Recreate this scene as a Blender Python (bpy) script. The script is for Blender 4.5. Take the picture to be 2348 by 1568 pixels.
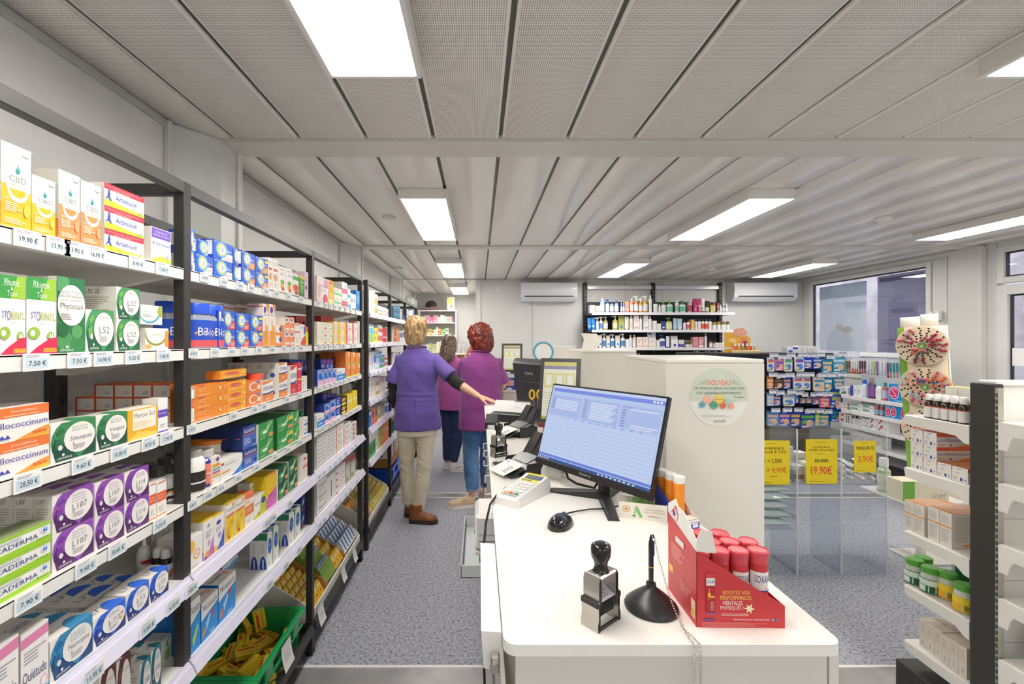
import bpy, bmesh, math, random
from mathutils import Vector, Matrix
random.seed(7)
D = bpy.data; S = bpy.context.scene; C = S.collection
for o in list(D.objects): D.objects.remove(o)
PI = math.pi
# ---------------------------------------------------------------- camera, sky, exposure
FPX, CX, CY, EYE = 1060.0, 1098.0, 778.0, 1.5     # the photo is 2348 x 1568
cam = D.objects.new('camera', D.cameras.new('camera')); C.objects.link(cam)
cam.location = (0, 0, EYE); cam.rotation_euler = (PI/2, 0, 0)
cam.data.sensor_width = 36; cam.data.lens = FPX/2348*36
cam.data.shift_x = (1174-CX)/2348; cam.data.shift_y = -(784-CY)/2348
cam.data.clip_start = .05; cam.data.clip_end = 100
S.camera = cam
W = D.worlds.new('sky'); S.world = W; W.use_nodes = True
W.node_tree.nodes['Background'].inputs[0].default_value = (.96, .97, 1.0, 1)
W.node_tree.nodes['Background'].inputs[1].default_value = 2.4
S.view_settings.view_transform = 'Standard'; S.view_settings.look = 'None'
S.view_settings.gamma = 1; S.view_settings.use_curve_mapping = False
S.view_settings.exposure = 0.0
LAMP = 20.0                                        # strength of the ceiling panels
S.cycles.max_bounces = 10; S.cycles.diffuse_bounces = 5; S.cycles.glossy_bounces = 3
S.cycles.transparent_max_bounces = 16; S.cycles.transmission_bounces = 6
S.cycles.sample_clamp_indirect = 6; S.cycles.caustics_reflective = False; S.cycles.caustics_refractive = False
# ---------------------------------------------------------------- helpers
def lin(h):
    if not isinstance(h, str): return tuple(h)
    h = h.lstrip('#')
    if len(h) == 3: h = ''.join(c*2 for c in h)
    r = [int(h[i:i+2], 16)/255 for i in (0, 2, 4)]
    return tuple(c/12.92 if c <= .04045 else ((c+.055)/1.055)**2.4 for c in r)
_M = {}
def mat(name, rough=.5, metal=0, spec=.5, coat=0, bump=0, bscale=200, mott=0, mscale=30, emit=0, sheen=0, trans=None):
    """a material whose base colour is the printed colour stored on the mesh, with grain and fine relief"""
    if name in _M: return _M[name]
    m = D.materials.new(name); m.use_nodes = True; n = m.node_tree.nodes; l = m.node_tree.links
    b = n['Principled BSDF']; a = n.new('ShaderNodeAttribute'); a.attribute_name = 'print'
    col = a.outputs['Color']
    tc = n.new('ShaderNodeTexCoord')
    if mott:
        no = n.new('ShaderNodeTexNoise'); no.inputs['Scale'].default_value = mscale; no.inputs['Detail'].default_value = 4
        l.new(tc.outputs['Object'], no.inputs['Vector'])
        mr = n.new('ShaderNodeMapRange'); mr.inputs['From Min'].default_value = .3; mr.inputs['From Max'].default_value = .7
        mr.inputs['To Min'].default_value = 1-mott; mr.inputs['To Max'].default_value = 1+mott*.6
        l.new(no.outputs[0], mr.inputs[0])
        mx = n.new('ShaderNodeMix'); mx.data_type = 'RGBA'; mx.blend_type = 'MULTIPLY'; mx.inputs[0].default_value = 1
        l.new(col, mx.inputs[6]); l.new(mr.outputs[0], mx.inputs[7]); col = mx.outputs[2]
    l.new(col, b.inputs['Base Color'])
    b.inputs['Roughness'].default_value = rough; b.inputs['Metallic'].default_value = metal
    b.inputs['Specular IOR Level'].default_value = spec; b.inputs['Coat Weight'].default_value = coat
    b.inputs['Sheen Weight'].default_value = sheen
    if emit:
        l.new(col, b.inputs['Emission Color']); b.inputs['Emission Strength'].default_value = emit
        if emit < 1: l.remove(b.inputs['Base Color'].links[0]); b.inputs['Base Color'].default_value = (.01, .01, .012, 1)
    if bump:
        no = n.new('ShaderNodeTexNoise'); no.inputs['Scale'].default_value = bscale; no.inputs['Detail'].default_value = 3
        l.new(tc.outputs['Object'], no.inputs['Vector'])
        bp = n.new('ShaderNodeBump'); bp.inputs['Strength'].default_value = bump; bp.inputs['Distance'].default_value = .002
        l.new(no.outputs[0], bp.inputs['Height']); l.new(bp.outputs[0], b.inputs['Normal'])
    if trans is not None:                          # clear sheet: reflects by its angle, else lets light pass
        t = n.new('ShaderNodeBsdfTransparent'); l.new(a.outputs['Color'], t.inputs[0])
        g = n.new('ShaderNodeBsdfGlossy'); g.inputs['Roughness'].default_value = rough
        f = n.new('ShaderNodeLayerWeight'); f.inputs[0].default_value = .5; pw = n.new('ShaderNodeMath'); pw.operation = 'POWER'; pw.inputs[1].default_value = 4.5; l.new(f.outputs['Facing'], pw.inputs[0])
        mr = n.new('ShaderNodeMapRange'); mr.inputs['To Min'].default_value = trans; mr.inputs['To Max'].default_value = .85
        l.new(pw.outputs[0], mr.inputs[0])
        x = n.new('ShaderNodeMixShader'); l.new(mr.outputs[0], x.inputs[0]); l.new(t.outputs[0], x.inputs[1]); l.new(g.outputs[0], x.inputs[2])
        l.new(x.outputs[0], n['Material Output'].inputs[0])
    _M[name] = m; return m
CARD = mat('printed_carton', .42, bump=.08, bscale=90, mott=.03, mscale=25)
PLAS = mat('moulded_plastic', .35, bump=.03, bscale=300, mott=.02)
GLOS = mat('glossy_plastic', .16, coat=.3, mott=.02)
PAPR = mat('paper', .7, bump=.1, bscale=60, mott=.02)
PAINT = mat('painted_metal', .38, bump=.05, bscale=250, mott=.03, mscale=6)
DARK = mat('powder_coated_steel', .42, bump=.12, bscale=500, mott=.08, mscale=12)
STEEL = mat('brushed_steel', .32, metal=.9, bump=.1, bscale=400, mott=.12, mscale=8)
PLATE = mat('worn_floor_plate', .4, metal=.45, bump=.08, bscale=40, mott=.2, mscale=7)
LAMI = mat('white_laminate', .3, bump=.03, bscale=120, mott=.015, mscale=5)
LIT = mat('lamp_diffuser', .5, emit=LAMP)
SCRN = mat('backlit_screen', .25, emit=.85)
CLOTH = mat('cloth', .85, bump=.5, bscale=260, mott=.07, mscale=14, sheen=.2)
DENIM = mat('denim', .85, bump=.6, bscale=420, mott=.16, mscale=30, sheen=.1)
SKIN = mat('skin', .5, bump=.1, bscale=150, mott=.04, mscale=18)
HAIR = mat('hair', .42, bump=.6, bscale=90, mott=.25, mscale=60)
LEATH = mat('leather', .45, bump=.5, bscale=140, mott=.14, mscale=25)
GLASS = mat('clear_glass', .02, trans=.05)
ACRY = mat('clear_acrylic', .04, trans=.06)
FILM = mat('clear_film', .15, trans=.10)
THIN = mat('translucent_poster_paper', .8)            # thin print: daylight shines through it
_n = THIN.node_tree.nodes; _l = THIN.node_tree.links; _t = _n.new('ShaderNodeBsdfTranslucent'); _x = _n.new('ShaderNodeMixShader'); _x.inputs[0].default_value = .6
_a = [q for q in _n if q.type == 'ATTRIBUTE'][0]; _l.new(_a.outputs['Color'], _t.inputs[0]); _l.new(_n['Principled BSDF'].outputs[0], _x.inputs[1]); _l.new(_t.outputs[0], _x.inputs[2]); _p = _n.new('ShaderNodeBsdfTransparent'); _y = _n.new('ShaderNodeMixShader'); _y.inputs[0].default_value = .26; _l.new(_x.outputs[0], _y.inputs[1]); _l.new(_p.outputs[0], _y.inputs[2]); _l.new(_y.outputs[0], _n['Material Output'].inputs[0])

class MB:
    """collects faces with a colour and a material slot each, then builds ONE mesh"""
    def __init__(s): s.v = []; s.f = []; s.c = []; s.m = []
    def face(s, pts, col, m=0):
        i = len(s.v); s.v += [tuple(p) for p in pts]; s.f.append(tuple(range(i, i+len(pts)))); s.c.append(lin(col)); s.m.append(m); return s
    def add(s, vs, fs, col, m=0):
        i = len(s.v); s.v += [tuple(p) for p in vs]; col = lin(col)
        for f in fs: s.f.append(tuple(i+k for k in f)); s.c.append(col); s.m.append(m)
        return s
    def box(s, x0, y0, z0, x1, y1, z1, col, m=0, bev=0, cols={}):
        """cols: colours for single sides, keyed -x +x -y +y -z +z"""
        c = ((x0+x1)/2, (y0+y1)/2, (z0+z1)/2); h = (abs(x1-x0)/2, abs(y1-y0)/2, abs(z1-z0)/2)
        if not bev:
            V = [(c[0]+sx*h[0], c[1]+sy*h[1], c[2]+sz*h[2]) for sx in (-1, 1) for sy in (-1, 1) for sz in (-1, 1)]
            i = len(s.v); s.v += V
            for k, f in (('-x', (0, 1, 3, 2)), ('+x', (4, 6, 7, 5)), ('-y', (0, 4, 5, 1)), ('+y', (2, 3, 7, 6)), ('-z', (0, 2, 6, 4)), ('+z', (1, 5, 7, 3))):
                s.f.append(tuple(i+j for j in f)); s.c.append(lin(cols.get(k, col))); s.m.append(m)
            return s
        b = min(bev, .45*min(2*q for q in h)); P = {}
        i = len(s.v)
        for sx in (-1, 1):
            for sy in (-1, 1):
                for sz in (-1, 1):
                    sg = (sx, sy, sz)
                    for ax in range(3):
                        P[(ax,)+sg] = len(s.v)
                        s.v.append(tuple(c[q]+sg[q]*(h[q] if q == ax else h[q]-b) for q in range(3)))
        F = []
        R = (-1, 1)
        for a in R:
            F += [('-x' if a < 0 else '+x', [(0, a, -1, -1), (0, a, 1, -1), (0, a, 1, 1), (0, a, -1, 1)]),
                  ('-y' if a < 0 else '+y', [(1, -1, a, -1), (1, 1, a, -1), (1, 1, a, 1), (1, -1, a, 1)]),
                  ('-z' if a < 0 else '+z', [(2, -1, -1, a), (2, 1, -1, a), (2, 1, 1, a), (2, -1, 1, a)])]
            for d in R:
                F += [('', [(0, a, d, -1), (0, a, d, 1), (1, a, d, 1), (1, a, d, -1)]),
                      ('', [(0, a, -1, d), (0, a, 1, d), (2, a, 1, d), (2, a, -1, d)]),
                      ('', [(1, -1, a, d), (1, 1, a, d), (2, 1, a, d), (2, -1, a, d)])]
                for e in R: F.append(('', [(0, a, d, e), (1, a, d, e), (2, a, d, e)]))
        for k, q in F:
            ix = [P[t] for t in q]; p = [Vector(s.v[t]) for t in ix]
            nn = (p[1]-p[0]).cross(p[2]-p[0]); ce = sum(p, Vector())/len(p)
            if nn.dot(ce-Vector(c)) < 0: ix.reverse()
            s.f.append(tuple(ix)); s.c.append(lin(cols.get(k, col))); s.m.append(m)
        return s
    def loft(s, rings, col, m=0, cap=True, closed=True):
        """rings: equal-length lists of points; col may be one colour or one per band"""
        n = len(rings[0]); i = len(s.v)
        for r in rings: s.v += [tuple(p) for p in r]
        for k in range(len(rings)-1):
            cc = lin(col[k] if isinstance(col, list) else col)
            for j in range(n if closed else n-1):
                a, b = i+k*n+j, i+k*n+(j+1) % n
                s.f.append((a, b, b+n, a+n)); s.c.append(cc); s.m.append(m)
        if cap:
            s.f.append(tuple(range(i+n-1, i-1, -1))); s.c.append(lin(col[0] if isinstance(col, list) else col)); s.m.append(m)
            e = i+(len(rings)-1)*n
            s.f.append(tuple(range(e, e+n))); s.c.append(lin(col[-1] if isinstance(col, list) else col)); s.m.append(m)
        return s
    def lathe(s, prof, col, o=(0, 0, 0), seg=16, m=0, sx=1, sy=1, ax='z', cap=True):
        """prof: (radius, height) up the axis"""
        R = []
        for r, h in prof:
            q = []
            for k in range(seg):
                a = 2*PI*k/seg; u, v = r*math.cos(a)*sx, r*math.sin(a)*sy
                q.append((o[0]+u, o[1]+v, o[2]+h) if ax == 'z' else ((o[0]+u, o[1]-h, o[2]+v) if ax == 'y' else (o[0]+h, o[1]+u, o[2]+v)))
            R.append(q)
        return s.loft(R, col, m, cap)
    def tube(s, pts, r, col, seg=8, m=0, cap=True):
        pts = [Vector(p) for p in pts]; R = []
        up = Vector((0, 0, 1)); prev = None
        for i, p in enumerate(pts):
            t = (pts[min(i+1, len(pts)-1)]-pts[max(i-1, 0)]).normalized()
            u = prev if prev is not None else (up if abs(t.z) < .9 else Vector((1, 0, 0)))
            a = t.cross(u).normalized(); b = a.cross(t).normalized(); prev = b
            rr = r[i] if isinstance(r, (list, tuple)) else r
            R.append([p+a*rr*math.cos(2*PI*k/seg)+b*rr*math.sin(2*PI*k/seg) for k in range(seg)])
        return s.loft(R, col, m, cap)
    def prism(s, poly, ax, d0, d1, col, m=0, front=None):
        """poly of 2-D points extruded along ax ('x': poly is y,z; 'y': x,z; 'z': x,y)"""
        f = {'x': lambda p, d: (d, p[0], p[1]), 'y': lambda p, d: (p[0], d, p[1]), 'z': lambda p, d: (p[0], p[1], d)}[ax]
        n = len(poly); i = len(s.v)
        s.v += [f(p, d0) for p in poly]+[f(p, d1) for p in poly]
        F = [tuple(range(n-1, -1, -1)), tuple(range(n, 2*n))]+[(k, (k+1) % n, n+(k+1) % n, n+k) for k in range(n)]
        area = sum(poly[k][0]*poly[(k+1) % n][1]-poly[(k+1) % n][0]*poly[k][1] for k in range(n))
        flip = (area < 0) != (d1 < d0) if ax != 'y' else (area > 0) != (d1 < d0)
        for k, q in enumerate(F):
            q = tuple(i+t for t in (q[::-1] if flip else q)); s.f.append(q); s.c.append(lin(front if front and k < 2 else col)); s.m.append(m)
        return s
    def mesh(s, name, mats, smooth=35):
        me = D.meshes.new(name); me.from_pydata(s.v, [], s.f)
        a = me.color_attributes.new('print', 'FLOAT_COLOR', 'CORNER'); buf = []
        for f, c in zip(s.f, s.c): buf += [c[0], c[1], c[2], 1.0]*len(f)
        a.data.foreach_set('color', buf)
        for q in (mats if isinstance(mats, (list, tuple)) else [mats]): me.materials.append(q)
        if any(s.m): me.polygons.foreach_set('material_index', s.m)
        if smooth:
            me.polygons.foreach_set('use_smooth', [True]*len(s.f)); me.set_sharp_from_angle(angle=math.radians(smooth))
        me.update(); return me
    def build(s, name, mats, parent=None, loc=(0, 0, 0), rz=0, smooth=35):
        return put(name, s.mesh(name, mats, smooth), parent, loc, rz)
def put(name, me, parent=None, loc=(0, 0, 0), rz=0):
    o = D.objects.new(name, me); C.objects.link(o); o.location = loc
    if isinstance(rz, (tuple, list)): o.rotation_euler = rz
    else: o.rotation_euler = (0, 0, rz)
    if parent: o.parent = parent
    return o
def tag(o, label, cat, group=None):
    o['label'] = label; o['category'] = cat
    if group: o['group'] = group
    return o
def thing(name, label, cat, loc=(0, 0, 0), rz=0, group=None):
    return tag(put(name, None, None, loc, rz), label, cat, group)
def struct(o, parent=None):
    o['kind'] = 'structure'; return o
def dup(o, loc=None, rz=None, label=None, parent=None):
    c = o.copy(); C.objects.link(c)
    if loc is not None: c.location = loc
    if rz is not None: c.rotation_euler = (0, 0, rz)
    if label: c['label'] = label
    if parent: c.parent = parent; c.matrix_parent_inverse = o.matrix_parent_inverse
    for k in o.children: dup(k, parent=c)
    return c
def at(px, py, Y): return Vector(((px-CX)/FPX*Y, Y, EYE-(py-CY)/FPX*Y))
# ---- flat print
_T = {}
def glyphs(t):
    if t not in _T:
        cu = D.curves.new('t', 'FONT'); cu.body = t; cu.resolution_u = 2
        ob = D.objects.new('t', cu); me = ob.to_mesh()
        v = [tuple(q.co)[:2] for q in me.vertices]; f = [tuple(p.vertices) for p in me.polygons]
        ob.to_mesh_clear(); D.objects.remove(ob); D.curves.remove(cu)
        if v:
            x0, x1 = min(p[0] for p in v), max(p[0] for p in v); y0, y1 = min(p[1] for p in v), max(p[1] for p in v)
            v = [((p[0]-x0)/max(x1-x0, 1e-6), (p[1]-y0)/max(y1-y0, 1e-6)) for p in v]
        _T[t] = (v, f)
    return _T[t]
def clip(poly):
    for ax, lim, sg in ((0, 0, 1), (0, 1, -1), (1, 0, 1), (1, 1, -1)):
        out = []
        for i, p in enumerate(poly):
            q = poly[(i+1) % len(poly)]; a, b = sg*(p[ax]-lim), sg*(q[ax]-lim)
            if a >= 0: out.append(p)
            if a*b < 0:
                t = a/(a-b); out.append((p[0]+t*(q[0]-p[0]), p[1]+t*(q[1]-p[1])))
        poly = out
        if not poly: return poly
    return poly
def ell(cu, cv, ru, rv, n=20, a0=0, a1=2*PI):
    return [(cu+ru*math.cos(a0+(a1-a0)*k/n), cv+rv*math.sin(a0+(a1-a0)*k/n)) for k in range(n if a1-a0 > 6.28 else n+1)]
def decal(b, fn, elems, m=0, eps=.00025, k0=1, curved=0):
    """elems printed in order on a face; fn(u, v, lift) gives the 3-D point, u and v run 0..1"""
    for k, e in enumerate(elems):
        z = eps*(k0+k*.6); t = e[0]
        if t == 'r' and curved:
            N = max(1, int(math.ceil(abs(e[3]-e[1])*curved)))
            for i in range(N):
                ua, ub = e[1]+(e[3]-e[1])*i/N, e[1]+(e[3]-e[1])*(i+1)/N
                b.face([fn(u, v, z) for u, v in ((ua, e[2]), (ub, e[2]), (ub, e[4]), (ua, e[4]))], e[5], m)
        elif t == 'r': b.face([fn(u, v, z) for u, v in ((e[1], e[2]), (e[3], e[2]), (e[3], e[4]), (e[1], e[4]))], e[5], m)
        elif t in 'ep':
            q = clip(ell(*e[1:5]) if t == 'e' else e[1])
            if len(q) > 2: b.face([fn(u, v, z) for u, v in q], e[-1], m)
        elif t == 't':
            V, F = glyphs(e[1])
            b.add([fn(e[2]+u*(e[4]-e[2]), e[3]+v*(e[5]-e[3]), z) for u, v in V], F, e[6], m)
        elif t == 'l':                              # n thin lines of small print
            u0, v0, u1, v1, n = e[1:6]; h = (v1-v0)/n; rr = random.Random(int(u0*97+v0*1013+n))
            for i in range(n):
                w = u0+(u1-u0)*rr.uniform(.6, 1); y = v0+h*i
                b.face([fn(u, v, z) for u, v in ((u0, y), (w, y), (w, y+h*.45), (u0, y+h*.45))], e[6], m)
        elif t == 'b':                              # barcode
            u0, v0, u1, v1 = e[1:5]; b.face([fn(u, v, z) for u, v in ((u0, v0), (u1, v0), (u1, v1), (u0, v1))], 'fff', m)
            for i in range(8):
                x = u0+(u1-u0)*(.08+.11*i); w = (u1-u0)*(.03+.03*(i*7 % 3)/2)
                b.face([fn(u, v, z+eps*.4) for u, v in ((x, v0+.1*(v1-v0)), (x+w, v0+.1*(v1-v0)), (x+w, v1-.05*(v1-v0)), (x, v1-.05*(v1-v0)))], '333', m)
# ================================================================ the room
CEIL, XL, XR, YB, YF = 2.404, -1.29, 4.86, 6.94, 9.3
def nodes_mat(name):
    m = D.materials.new(name); m.use_nodes = True
    return m, m.node_tree.nodes, m.node_tree.links, m.node_tree.nodes['Principled BSDF']
def ramp(n, stops):
    r = n.new('ShaderNodeValToRGB'); e = r.color_ramp.elements
    while len(e) < len(stops): e.new(.5)
    for q, (p, c) in zip(e, stops): q.position = p; q.color = lin(c)+(1,)
    return r
# carpet: grey-blue speckled
mfl, n, l, b = nodes_mat('speckled_carpet')
tc = n.new('ShaderNodeTexCoord'); n1 = n.new('ShaderNodeTexNoise'); n1.inputs['Scale'].default_value = 70; n1.inputs['Detail'].default_value = 3; n1.inputs['Roughness'].default_value = .7
n2 = n.new('ShaderNodeTexNoise'); n2.inputs['Scale'].default_value = 260; n2.inputs['Detail'].default_value = 2
l.new(tc.outputs['Object'], n1.inputs['Vector']); l.new(tc.outputs['Object'], n2.inputs['Vector'])
r1 = ramp(n, [(.36, '71747f'), (.46, 'adb0bd'), (.62, 'c6c9d4')]); l.new(n1.outputs[0], r1.inputs[0])
r2 = ramp(n, [(.35, '777777'), (.55, 'ffffff')]); l.new(n2.outputs[0], r2.inputs[0])
mx = n.new('ShaderNodeMix'); mx.data_type = 'RGBA'; mx.blend_type = 'MULTIPLY'; mx.inputs[0].default_value = .55
l.new(r1.outputs[0], mx.inputs[6]); l.new(r2.outputs[0], mx.inputs[7]); l.new(mx.outputs[2], b.inputs['Base Color'])
b.inputs['Roughness'].default_value = .8
bp = n.new('ShaderNodeBump'); bp.inputs['Strength'].default_value = .35; bp.inputs['Distance'].default_value = .004; l.new(n2.outputs[0], bp.inputs['Height']); l.new(bp.outputs[0], b.inputs['Normal'])
# perforated ceiling plank
mpf, n, l, b = nodes_mat('perforated_white_metal')
tc = n.new('ShaderNodeTexCoord'); vm = n.new('ShaderNodeVectorMath'); vm.operation = 'SCALE'; vm.inputs['Scale'].default_value = 1/.0066
fr = n.new('ShaderNodeVectorMath'); fr.operation = 'FRACTION'; su = n.new('ShaderNodeVectorMath'); su.operation = 'SUBTRACT'; su.inputs[1].default_value = (.5, .5, 0)
mu = n.new('ShaderNodeVectorMath'); mu.operation = 'MULTIPLY'; mu.inputs[1].default_value = (1, 1, 0)
le = n.new('ShaderNodeVectorMath'); le.operation = 'LENGTH'
l.new(tc.outputs['Object'], vm.inputs[0]); l.new(vm.outputs[0], fr.inputs[0]); l.new(fr.outputs[0], su.inputs[0]); l.new(su.outputs[0], mu.inputs[0]); l.new(mu.outputs[0], le.inputs[0])
sp = n.new('ShaderNodeSeparateXYZ'); l.new(tc.outputs['Object'], sp.inputs[0]); ab = n.new('ShaderNodeMath'); ab.operation = 'ABSOLUTE'; l.new(sp.outputs[0], ab.inputs[0])
gt = n.new('ShaderNodeMath'); gt.operation = 'GREATER_THAN'; gt.inputs[1].default_value = .131; l.new(ab.outputs[0], gt.inputs[0])   # plain border along the edges
ad = n.new('ShaderNodeMath'); l.new(le.outputs['Value'], ad.inputs[0]); l.new(gt.outputs[0], ad.inputs[1])
r1 = ramp(n, [(.26, '8f887e'), (.34, 'f2efe8')]); l.new(ad.outputs[0], r1.inputs[0]); l.new(r1.outputs[0], b.inputs['Base Color'])
b.inputs['Roughness'].default_value = .5
# plain ceiling plank: satin white, soft reflections
mpl = mat('satin_white_metal', .2, mott=.02, mscale=3, bump=.02, bscale=4)
mwl = mat('wall_panel', .42, bump=.15, bscale=160, mott=.03, mscale=3)
mwt = mat('stucco_panel', .45, bump=.9, bscale=210, mott=.05, mscale=4)
WCOL = 'e0e0de'
# floor
b = MB(); b.box(-1.4, -2.75, -.05, 5.0, 9.4, 0, '999'); floor = struct(b.build('floor', mfl))
for k, (y0, y1) in enumerate(((1.965, 2.115), (4.375, 4.50), (6.80, 6.92))):
    b = MB(); b.box(-1.28, y0, 0, 4.85, y1, .004, 'a9a9aa'); o = struct(b.build('trim_%d' % (k+1), PLATE))
    for yy in (y0, y1):
        b = MB(); b.box(-1.28, yy-.008, 0, 4.85, yy+.008, .007, 'f0efec', bev=.002); b.build('joint_strip', PAINT, o)
# ceiling: backing, single planks, cross beams
b = MB(); b.box(-1.4, -2.75, CEIL+.014, 5.0, 9.4, CEIL+.08, '57544a'); ceil = struct(b.build('ceiling', PAINT))
pk = {}
def plank(x0, x1, y0, y1, perf):
    key = (round(x1-x0, 3), y0, y1)
    if key not in pk:
        q = MB(); w = x1-x0
        # shallow tray: flat face, rounded long edges, upturned flanges
        prof = [(-w/2, .013), (-w/2, .004), (-w/2+.004, 0), (w/2-.004, 0), (w/2, .004), (w/2, .013)]
        q.loft([[(p[0], y0, p[1]) for p in prof], [(p[0], y1, p[1]) for p in prof]], 'efede8', cap=False, closed=False)
        q.f = [t[::-1] for t in q.f]
        pk[key] = q.mesh('plank', mpf if perf else mpl, 60)
    put('plank', pk[key], ceil, ((x0+x1)/2, 0, CEIL))
BAYS = [(-2.6, 2.085), (2.27, 4.45), (4.60, 6.93), (7.02, 9.3)]
for bi, (y0, y1) in enumerate(BAYS):
    k = -5
    while True:
        x0 = .105+.301*k; x1 = x0+.301-.017
        if x0 > XR-.03: break
        if bi == 3 and x0 > .0: break
        plank(max(x0, XL+.003), min(x1, XR-.003), y0, y1, bi == 0); k += 1
for k, (y0, y1) in enumerate(((2.09, 2.265), (4.455, 4.595), (6.935, 7.015))):
    b = MB(); b.box(XL if k < 2 else XL, y0, CEIL-.012, XR if k < 2 else .0, y1, CEIL+.03, 'd9d7d0', bev=.004)
    o = struct(b.build('trim_%d' % (k+4), PAINT))
    if k < 2:
        b = MB(); b.box(XL, y0-.012, CEIL-.006, XR, y0-.001, CEIL+.03, 'cfccc4', bev=.002); b.build('edge_profile', PAINT, o)
# walls
def wallpan(name, boxes, m=mwl):
    o = None
    for q in boxes:
        b = MB(); b.box(*q, WCOL, bev=.003)
        if o is None: o = struct(b.build(name, m))
        else: b.build('panel', m, o)
    return o
wl = None
ys = [-2.65, 2.17, 3.2, 4.0, 4.53, 5.6, 6.3, 6.95, 8.0, 9.3]
wallpan('wall_left', [(XL-.08, ys[i]+.003, 0, XL, ys[i+1]-.003, CEIL+.02) for i in range(len(ys)-1)], mwt)
yb = [-.02, .80, 1.62, 2.20, 2.75, 3.65, 4.86]
wallpan('wall_back', [(yb[i]+.002, YB, 0, yb[i+1]-.002, YB+.08, CEIL+.02) for i in range(len(yb)-1)])
wallpan('wall_recess_side', [(-.02, YB+.09, 0, .06, 8.1, CEIL+.02), (-.02, 8.11, 0, .06, YF, CEIL+.02)])
wallpan('wall_recess_back', [(XL, YF, 0, -.72, YF+.08, CEIL+.02), (-.715, YF, 0, -.02, YF+.08, CEIL+.02)])
wallpan('wall_front', [(XL, -2.73, 0, XR, -2.65, CEIL+.02)])
# boxed-in module columns on the left wall
for k, yc in enumerate((2.17, 4.53, 6.95)):
    b = MB(); d = .125; y0, y1 = yc-.25, yc+.085
    b.prism([(XL-.002, y0), (XL+d, yc-.08), (XL+d, y1), (XL-.002, y1)], 'z', 0, CEIL-.002, 'dcdedb')
    o = struct(b.build('pillar_%d' % (k+1), PAINT, smooth=0))
    b = MB(); b.box(XL, y0-.03, 0, XL+.022, y0-.002, CEIL-.003, 'd3d4d0', bev=.003); b.build('cover_strip', PAINT, o)
    b = MB(); b.box(XL+d, y1-.034, 0, XL+d+.012, y1+.004, CEIL-.003, 'e4e4e1', bev=.003); b.build('cover_strip', PAINT, o)
    b = MB(); b.box(XL, y1, 0, XL+.05, y1+.04, CEIL-.003, 'd3d4d0', bev=.003); b.build('cover_strip', PAINT, o)
# ceiling edge mouldings
b = MB(); b.box(XL, -2.65, CEIL-.03, XL+.012, 1.9, CEIL, 'b9b9b5', bev=.003); struct(b.build('trim_8', PAINT))
b = MB(); b.box(XL, 2.28, CEIL-.03, XL+.012, 4.26, CEIL, 'b9b9b5', bev=.003); struct(b.build('trim_9', PAINT))
b = MB(); b.box(XR-.03, 4.6, CEIL-.05, XR, YB, CEIL, 'd9d9d6', bev=.004); struct(b.build('trim_10', PAINT))
b = MB(); b.box(.06, YB-.012, CEIL-.03, XR, YB, CEIL, 'c9c8c4', bev=.003); struct(b.build('trim_11', PAINT))
b = MB(); b.box(-.05, YB-.03, 0, .03, YB-.002, CEIL-.002, 'e1e0dc', bev=.006); struct(b.build('trim_12', PAINT))
# right wall with a shop window, a column panel and a glazed door
wy = [(YB, 6.80), (4.99, 4.34)]
WT, WB = 2.315, 1.0
wr = wallpan('wall_right', [(XR, 6.80, 0, XR+.09, YB+.08, CEIL+.02), (XR, 4.96, 0, XR+.09, 6.795, WB), (XR, 4.96, WT, XR+.09, 6.795, CEIL+.02),
                            (XR, 4.80, 0, XR+.09, 4.955, CEIL+.02), (XR, 4.34, 0, XR+.09, 4.795, CEIL+.02), (XR, -2.65, 0, XR+.09, 3.0, CEIL+.02), (XR, 3.0, 2.36, XR+.09, 4.335, CEIL+.02)])
b = MB(); b.box(XR-.06, 4.42, 0, XR-.002, 4.72, CEIL-.003, 'dcdcd8', bev=.006); struct(b.build('pillar_4', PAINT))
def frame(b, y0, y1, z0, z1, w, x0, x1, col):
    b.box(x0, y0, z0, x1, y0+w, z1, col, bev=.004); b.box(x0, y1-w, z0, x1, y1, z1, col, bev=.004)
    b.box(x0, y0+w, z1-w, x1, y1-w, z1, col, bev=.004); b.box(x0, y0+w, z0, x1, y1-w, z0+w, col, bev=.004)
def window(name, y0, y1, z0, z1, w=.055):
    b = MB(); frame(b, y0, y1, z0, z1, w, XR-.012, XR+.06, 'e6e6e3'); o = struct(b.build(name, PAINT))
    b = MB(); frame(b, y0+w, y1-w, z0+w, z1-w, .014, XR+.012, XR+.04, '2c2f36'); b.build('gasket', PLAS, o)
    b = MB(); b.box(XR+.020, y0+w, z0+w, XR+.026, y1-w, z1-w, 'fdfdfe'); b.build('pane', GLASS, o)
    return o
window('window_1', 4.965, 6.79, WB, WT+.03)
# glazed door: transom above, leaf below
d = window('window_2', 3.02, 4.33, 2.02, 2.36)
b = MB(); frame(b, 3.02, 4.33, 0, 2.0, .09, XR-.02, XR+.06, 'e3e3e0'); door = struct(b.build('door_1', PAINT))
b = MB(); frame(b, 3.11, 4.24, .09, 1.91, .014, XR+.012, XR+.04, '2c2f36'); b.build('gasket', PLAS, door)
b = MB(); b.box(XR+.020, 3.11, .09, XR+.026, 4.24, 1.91, 'fdfdfe'); b.build('pane', GLASS, door)
b = MB(); b.box(XR-.045, 3.15, 1.0, XR-.03, 3.18, 1.2, 'b8b8b8', bev=.004); b.build('handle', STEEL, door)
b = MB(); b.box(XR+.010, 4.06, 1.26, XR+.018, 4.22, 1.42, 'fdfdfb'); b.build('paper_notice', PAPR, door)
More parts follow.
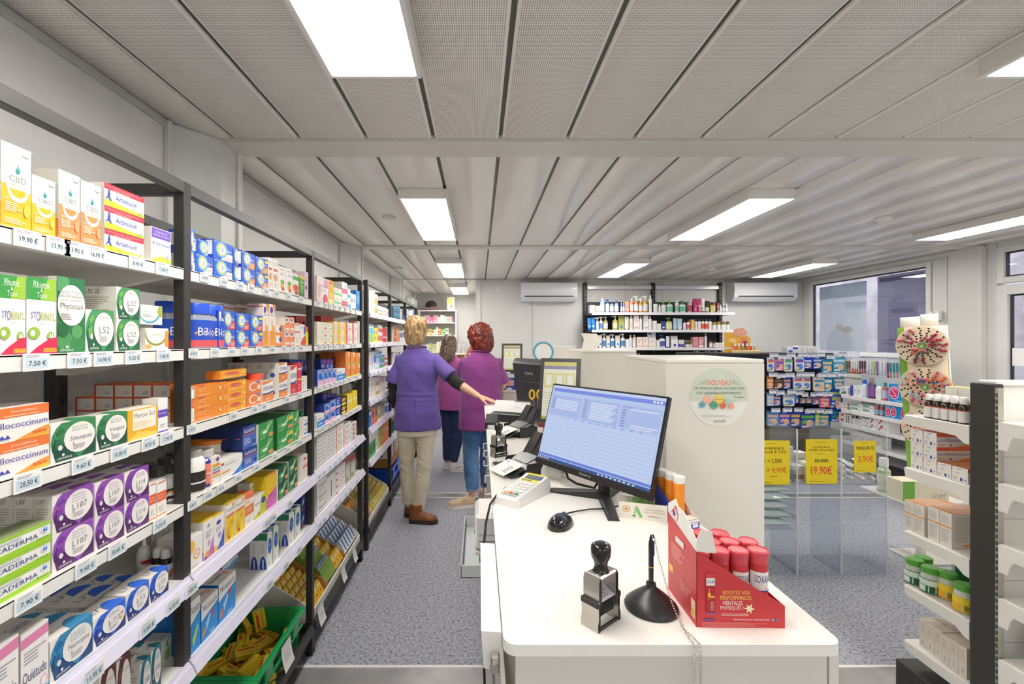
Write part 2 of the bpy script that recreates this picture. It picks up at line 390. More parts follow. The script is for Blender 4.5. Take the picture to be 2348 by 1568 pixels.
# street outside: rendered facade and pavement
mst, n, l, bb = nodes_mat('street_render')
tc = n.new('ShaderNodeTexCoord'); n1 = n.new('ShaderNodeTexNoise'); n1.inputs['Scale'].default_value = 3; n1.inputs['Detail'].default_value = 8
l.new(tc.outputs['Object'], n1.inputs['Vector']); r1 = ramp(n, [(.35, '96939c'), (.65, 'b9b6be')]); l.new(n1.outputs[0], r1.inputs[0]); l.new(r1.outputs[0], bb.inputs['Base Color']); bb.inputs['Roughness'].default_value = .9
b = MB(); b.box(8.2, -6, -.1, 8.5, 16, 7, 'c8c4d0'); struct(b.build('facade_outside', mst))
b = MB(); b.box(5.0, -6, -.12, 8.2, 16, -.05, 'aaa'); struct(b.build('pavement_outside', mst))
# ceiling lamps
b = MB()
LX, LY = (-.335, 1.765, 3.865), ((.30, 1.50), (2.77, 3.96), (5.15, 6.34), (7.5, 8.7), (-2.1, -.9))  # last pair: unseen lamps behind the camera, added to brighten faces turned to it
nm = {-.335: 'over the aisle', 1.765: 'over the shop floor', 3.865: 'by the window side'}
od = ('first', 'second', 'third', 'fourth', 'unseen added one')
hm = lm = None
for i, x in enumerate(LX):
    for j, (y0, y1) in enumerate(LY):
        if j == 3 and i: continue
        t = thing('ceiling_lamp', 'white surface mounted LED panel lamp %s, %s of its row' % (nm[x], od[j]), 'ceiling lamp', (x, (y0+y1)/2, CEIL), 0, 'LED panel lamps on the ceiling')
        if hm is None:
            L = (y1-y0)/2; q = MB()
            for a in (-1, 1):
                q.box(a*.15, -L, -.06, a*.133, L, 0, 'e9e7e2', bev=.003); q.box(-.133, a*L, -.06, .133, a*(L-.017), 0, 'e9e7e2', bev=.003)
            q.box(-.133, -L+.017, -.03, .133, L-.017, -.004, 'e9e7e2')
            hm = q.mesh('housing', PAINT)
            q = MB(); q.box(-.133, -L+.017, -.058, .133, L-.017, -.045, 'fffaf2'); lm = q.mesh('diffuser', LIT)
        put('housing', hm, t); put('diffuser', lm, t)
# smoke detectors
q = MB(); q.lathe([(.05, 0), (.055, -.012), (.05, -.022), (.03, -.034), (.012, -.038)], 'eceae5', seg=20); dm = q.mesh('smoke_detector', PLAS)
for px, py, w in ((892, 498, 'second bay of the ceiling, over the rack'), (2025, 498, 'ceiling, between the lamps by the window'), (915, 614, 'third bay of the ceiling, over the rack'), (1631, 614, 'ceiling near the back wall'), (970, 663, 'recess at the far end')):
    Y = FPX*(CEIL-EYE)/(CY-py); tag(put('smoke_detector', dm, None, ((px-CX)/FPX*Y, Y, CEIL-.001)), 'small white domed smoke detector on the '+w, 'detector')
# ================================================================ the long rack on the left
RX = -.79                                          # front plane of the rack
LV = {1: 1.690, 2: 1.474, 3: 1.266, 4: 1.058, 5: .855, 6: .622}
PY = [.345, 1.2545, 2.205, 3.135]                  # uprights of the first unit
PY2 = [3.30, 4.17, 5.03, 5.90]
BK = -1.13
def post(b, y, x, z0=.02, z1=1.925, w=.026, slots=False):
    b.box(x-w, y-w/2, z0, x, y+w/2, z1, '302e2d', bev=.002)
    if slots:
        for k in range(44):
            z = z0+.1+k*.04
            if z < z1-.05: b.box(x-.002, y-.004, z, x+.0006, y+.004, z+.022, '0c0c0c')
EUR = {}
def price_tag(parent, px, txt, z, xf=RX+.001, big=1.0, tilt=0):
    Y = -xf*FPX/(CX-px)
    q = MB(); w, h = .058*big, .036*big
    q.box(-w/2, -.001, -h, w/2, 0, 0, 'fbfaf7')
    decal(q, lambda u, v, e: (-w/2+u*w, -.001-e, -h+v*h), [('r', .06, .12, .94, .72, 'cfe0ea'), ('l', .1, .78, .85, .95, 2, 'b5b0c4'), ('t', txt, .2, .25, .85, .6, '23242a')])
    o = q.build('price_tag', PAPR, parent, (xf+.001, Y, z), (0, 0, PI/2)); return o
def rack(uprights, label, rails):
    t = thing('shelving_rack', label, 'shelving', (RX, uprights[0], 0)); t['_'] = 1
    shelves = {}
    def P(b, name, m=DARK, par=t):
        o = b.build(name, m); o.parent = par; o.matrix_parent_inverse = Matrix.Translation((-RX, -uprights[0], 0)) if par is t else Matrix()
        return o
    for y in uprights:
        b = MB(); post(b, y, RX, w=.030); o = P(b, 'upright')
        q = MB(); q.box(RX-.028, y-.02, 0, RX+.002, y+.02, .02, '1a1a1a', bev=.003); q.build('foot', PLAS, o)
        b = MB(); post(b, y, BK, slots=True, w=.036); P(b, 'rear_upright')
        b = MB(); b.box(BK, y-.012, 1.89, RX-.03, y+.012, 1.92, '2b2a29', bev=.002); P(b, 'cross_bar')
        b = MB(); b.box(BK, y-.010, .10, RX-.03, y+.010, .14, '2b2a29', bev=.002); P(b, 'cross_bar')
    for i in range(len(uprights)-1):
        y0, y1 = uprights[i]+.015, uprights[i+1]-.015
        b = MB(); b.box(RX-.026, y0+.001, 1.893, RX, y1-.001, 1.925, '4a4948', bev=.002); P(b, 'top_rail')
        b = MB(); b.box(BK-.03, y0, 1.893, BK-.004, y1, 1.925, '3b3a39', bev=.002); P(b, 'rear_rail')
        b = MB(); b.box(RX-.009, y0+.001, .105, RX+.010, y1-.001, .15, '3a3938', bev=.003); P(b, 'base_rail')
        b = MB(); b.box(BK+.002, y0+.002, .098, RX-.011, y1-.002, .111, '3b3a39'); P(b, 'base_panel')
        for k, z in LV.items():
            b = MB(); b.box(BK, y0, z-.004, RX-.001, y1, z, 'e9e7e3'); b.box(RX-.0035, y0, z-.030, RX-.001, y1, z-.0005, 'f2f0ec', bev=.001)
            b.box(BK, y0, z-.03, BK+.002, y1, z-.004, 'dddad5'); b.box(RX-.02, y0, z-.030, RX-.0035, y1, z-.028, 'e6e3de')
            o = P(b, 'shelf', PAINT); shelves[(i+1, k)] = o
            for yy in (y0+.002, y1-.004):
                q = MB(); q.prism([(BK, z-.07), (BK+.05, z-.07), (RX-.05, z-.02), (RX-.05, z-.004), (BK, z-.004)], 'y', yy, yy+.002, 'dcd9d3')
                q.build('bracket', PAINT, o)
            if (i+1, k) in rails:
                q = MB(); q.prism([(RX, z+.004), (RX+.006, z+.005), (RX+.010, z-.003), (RX+.013, z-.004), (RX+.024, z-.027), (RX+.026, z-.031), (RX+.019, z-.035), (RX, z-.032)], 'y', y0-.012, y1+.012, 'd9d7ea')
                q.build('price_rail', GLOS, o)
    return t, shelves
RK1, SH1 = rack(PY, 'long black steel shelving rack with white shelves nearest the camera', {(i, k) for i in (1, 2, 3) for k in (5, 6)})
RK2, SH2 = rack(PY2, 'second black steel shelving rack beyond, with lilac price rails', {(i, k) for i in (1, 2, 3) for k in LV})
PRICES = {(1, 1): ((62, '19,90 €'), (133, '13,90 €'), (172, '13,90 €'), (220, '16,90 €'), (313, '8,90 €'), (372, '13,80 €')),
          (1, 2): ((82, '7,50 €'), (179, '7,50 €'), (236, '14,90 €'), (305, '9,50 €'), (374, '7,80 €')),
          (1, 3): ((62, '28,50 €'), (188, '9,60 €'), (273, '10,80 €'), (341, '8,50 €'), (382, '7,90 €')),
          (1, 4): ((64, '7,90 €'), (196, '9,40 €'), (268, '8,60 €'), (366, '5,20 €')),
          (1, 5): ((213, '11,95 €'), (338, '5,00 €'), (396, '6,00 €')), (1, 6): ((392, '12,15 €'),),
          (2, 1): ((468, '24,90 €'), (512, '14,90 €'), (549, '14,90 €'), (575, '24,90 €'), (609, '24,90 €'), (633, '10,90 €'), (661, '12,80 €'), (690, '14,90 €')),
          (2, 2): ((442, '8,90 €'), (491, '15,90 €'), (530, '8,90 €'), (559, '15,60 €'), (593, '23,90 €'), (623, '16,50 €'), (650, '9,90 €'), (672, '8,70 €'), (689, '8,90 €')),
          (2, 3): ((438, '7,90 €'), (534, '7,80 €'), (583, '24,90 €'), (604, '13,90 €'), (657, '12,90 €'), (686, '9,60 €')),
          (2, 4): ((440, '8,90 €'), (476, '7,90 €'), (505, '12,90 €'), (545, '17,80 €'), (587, '9,90 €'), (629, '9,30 €'), (659, '8,90 €'), (687, '7,50 €')),
          (2, 5): ((439, '9,80 €'), (612, '8,50 €'), (626, '7,90 €'), (664, '8,90 €')), (2, 6): ((618, '9,90 €'), (655, '6,80 €'), (685, '9,20 €'))}
for k, v in PRICES.items():
    for px, tx in v:
        if k[1] >= 5: price_tag(SH1[k], px, tx, LV[k[1]]-.002, RX+.0245, .9)
        else: price_tag(SH1[k], px, tx, LV[k[1]]+.001, RX+.001, .86 if k[0] == 1 else .72)
rr = random.Random(3)
for i in (3,):
    for k in LV:
        for px in range(732, 826, 12): price_tag(SH1[(i, k)], px+rr.uniform(-3, 3), '%d,%d0 €' % (rr.randint(4, 19), rr.randint(2, 9)), LV[k], RX+(.0245 if k > 4 else .001), .7)
for k in (1, 2, 3, 4):
    for px in (850, 858, 868, 877, 887): price_tag(SH2[(1, k)], px, '%d,%d0 €' % (rr.randint(4, 19), rr.randint(2, 9)), LV[k]-.002, RX+.0245, .8)
# ---------------------------------------------------------------- cartons
DES = {}
def des(k, desc, f, el=(), s='e8e4dd', t=None, se=(), te=(), n='medicine_box', c='box', d=.045):
    DES[k] = dict(desc=desc, f=f, el=el, s=s, t=t or s, se=se, te=te, n=n, c=c, d=d)
_BM = {}
def carton(k, w, d, h):
    key = (k, round(w, 4), round(d, 4), round(h, 4))
    if key in _BM: return _BM[key]
    e = DES[k]; b = MB()
    b.box(-w/2, 0, 0, w/2, d, h, e['s'], cols={'-y': e['f'], '+z': e['t']})
    decal(b, lambda u, v, z: (-w/2+u*w, -z, v*h), e['el'])
    decal(b, lambda u, v, z: (-w/2-z, d*(1-u), v*h), e['se'])
    decal(b, lambda u, v, z: (-w/2+u*w, v*d, h+z), e['te'])
    _BM[key] = b.mesh(e['n'], CARD, 0); return _BM[key]
ITEMS = []
ORD = ['first', 'second', 'third', 'fourth', 'fifth', 'sixth', 'seventh', 'eighth', 'ninth', 'tenth', 'eleventh', 'twelfth', 'thirteenth', 'fourteenth', 'fifteenth', 'sixteenth', 'seventeenth', 'eighteenth', 'nineteenth', 'twentieth', 'one-and-twentieth', 'two-and-twentieth', 'three-and-twentieth', 'four-and-twentieth', 'five-and-twentieth']
SHN = {1: 'top shelf', 2: 'second shelf', 3: 'third shelf', 4: 'fourth shelf', 5: 'fifth shelf', 6: 'bottom shelf'}
BAYN = {1: 'first bay', 2: 'second bay', 3: 'third bay', 4: 'fourth bay', 5: 'fifth bay', 6: 'sixth bay'}
def note(o, base, where, cat, grp, bits=()):
    """remember a small thing; labels are settled once all of them stand"""
    o['category'] = cat; o['group'] = grp
    ITEMS.append((o, base, where, [q for q in bits if q])); return o
def pos(k, n):
    return '' if n < 2 else (('bottom', 'top')[k] if n == 2 else ('bottom' if k == 0 else 'top' if k == n-1 else 'middle' if n == 3 else ORD[k]+' up'))+(' of stack' if n < 4 else ' in stack')
def R(bay, lv, k, px0, px1, yt, n=1, rows=1, d=None, sb=0, gap=.0004, z0=0, yaw=0):
    """a carton (or stack, or rows of them) whose front spans px0..px1 of the photo at the shelf's front edge"""
    xf = -RX+.010+sb; e = DES[k]; d = d or e['d']
    Y0, Y1 = xf*FPX/(CX-px0), xf*FPX/(CX-px1)
    z = LV[lv]+.0004+z0; zt = EYE-(yt-CY)/FPX*Y0
    if lv > 1: zt = min(zt, LV[lv-1]-.042)
    H = (zt-z)/n; w = Y1-Y0-.0012
    me = carton(k, w, d, H-gap)
    for r in range(rows):
        for j in range(n):
            rz = PI/2+math.radians(yaw if yaw else random.uniform(-.5, .5))
            o = put(e['n'], me, None, (-xf-r*(d+.0012), (Y0+Y1)/2, z+j*H), rz)
            note(o, e['desc'], BAYN[bay]+' '+SHN[lv], e['c'], 'cartons on the '+SHN[lv]+' of the '+BAYN[bay], [pos(j, n), '' if rows == 1 else 'front row' if r == 0 else ORD[r]+' row'])
# ---- print on the cartons of the first two bays
W_ = 'f6f3ee'
def leh(k, desc, c1, c2, c3, top, name, txt, n='remedy_box', d=.04, side=True, hl=3):
    el = [('e', .62, .5, .62, .66, c1), ('p', [(.10, 0), (.62, 0), (.34, .34), (.09, .62), (.02, .4)], c2), ('p', [(.62, 0), (1, 0), (1, .5), (.9, .3)], c2),
          ('p', [(.10, .32), (.24, .42), (.20, .62), (.08, .55)], c3), ('p', [(.14, .66), (.30, .78), (.22, .88), (.10, .76)], c3), ('e', .19, .36, .05, .07, 'e6e2e8'),
          ('e', .62, .54, .355, .41, 'f5f2ed'),
          *[('t', s, .44, .80-.075*i, .80, .845-.075*i, txt) for i, s in enumerate(top)],
          ('t', name, .40 if len(name) > 5 else .45, .44, .90 if len(name) > 5 else .82, .60, '8a8890'), ('l', .46, .24, .74, .38, 4, 'b4aab8'), ('e', .47, .40, .02, .03, 'aaa'),
          ('t', 'LEHNING', .12, .06, .42, .115, 'f4f1f4'), ('e', .24, .17, .03, .035, 'f0edf2')]
    te = [('e', .75, -.2, .3, .9, c1), ('t', name, .2, .3, .62, .62, '77757c')]
    des(k, desc, W_, el, s='e9e5de', se=[('l', .15, .12, .85, .72, 9, 'bdb7ae'), ('t', name, .15, .8, .6, .92, '77757c')], te=te, n=n, d=d)
leh('L107', 'purple and white oval remedy box numbered L107', '9a58ba', '5a2c68', '7d42a2', ['GASTRO-', 'ENTÉRITES', 'AIGUËS'], 'L107', '9b6bb5', d=.036)
leh('L107b', 'narrower purple remedy box numbered L107', '9a58ba', '5a2c68', '7d42a2', ['GASTRO-', 'ENTÉRITES', 'AIGUËS'], 'L107', '9b6bb5', d=.036)
leh('L114', 'purple and white oval remedy box numbered L114', '8f4fb4', '5c2f6c', '7d42a2', ['RHUMATISMES', 'DOULEURS'], 'L114', '9b6bb5', d=.036)
leh('L72', 'royal blue and white oval remedy box numbered L72', '3a70e0', '22357c', '2a56bc', ['TROUBLES DU', 'SOMMEIL'], 'L72', '5b76b5', d=.05)
leh('L72m', 'blue L72 remedy box with small moon sticker', '3a70e0', '22357c', '2a56bc', ['TROUBLES DU', 'SOMMEIL'], 'L72', '5b76b5', d=.05)
DES['L72m']['el'] += [('p', ell(.86, .60, .05, .04), 'e07a9a'), ('p', ell(.84, .42, .04, .06), 'f2c24a')]
leh('nervo', 'teal and white oval carton marked Nervopax', '3f8fc0', '1f4d80', '2c70a8', ['ANXIÉTÉ', 'STRESS', 'TROUBLES DU SOMMEIL'], 'Nervopax', '6aa6c4', d=.05)
leh('sinus', 'dark green and white oval carton marked Sinuspax', '3f8c58', '1c5040', '2c7048', ['SINUSITE', 'RHINITE'], 'Sinuspax', '7d9a88', d=.055)
leh('voxpax', 'dark green oval carton marked Voxpax', '3f8c58', '1c5040', '2c7048', ['EXTINCTION DE VOIX', 'ENROUEMENT'], 'Voxpax', '8fa898', d=.055)
leh('L52', 'leaf green oval remedy box numbered L52', '4c9a5e', '26684a', '6fb85a', ['GRIPPAUX'], 'L52', '8aa890', d=.05)
leh('L52s', 'small leaf green oval remedy box numbered L52', '4c9a5e', '26684a', '6fb85a', ['GRIPPAUX'], 'L52', '8aa890', d=.05)
leh('teal', 'small white carton with teal oval', '2a8196', '1d4f66', '1f6f86', ['CONFORT', 'DIGESTIF'], 'Lomalux', '5f9aa8', d=.04)
leh('brown', 'small white carton with brown and pink oval', '6b3a3a', '4a2226', '8d5a4a', ['CYCLE'], 'Climaxol', 'a87a7a', d=.04)
des('phyto', 'tall dark green leafy syrup box marked Phytotux', '2f7a4c', [('e', .3, .15, .3, .12, '4f9a5a'), ('e', .72, .12, .25, .1, '3c8a50'), ('e', .7, .28, .2, .09, '5aa562'), ('e', .2, .3, .2, .1, '26683f'), ('e', .12, .92, .3, .12, '55a066'),
    ('e', .5, .63, .49, .275, W_), ('t', 'AFFECTIONS', .10, .77, .88, .82, 'a9a59e'), ('t', 'BRONCHIQUES', .10, .725, .88, .765, '8f9a8c'), ('t', 'AIGUËS BÉNIGNES', .1, .685, .86, .715, 'b3aea6'),
    ('t', 'Phytotux', .10, .56, .92, .66, '8d8b88'), ('l', .1, .44, .5, .53, 4, 'a9a5a0'), ('t', 'LEHNING', .08, .02, .55, .05, 'f0f0ec'), ('e', .32, .075, .05, .017, 'f0f0ec')], s='dfe3d8', n='syrup_box', d=.055)
def cbd(k, desc, base, dk, h):
    des(k, desc, 'faf8f4', [('r', 0, 0, 1, .47, base), ('p', [(0, .47), (1, .47), (1, .44), (0, .52)], base), ('e', .55, .475, .36, .155, 'fbf9f5'), ('e', .55, .49, .28, .115, base), ('r', .15, .475, .95, .66, 'faf8f4'),
        ('p', [(.5, .66), (.44, .74), (.5, .71), (.53, .79), (.57, .71), (.64, .75), (.58, .66)], '2f9a94'), ('t', 'CBD', .24, .56, .82, .63, '8b8b86'), ('t', 'Boiron', .35, .50, .86, .55, 'c9c2aa'), ('r', .68, .9, .96, .97, 'c8e6e4'),
        ('t', 'GEL CRÈME', .08, .335, .6, .365, 'fff6e0'), ('l', .08, .20, .7, .32, 5, 'fbeccb'), ('l', .08, .06, .9, .13, 3, 'fbeccb'), ('e', .82, .24, .1, .08, dk)], s='dcd8d0', se=[('l', .15, .3, .85, .9, 12, 'b9b4ab'), ('r', 0, 0, 1, .3, base)], n='cream_box', d=.05)
cbd('cbdA', 'tall white and yellow hemp gel cream box', 'f6b92b', 'f9c84f', 1); cbd('cbdB', 'short white and yellow hemp cream box', 'f6b92b', 'f9c84f', 1); cbd('cbdC', 'white and orange hemp roll-on box', 'f0955a', 'f4a878', 1); cbd('cbdD', 'white and orange hemp massage gel box', 'f0955a', 'f4a878', 1)
des('arten', 'white and red muscle gel box with blue runner', 'fbfaf6', [('r', 0, .74, 1, 1, 'd83a4e'), ('t', 'Traitement local des traumatismes bénins', .04, .86, .9, .93, 'f6c4c8'), ('l', .2, .77, .7, .83, 1, 'f3b5ba'),
    ('p', [(0, 0), (1, 0), (1, .12), (.45, .2), (.12, .3), (0, .25)], 'c4df3e'), ('t', 'Artensium', .26, .36, .80, .60, '4a5bb0'), ('t', 'BOIRON', .80, .04, .97, .11, '6aa84a'), ('e', .9, .15, .02, .03, 'e0483c'),
    ('e', .10, .68, .022, .05, '3f4fb0'), ('p', [(.07, .62), (.13, .62), (.12, .44), (.16, .26), (.13, .25), (.09, .40), (.03, .28), (.01, .3), (.07, .44)], '3f4fb0')], s='e4e0d8', n='gel_box', d=.05)
des('arnit', 'white cream box with violet band and green hill', 'fbfaf6', [('r', .02, .7, .98, .98, '7a5cc0'), ('t', 'Traitement des', .2, .86, .8, .92, 'e5dcf5'), ('t', 'douleurs articulaires', .12, .77, .88, .83, 'e5dcf5'), ('t', 'Arnitrosium', .04, .50, .97, .62, '6a66b5'),
    ('p', [(0, 0), (1, 0), (1, .18), (.6, .22), (.25, .15), (0, .05)], 'c4df3e'), ('t', 'BOIRON', .64, .04, .95, .08, '6a86b8'), ('e', .8, .2, .08, .06, 'b5b8e0')], s='e2ded6', n='gel_box', d=.05)
des('stor', 'tall cough syrup box with green and red corners', 'faf8f4', [('r', 0, .71, 1, 1, '3fa04a'), ('p', [(.45, .71), (1, .71), (1, 1), (.7, 1)], '9cc93c'), ('t', 'Rhume', .22, .88, .76, .96, 'f6f6ee'), ('t', '&', .45, .815, .54, .865, 'f6f6ee'), ('t', 'Toux', .32, .74, .68, .81, 'f6f6ee'), ('r', .15, .87, .85, .874, 'dfeccb'),
    ('t', 'ST', .12, .46, .30, .55, '6e62b0'), ('t', 'O', .30, .43, .43, .56, '6e62b0'), ('t', 'RINYL', .44, .44, .95, .55, 'a3b04a'), ('l', .42, .40, .62, .42, 1, 'c9c4bc'), ('e', .22, .27, .20, .08, '9cc04a'), ('e', .17, .27, .08, .04, 'f4f2ee'), ('e', .78, .24, .12, .052, '9cc04a'), ('p', [(.72, .21), (.77, .28), (.8, .22), (.84, .28), (.86, .21)], 'f6f4f0'),
    ('p', [(.05, 0), (1, 0), (1, .22), (.75, .2), (.35, .1)], 'dc3158'), ('r', .52, .02, .97, .07, 'f3c63a'), ('t', 'BOIRON', .54, .03, .95, .065, 'b8203a')], s='d8dccb', n='syrup_box', d=.06)
des('osci', 'wide orange and white flu remedy box', W_, [('r', 0, .70, 1, 1, 'f07c3a'), ('t', 'ÉTATS GRIPPAUX', .42, .84, .80, .92, 'fdeee0'), ('l', .3, .74, .95, .80, 1, 'fbd0ae'), ('p', [(.45, 0), (1, 0), (1, .32), (.8, .24), (.62, .12)], 'f5a24a'), ('p', [(.72, 0), (1, 0), (1, .18), (.84, .1)], 'f3b93c'),
    ('t', 'oscillococcinum', .02, .40, .97, .58, '5a5fae'), ('t', 'BOIRON', .74, .11, .96, .20, 'd8484a'), ('p', [(.22, .1), (.28, .22), (.32, .12), (.36, .22), (.4, .1)], '4a50b0')], s='e6e2db', n='flu_remedy_box', d=.07)
des('mercur', 'yellow framed carton marked Mercur Sol', 'f4b92e', [('r', .16, .30, .95, .96, 'faf6ea'), ('t', 'Mercur Sol', .2, .70, .90, .86, '7d7a74'), ('l', .2, .38, .8, .6, 4, 'f2d9a0'), ('p', [(0, 0), (1, 0), (1, .1), (.3, .26)], 'f7cb5a')], s='f0b52c', t='e9e4da', d=.05)
des('rhin', 'slim white carton with violet band', 'faf8f5', [('r', 0, .44, 1, .66, '6a4fc0'), ('t', 'Rhinallergy', .08, .52, .85, .59, 'ece6fa'), ('r', 0, 0, 1, .04, '6a4fc0'), ('l', .2, .14, .85, .26, 3, 'c0bad0'), ('e', .5, .82, .04, .02, 'aaa')], s='e6e2da', d=.04)
des('cica', 'long lime green and white cream carton', 'f6f5f0', [('r', 0, .0, 1, .14, 'a4d936'), ('p', [(.0, .14), (1, .14), (1, .30), (.3, .22), (0, .3)], 'a4d936'), ('r', 0, .86, 1, 1, '9ad52e'), ('t', 'CICADERMA', .08, .36, .80, .60, '3f4a86'), ('l', .1, .68, .78, .8, 2, '8f92b5'), ('e', .90, .66, .06, .18, 'e4eef6'), ('p', [(.87, .55), (.89, .8), (.91, .6), (.93, .78), (.94, .55)], '4a78c0'), ('t', 'BOIRON', .78, .2, .95, .3, '6a9a4a')], s='e3e8d0', t='8d9a6a', n='cream_box', d=.05)
des('orwt', 'slim white carton with orange band', 'faf8f4', [('r', 0, .42, 1, .70, 'f0683c'), ('t', 'Arnica', .12, .58, .7, .64, 'fde2d4'), ('t', 'Mercure', .12, .5, .8, .56, 'fde2d4'), ('r', 0, 0, 1, .04, 'f0953c'), ('l', .15, .12, .8, .3, 4, 'cfc6bc'), ('r', .1, .97, .9, 1, 'f0683c')], s='e6e2da', d=.035)
des('quiet', 'white sleep syrup box with pink band', 'f7f4f0', [('p', [(0, .78), (1, .82), (1, .96), (0, .92)], 'e58ab5'), ('l', .1, .55, .9, .74, 4, 'b3aeb8'), ('t', 'Quiétude', .06, .26, .92, .44, '63638e'), ('e', .82, .16, .14, .09, 'ecc4d6'), ('e', .82, .16, .09, .06, 'f7f4f0'), ('p', [(.5, 0), (1, 0), (1, .08), (.7, .07)], '56b8c8')], s='d8d3cb', t='cdc8c1', te=[('t', 'Quiétude', .15, .3, .85, .7, '6f6f95')], n='syrup_box', d=.06)
des('flor', 'white infusion box with blue crescent', 'fbf9f5', [('e', .40, .75, .52, .70, '4aa8c8'), ('e', .38, .8, .48, .66, 'fbf9f5'), ('e', .9, .7, .14, .3, 'a8b84a'), ('t', 'DÉTENTE', .08, .62, .4, .68, '8a9a86'), ('l', .08, .4, .6, .58, 3, 'c0c8b8')], s='e8e4dc', n='herbal_tea_box', d=.06)
des('flor2', 'white infusion box with olive crescent', 'fbf9f5', [('e', .45, .7, .46, .52, '9aa03c'), ('e', .45, .78, .42, .5, 'fbf9f5'), ('e', .93, .5, .12, .4, 'e8a24a'), ('t', 'DIGESTION', .25, .66, .7, .74, 'c8b84a'), ('e', .1, .15, .15, .1, 'e8b46a')], s='e8e4dc', n='herbal_tea_box', d=.06)
des('vert', 'tall narrow grey carton with violet symbol', 'dfdad2', [('l', .2, .5, .8, .92, 6, 'a8a39c'), ('e', .5, .32, .2, .07, '6a6490'), ('e', .5, .18, .2, .06, '8a84a8')], s='cfcac2', n='remedy_box', d=.05)
des('plant', 'tall white carton with green leaf ring', 'ebe8e0', [('e', .8, .75, .35, .2, '6ab04a'), ('e', .85, .75, .28, .16, 'ebe8e0'), ('r', .1, .08, .9, .5, '8ac04a'), ('b', .12, .1, .4, .55)], s='dcd8d0', se=[('r', .2, .05, .8, .5, '7ab04a')], n='remedy_box', d=.05)
# ---- first bay
R(1, 1, 'cbdA', 1.4, 71.5, 319); R(1, 1, 'cbdB', 72.5, 127, 398); R(1, 1, 'cbdC', 133.5, 183.5, 386, d=.07); R(1, 1, 'cbdD', 185, 232, 411)
R(1, 1, 'arten', 239, 330, 416, n=3, sb=.0); R(1, 1, 'arnit', 346, 392, 517)
R(1, 2, 'stor', -6, 58.5, 627); R(1, 2, 'stor', 60, 128.8, 633); R(1, 2, 'phyto', 129.8, 195, 631.5); R(1, 2, 'L52', 196, 261, 708); R(1, 2, 'L52s', 266, 320, 656, n=2, d=.09)
R(1, 2, 'flor2', 333, 386, 751, d=.08, sb=-.004); R(1, 2, 'flor', 322, 372, 697, sb=.0, z0=.062)
R(1, 3, 'osci', -48, 113, 945, n=2); R(1, 3, 'sinus', 115, 219.5, 974.7); R(1, 3, 'voxpax', 220, 291, 956); R(1, 3, 'mercur', 292, 361, 942); R(1, 3, 'rhin', 362, 384.5, 914.5)
R(1, 4, 'cica', -52, 116, 1262, n=3); R(1, 4, 'L107', 119.5, 214, 1139, n=2, rows=5, sb=.003); R(1, 4, 'L107b', 217, 284, 1110, n=2, rows=3); R(1, 4, 'L114', 285, 341, 1086, n=2, rows=2)
R(1, 4, 'orwt', 342, 358.5, 1112); R(1, 4, 'orwt', 359.5, 381.5, 1108)
R(1, 5, 'quiet', -28, 43.4, 1495, rows=2); R(1, 5, 'quiet', 47, 111.5, 1458, rows=2); R(1, 5, 'nervo', 114, 212, 1473, rows=3); R(1, 5, 'L72m', 213, 287.5, 1424); R(1, 5, 'L72', 288, 341, 1366); R(1, 5, 'L72', 341.8, 386, 1327)
R(1, 5, 'L72', 232, 306, 1392, rows=4, sb=.056); R(1, 5, 'L72', 308, 352, 1348, rows=3, sb=.056)
R(1, 6, 'brown', 226, 266, 1545, rows=3); R(1, 6, 'brown', 267, 300, 1520, rows=3); R(1, 6, 'teal', 321, 345, 1524, rows=3, sb=.01); R(1, 6, 'teal', 346, 369, 1494, rows=3, sb=.01); R(1, 6, 'plant', 372, 393, 1470, sb=.05)
for i in range(6): R(1, 6, 'vert', 309+11*i, 319+11*i, 1464-13*i, sb=.155)
# ---- second bay
def bion(k, desc, low, side='2447b8', yel=False):
    des(k, desc, '2a63d0', [('p', [(.35, 0), (1, 0), (1, .42), (.72, .42)], low), ('e', .42, .55, .30, .42, '6fb4f0'), ('e', .42, .56, .22, .33, 'f6d24a'), ('e', .43, .56, .16, .25, 'f4f7fb'), ('t', '3', .36, .42, .50, .70, '3f8ad8'), ('t', 'BION', .05, .88, .28, .95, 'dfe8fa'), ('l', .62, .5, .95, .66, 3, 'd8e6fb'), ('l', .62, .08, .95, .3, 3, 'f3e6e0')] + ([('p', ell(.84, .80, .15, .1), 'f5df3a')] if yel else []), s=side, t=side, se=[('r', .62, .18, .96, .95, 'e9e9ee'), ('b', .1, .25, .5, .85)], n='vitamin_box', d=.06)
bion('bw', 'blue and silver vitamin box with yellow ring', 'dedee6'); bion('bo', 'blue and orange vitamin box with yellow ring', 'f29a4a'); bion('boy', 'blue and orange vitamin box with yellow badge', 'f29a4a', yel=True)
bion('br', 'blue and red vitamin box with yellow ring', 'e65a5e'); bion('bry', 'blue and red vitamin box with yellow badge', 'e65a5e', yel=True)
R(2, 1, 'bw', 436, 447, 524, n=2); R(2, 1, 'bw', 448, 487, 578); R(2, 1, 'bw', 452, 487, 545, z0=.056, sb=.018, yaw=0); R(2, 1, 'bw', 489, 533, 547, n=2)
R(2, 1, 'bo', 534, 552.5, 566, n=2, sb=.012); R(2, 1, 'bo', 553.6, 584, 573, n=2); R(2, 1, 'boy', 585.5, 614.5, 586, n=2)
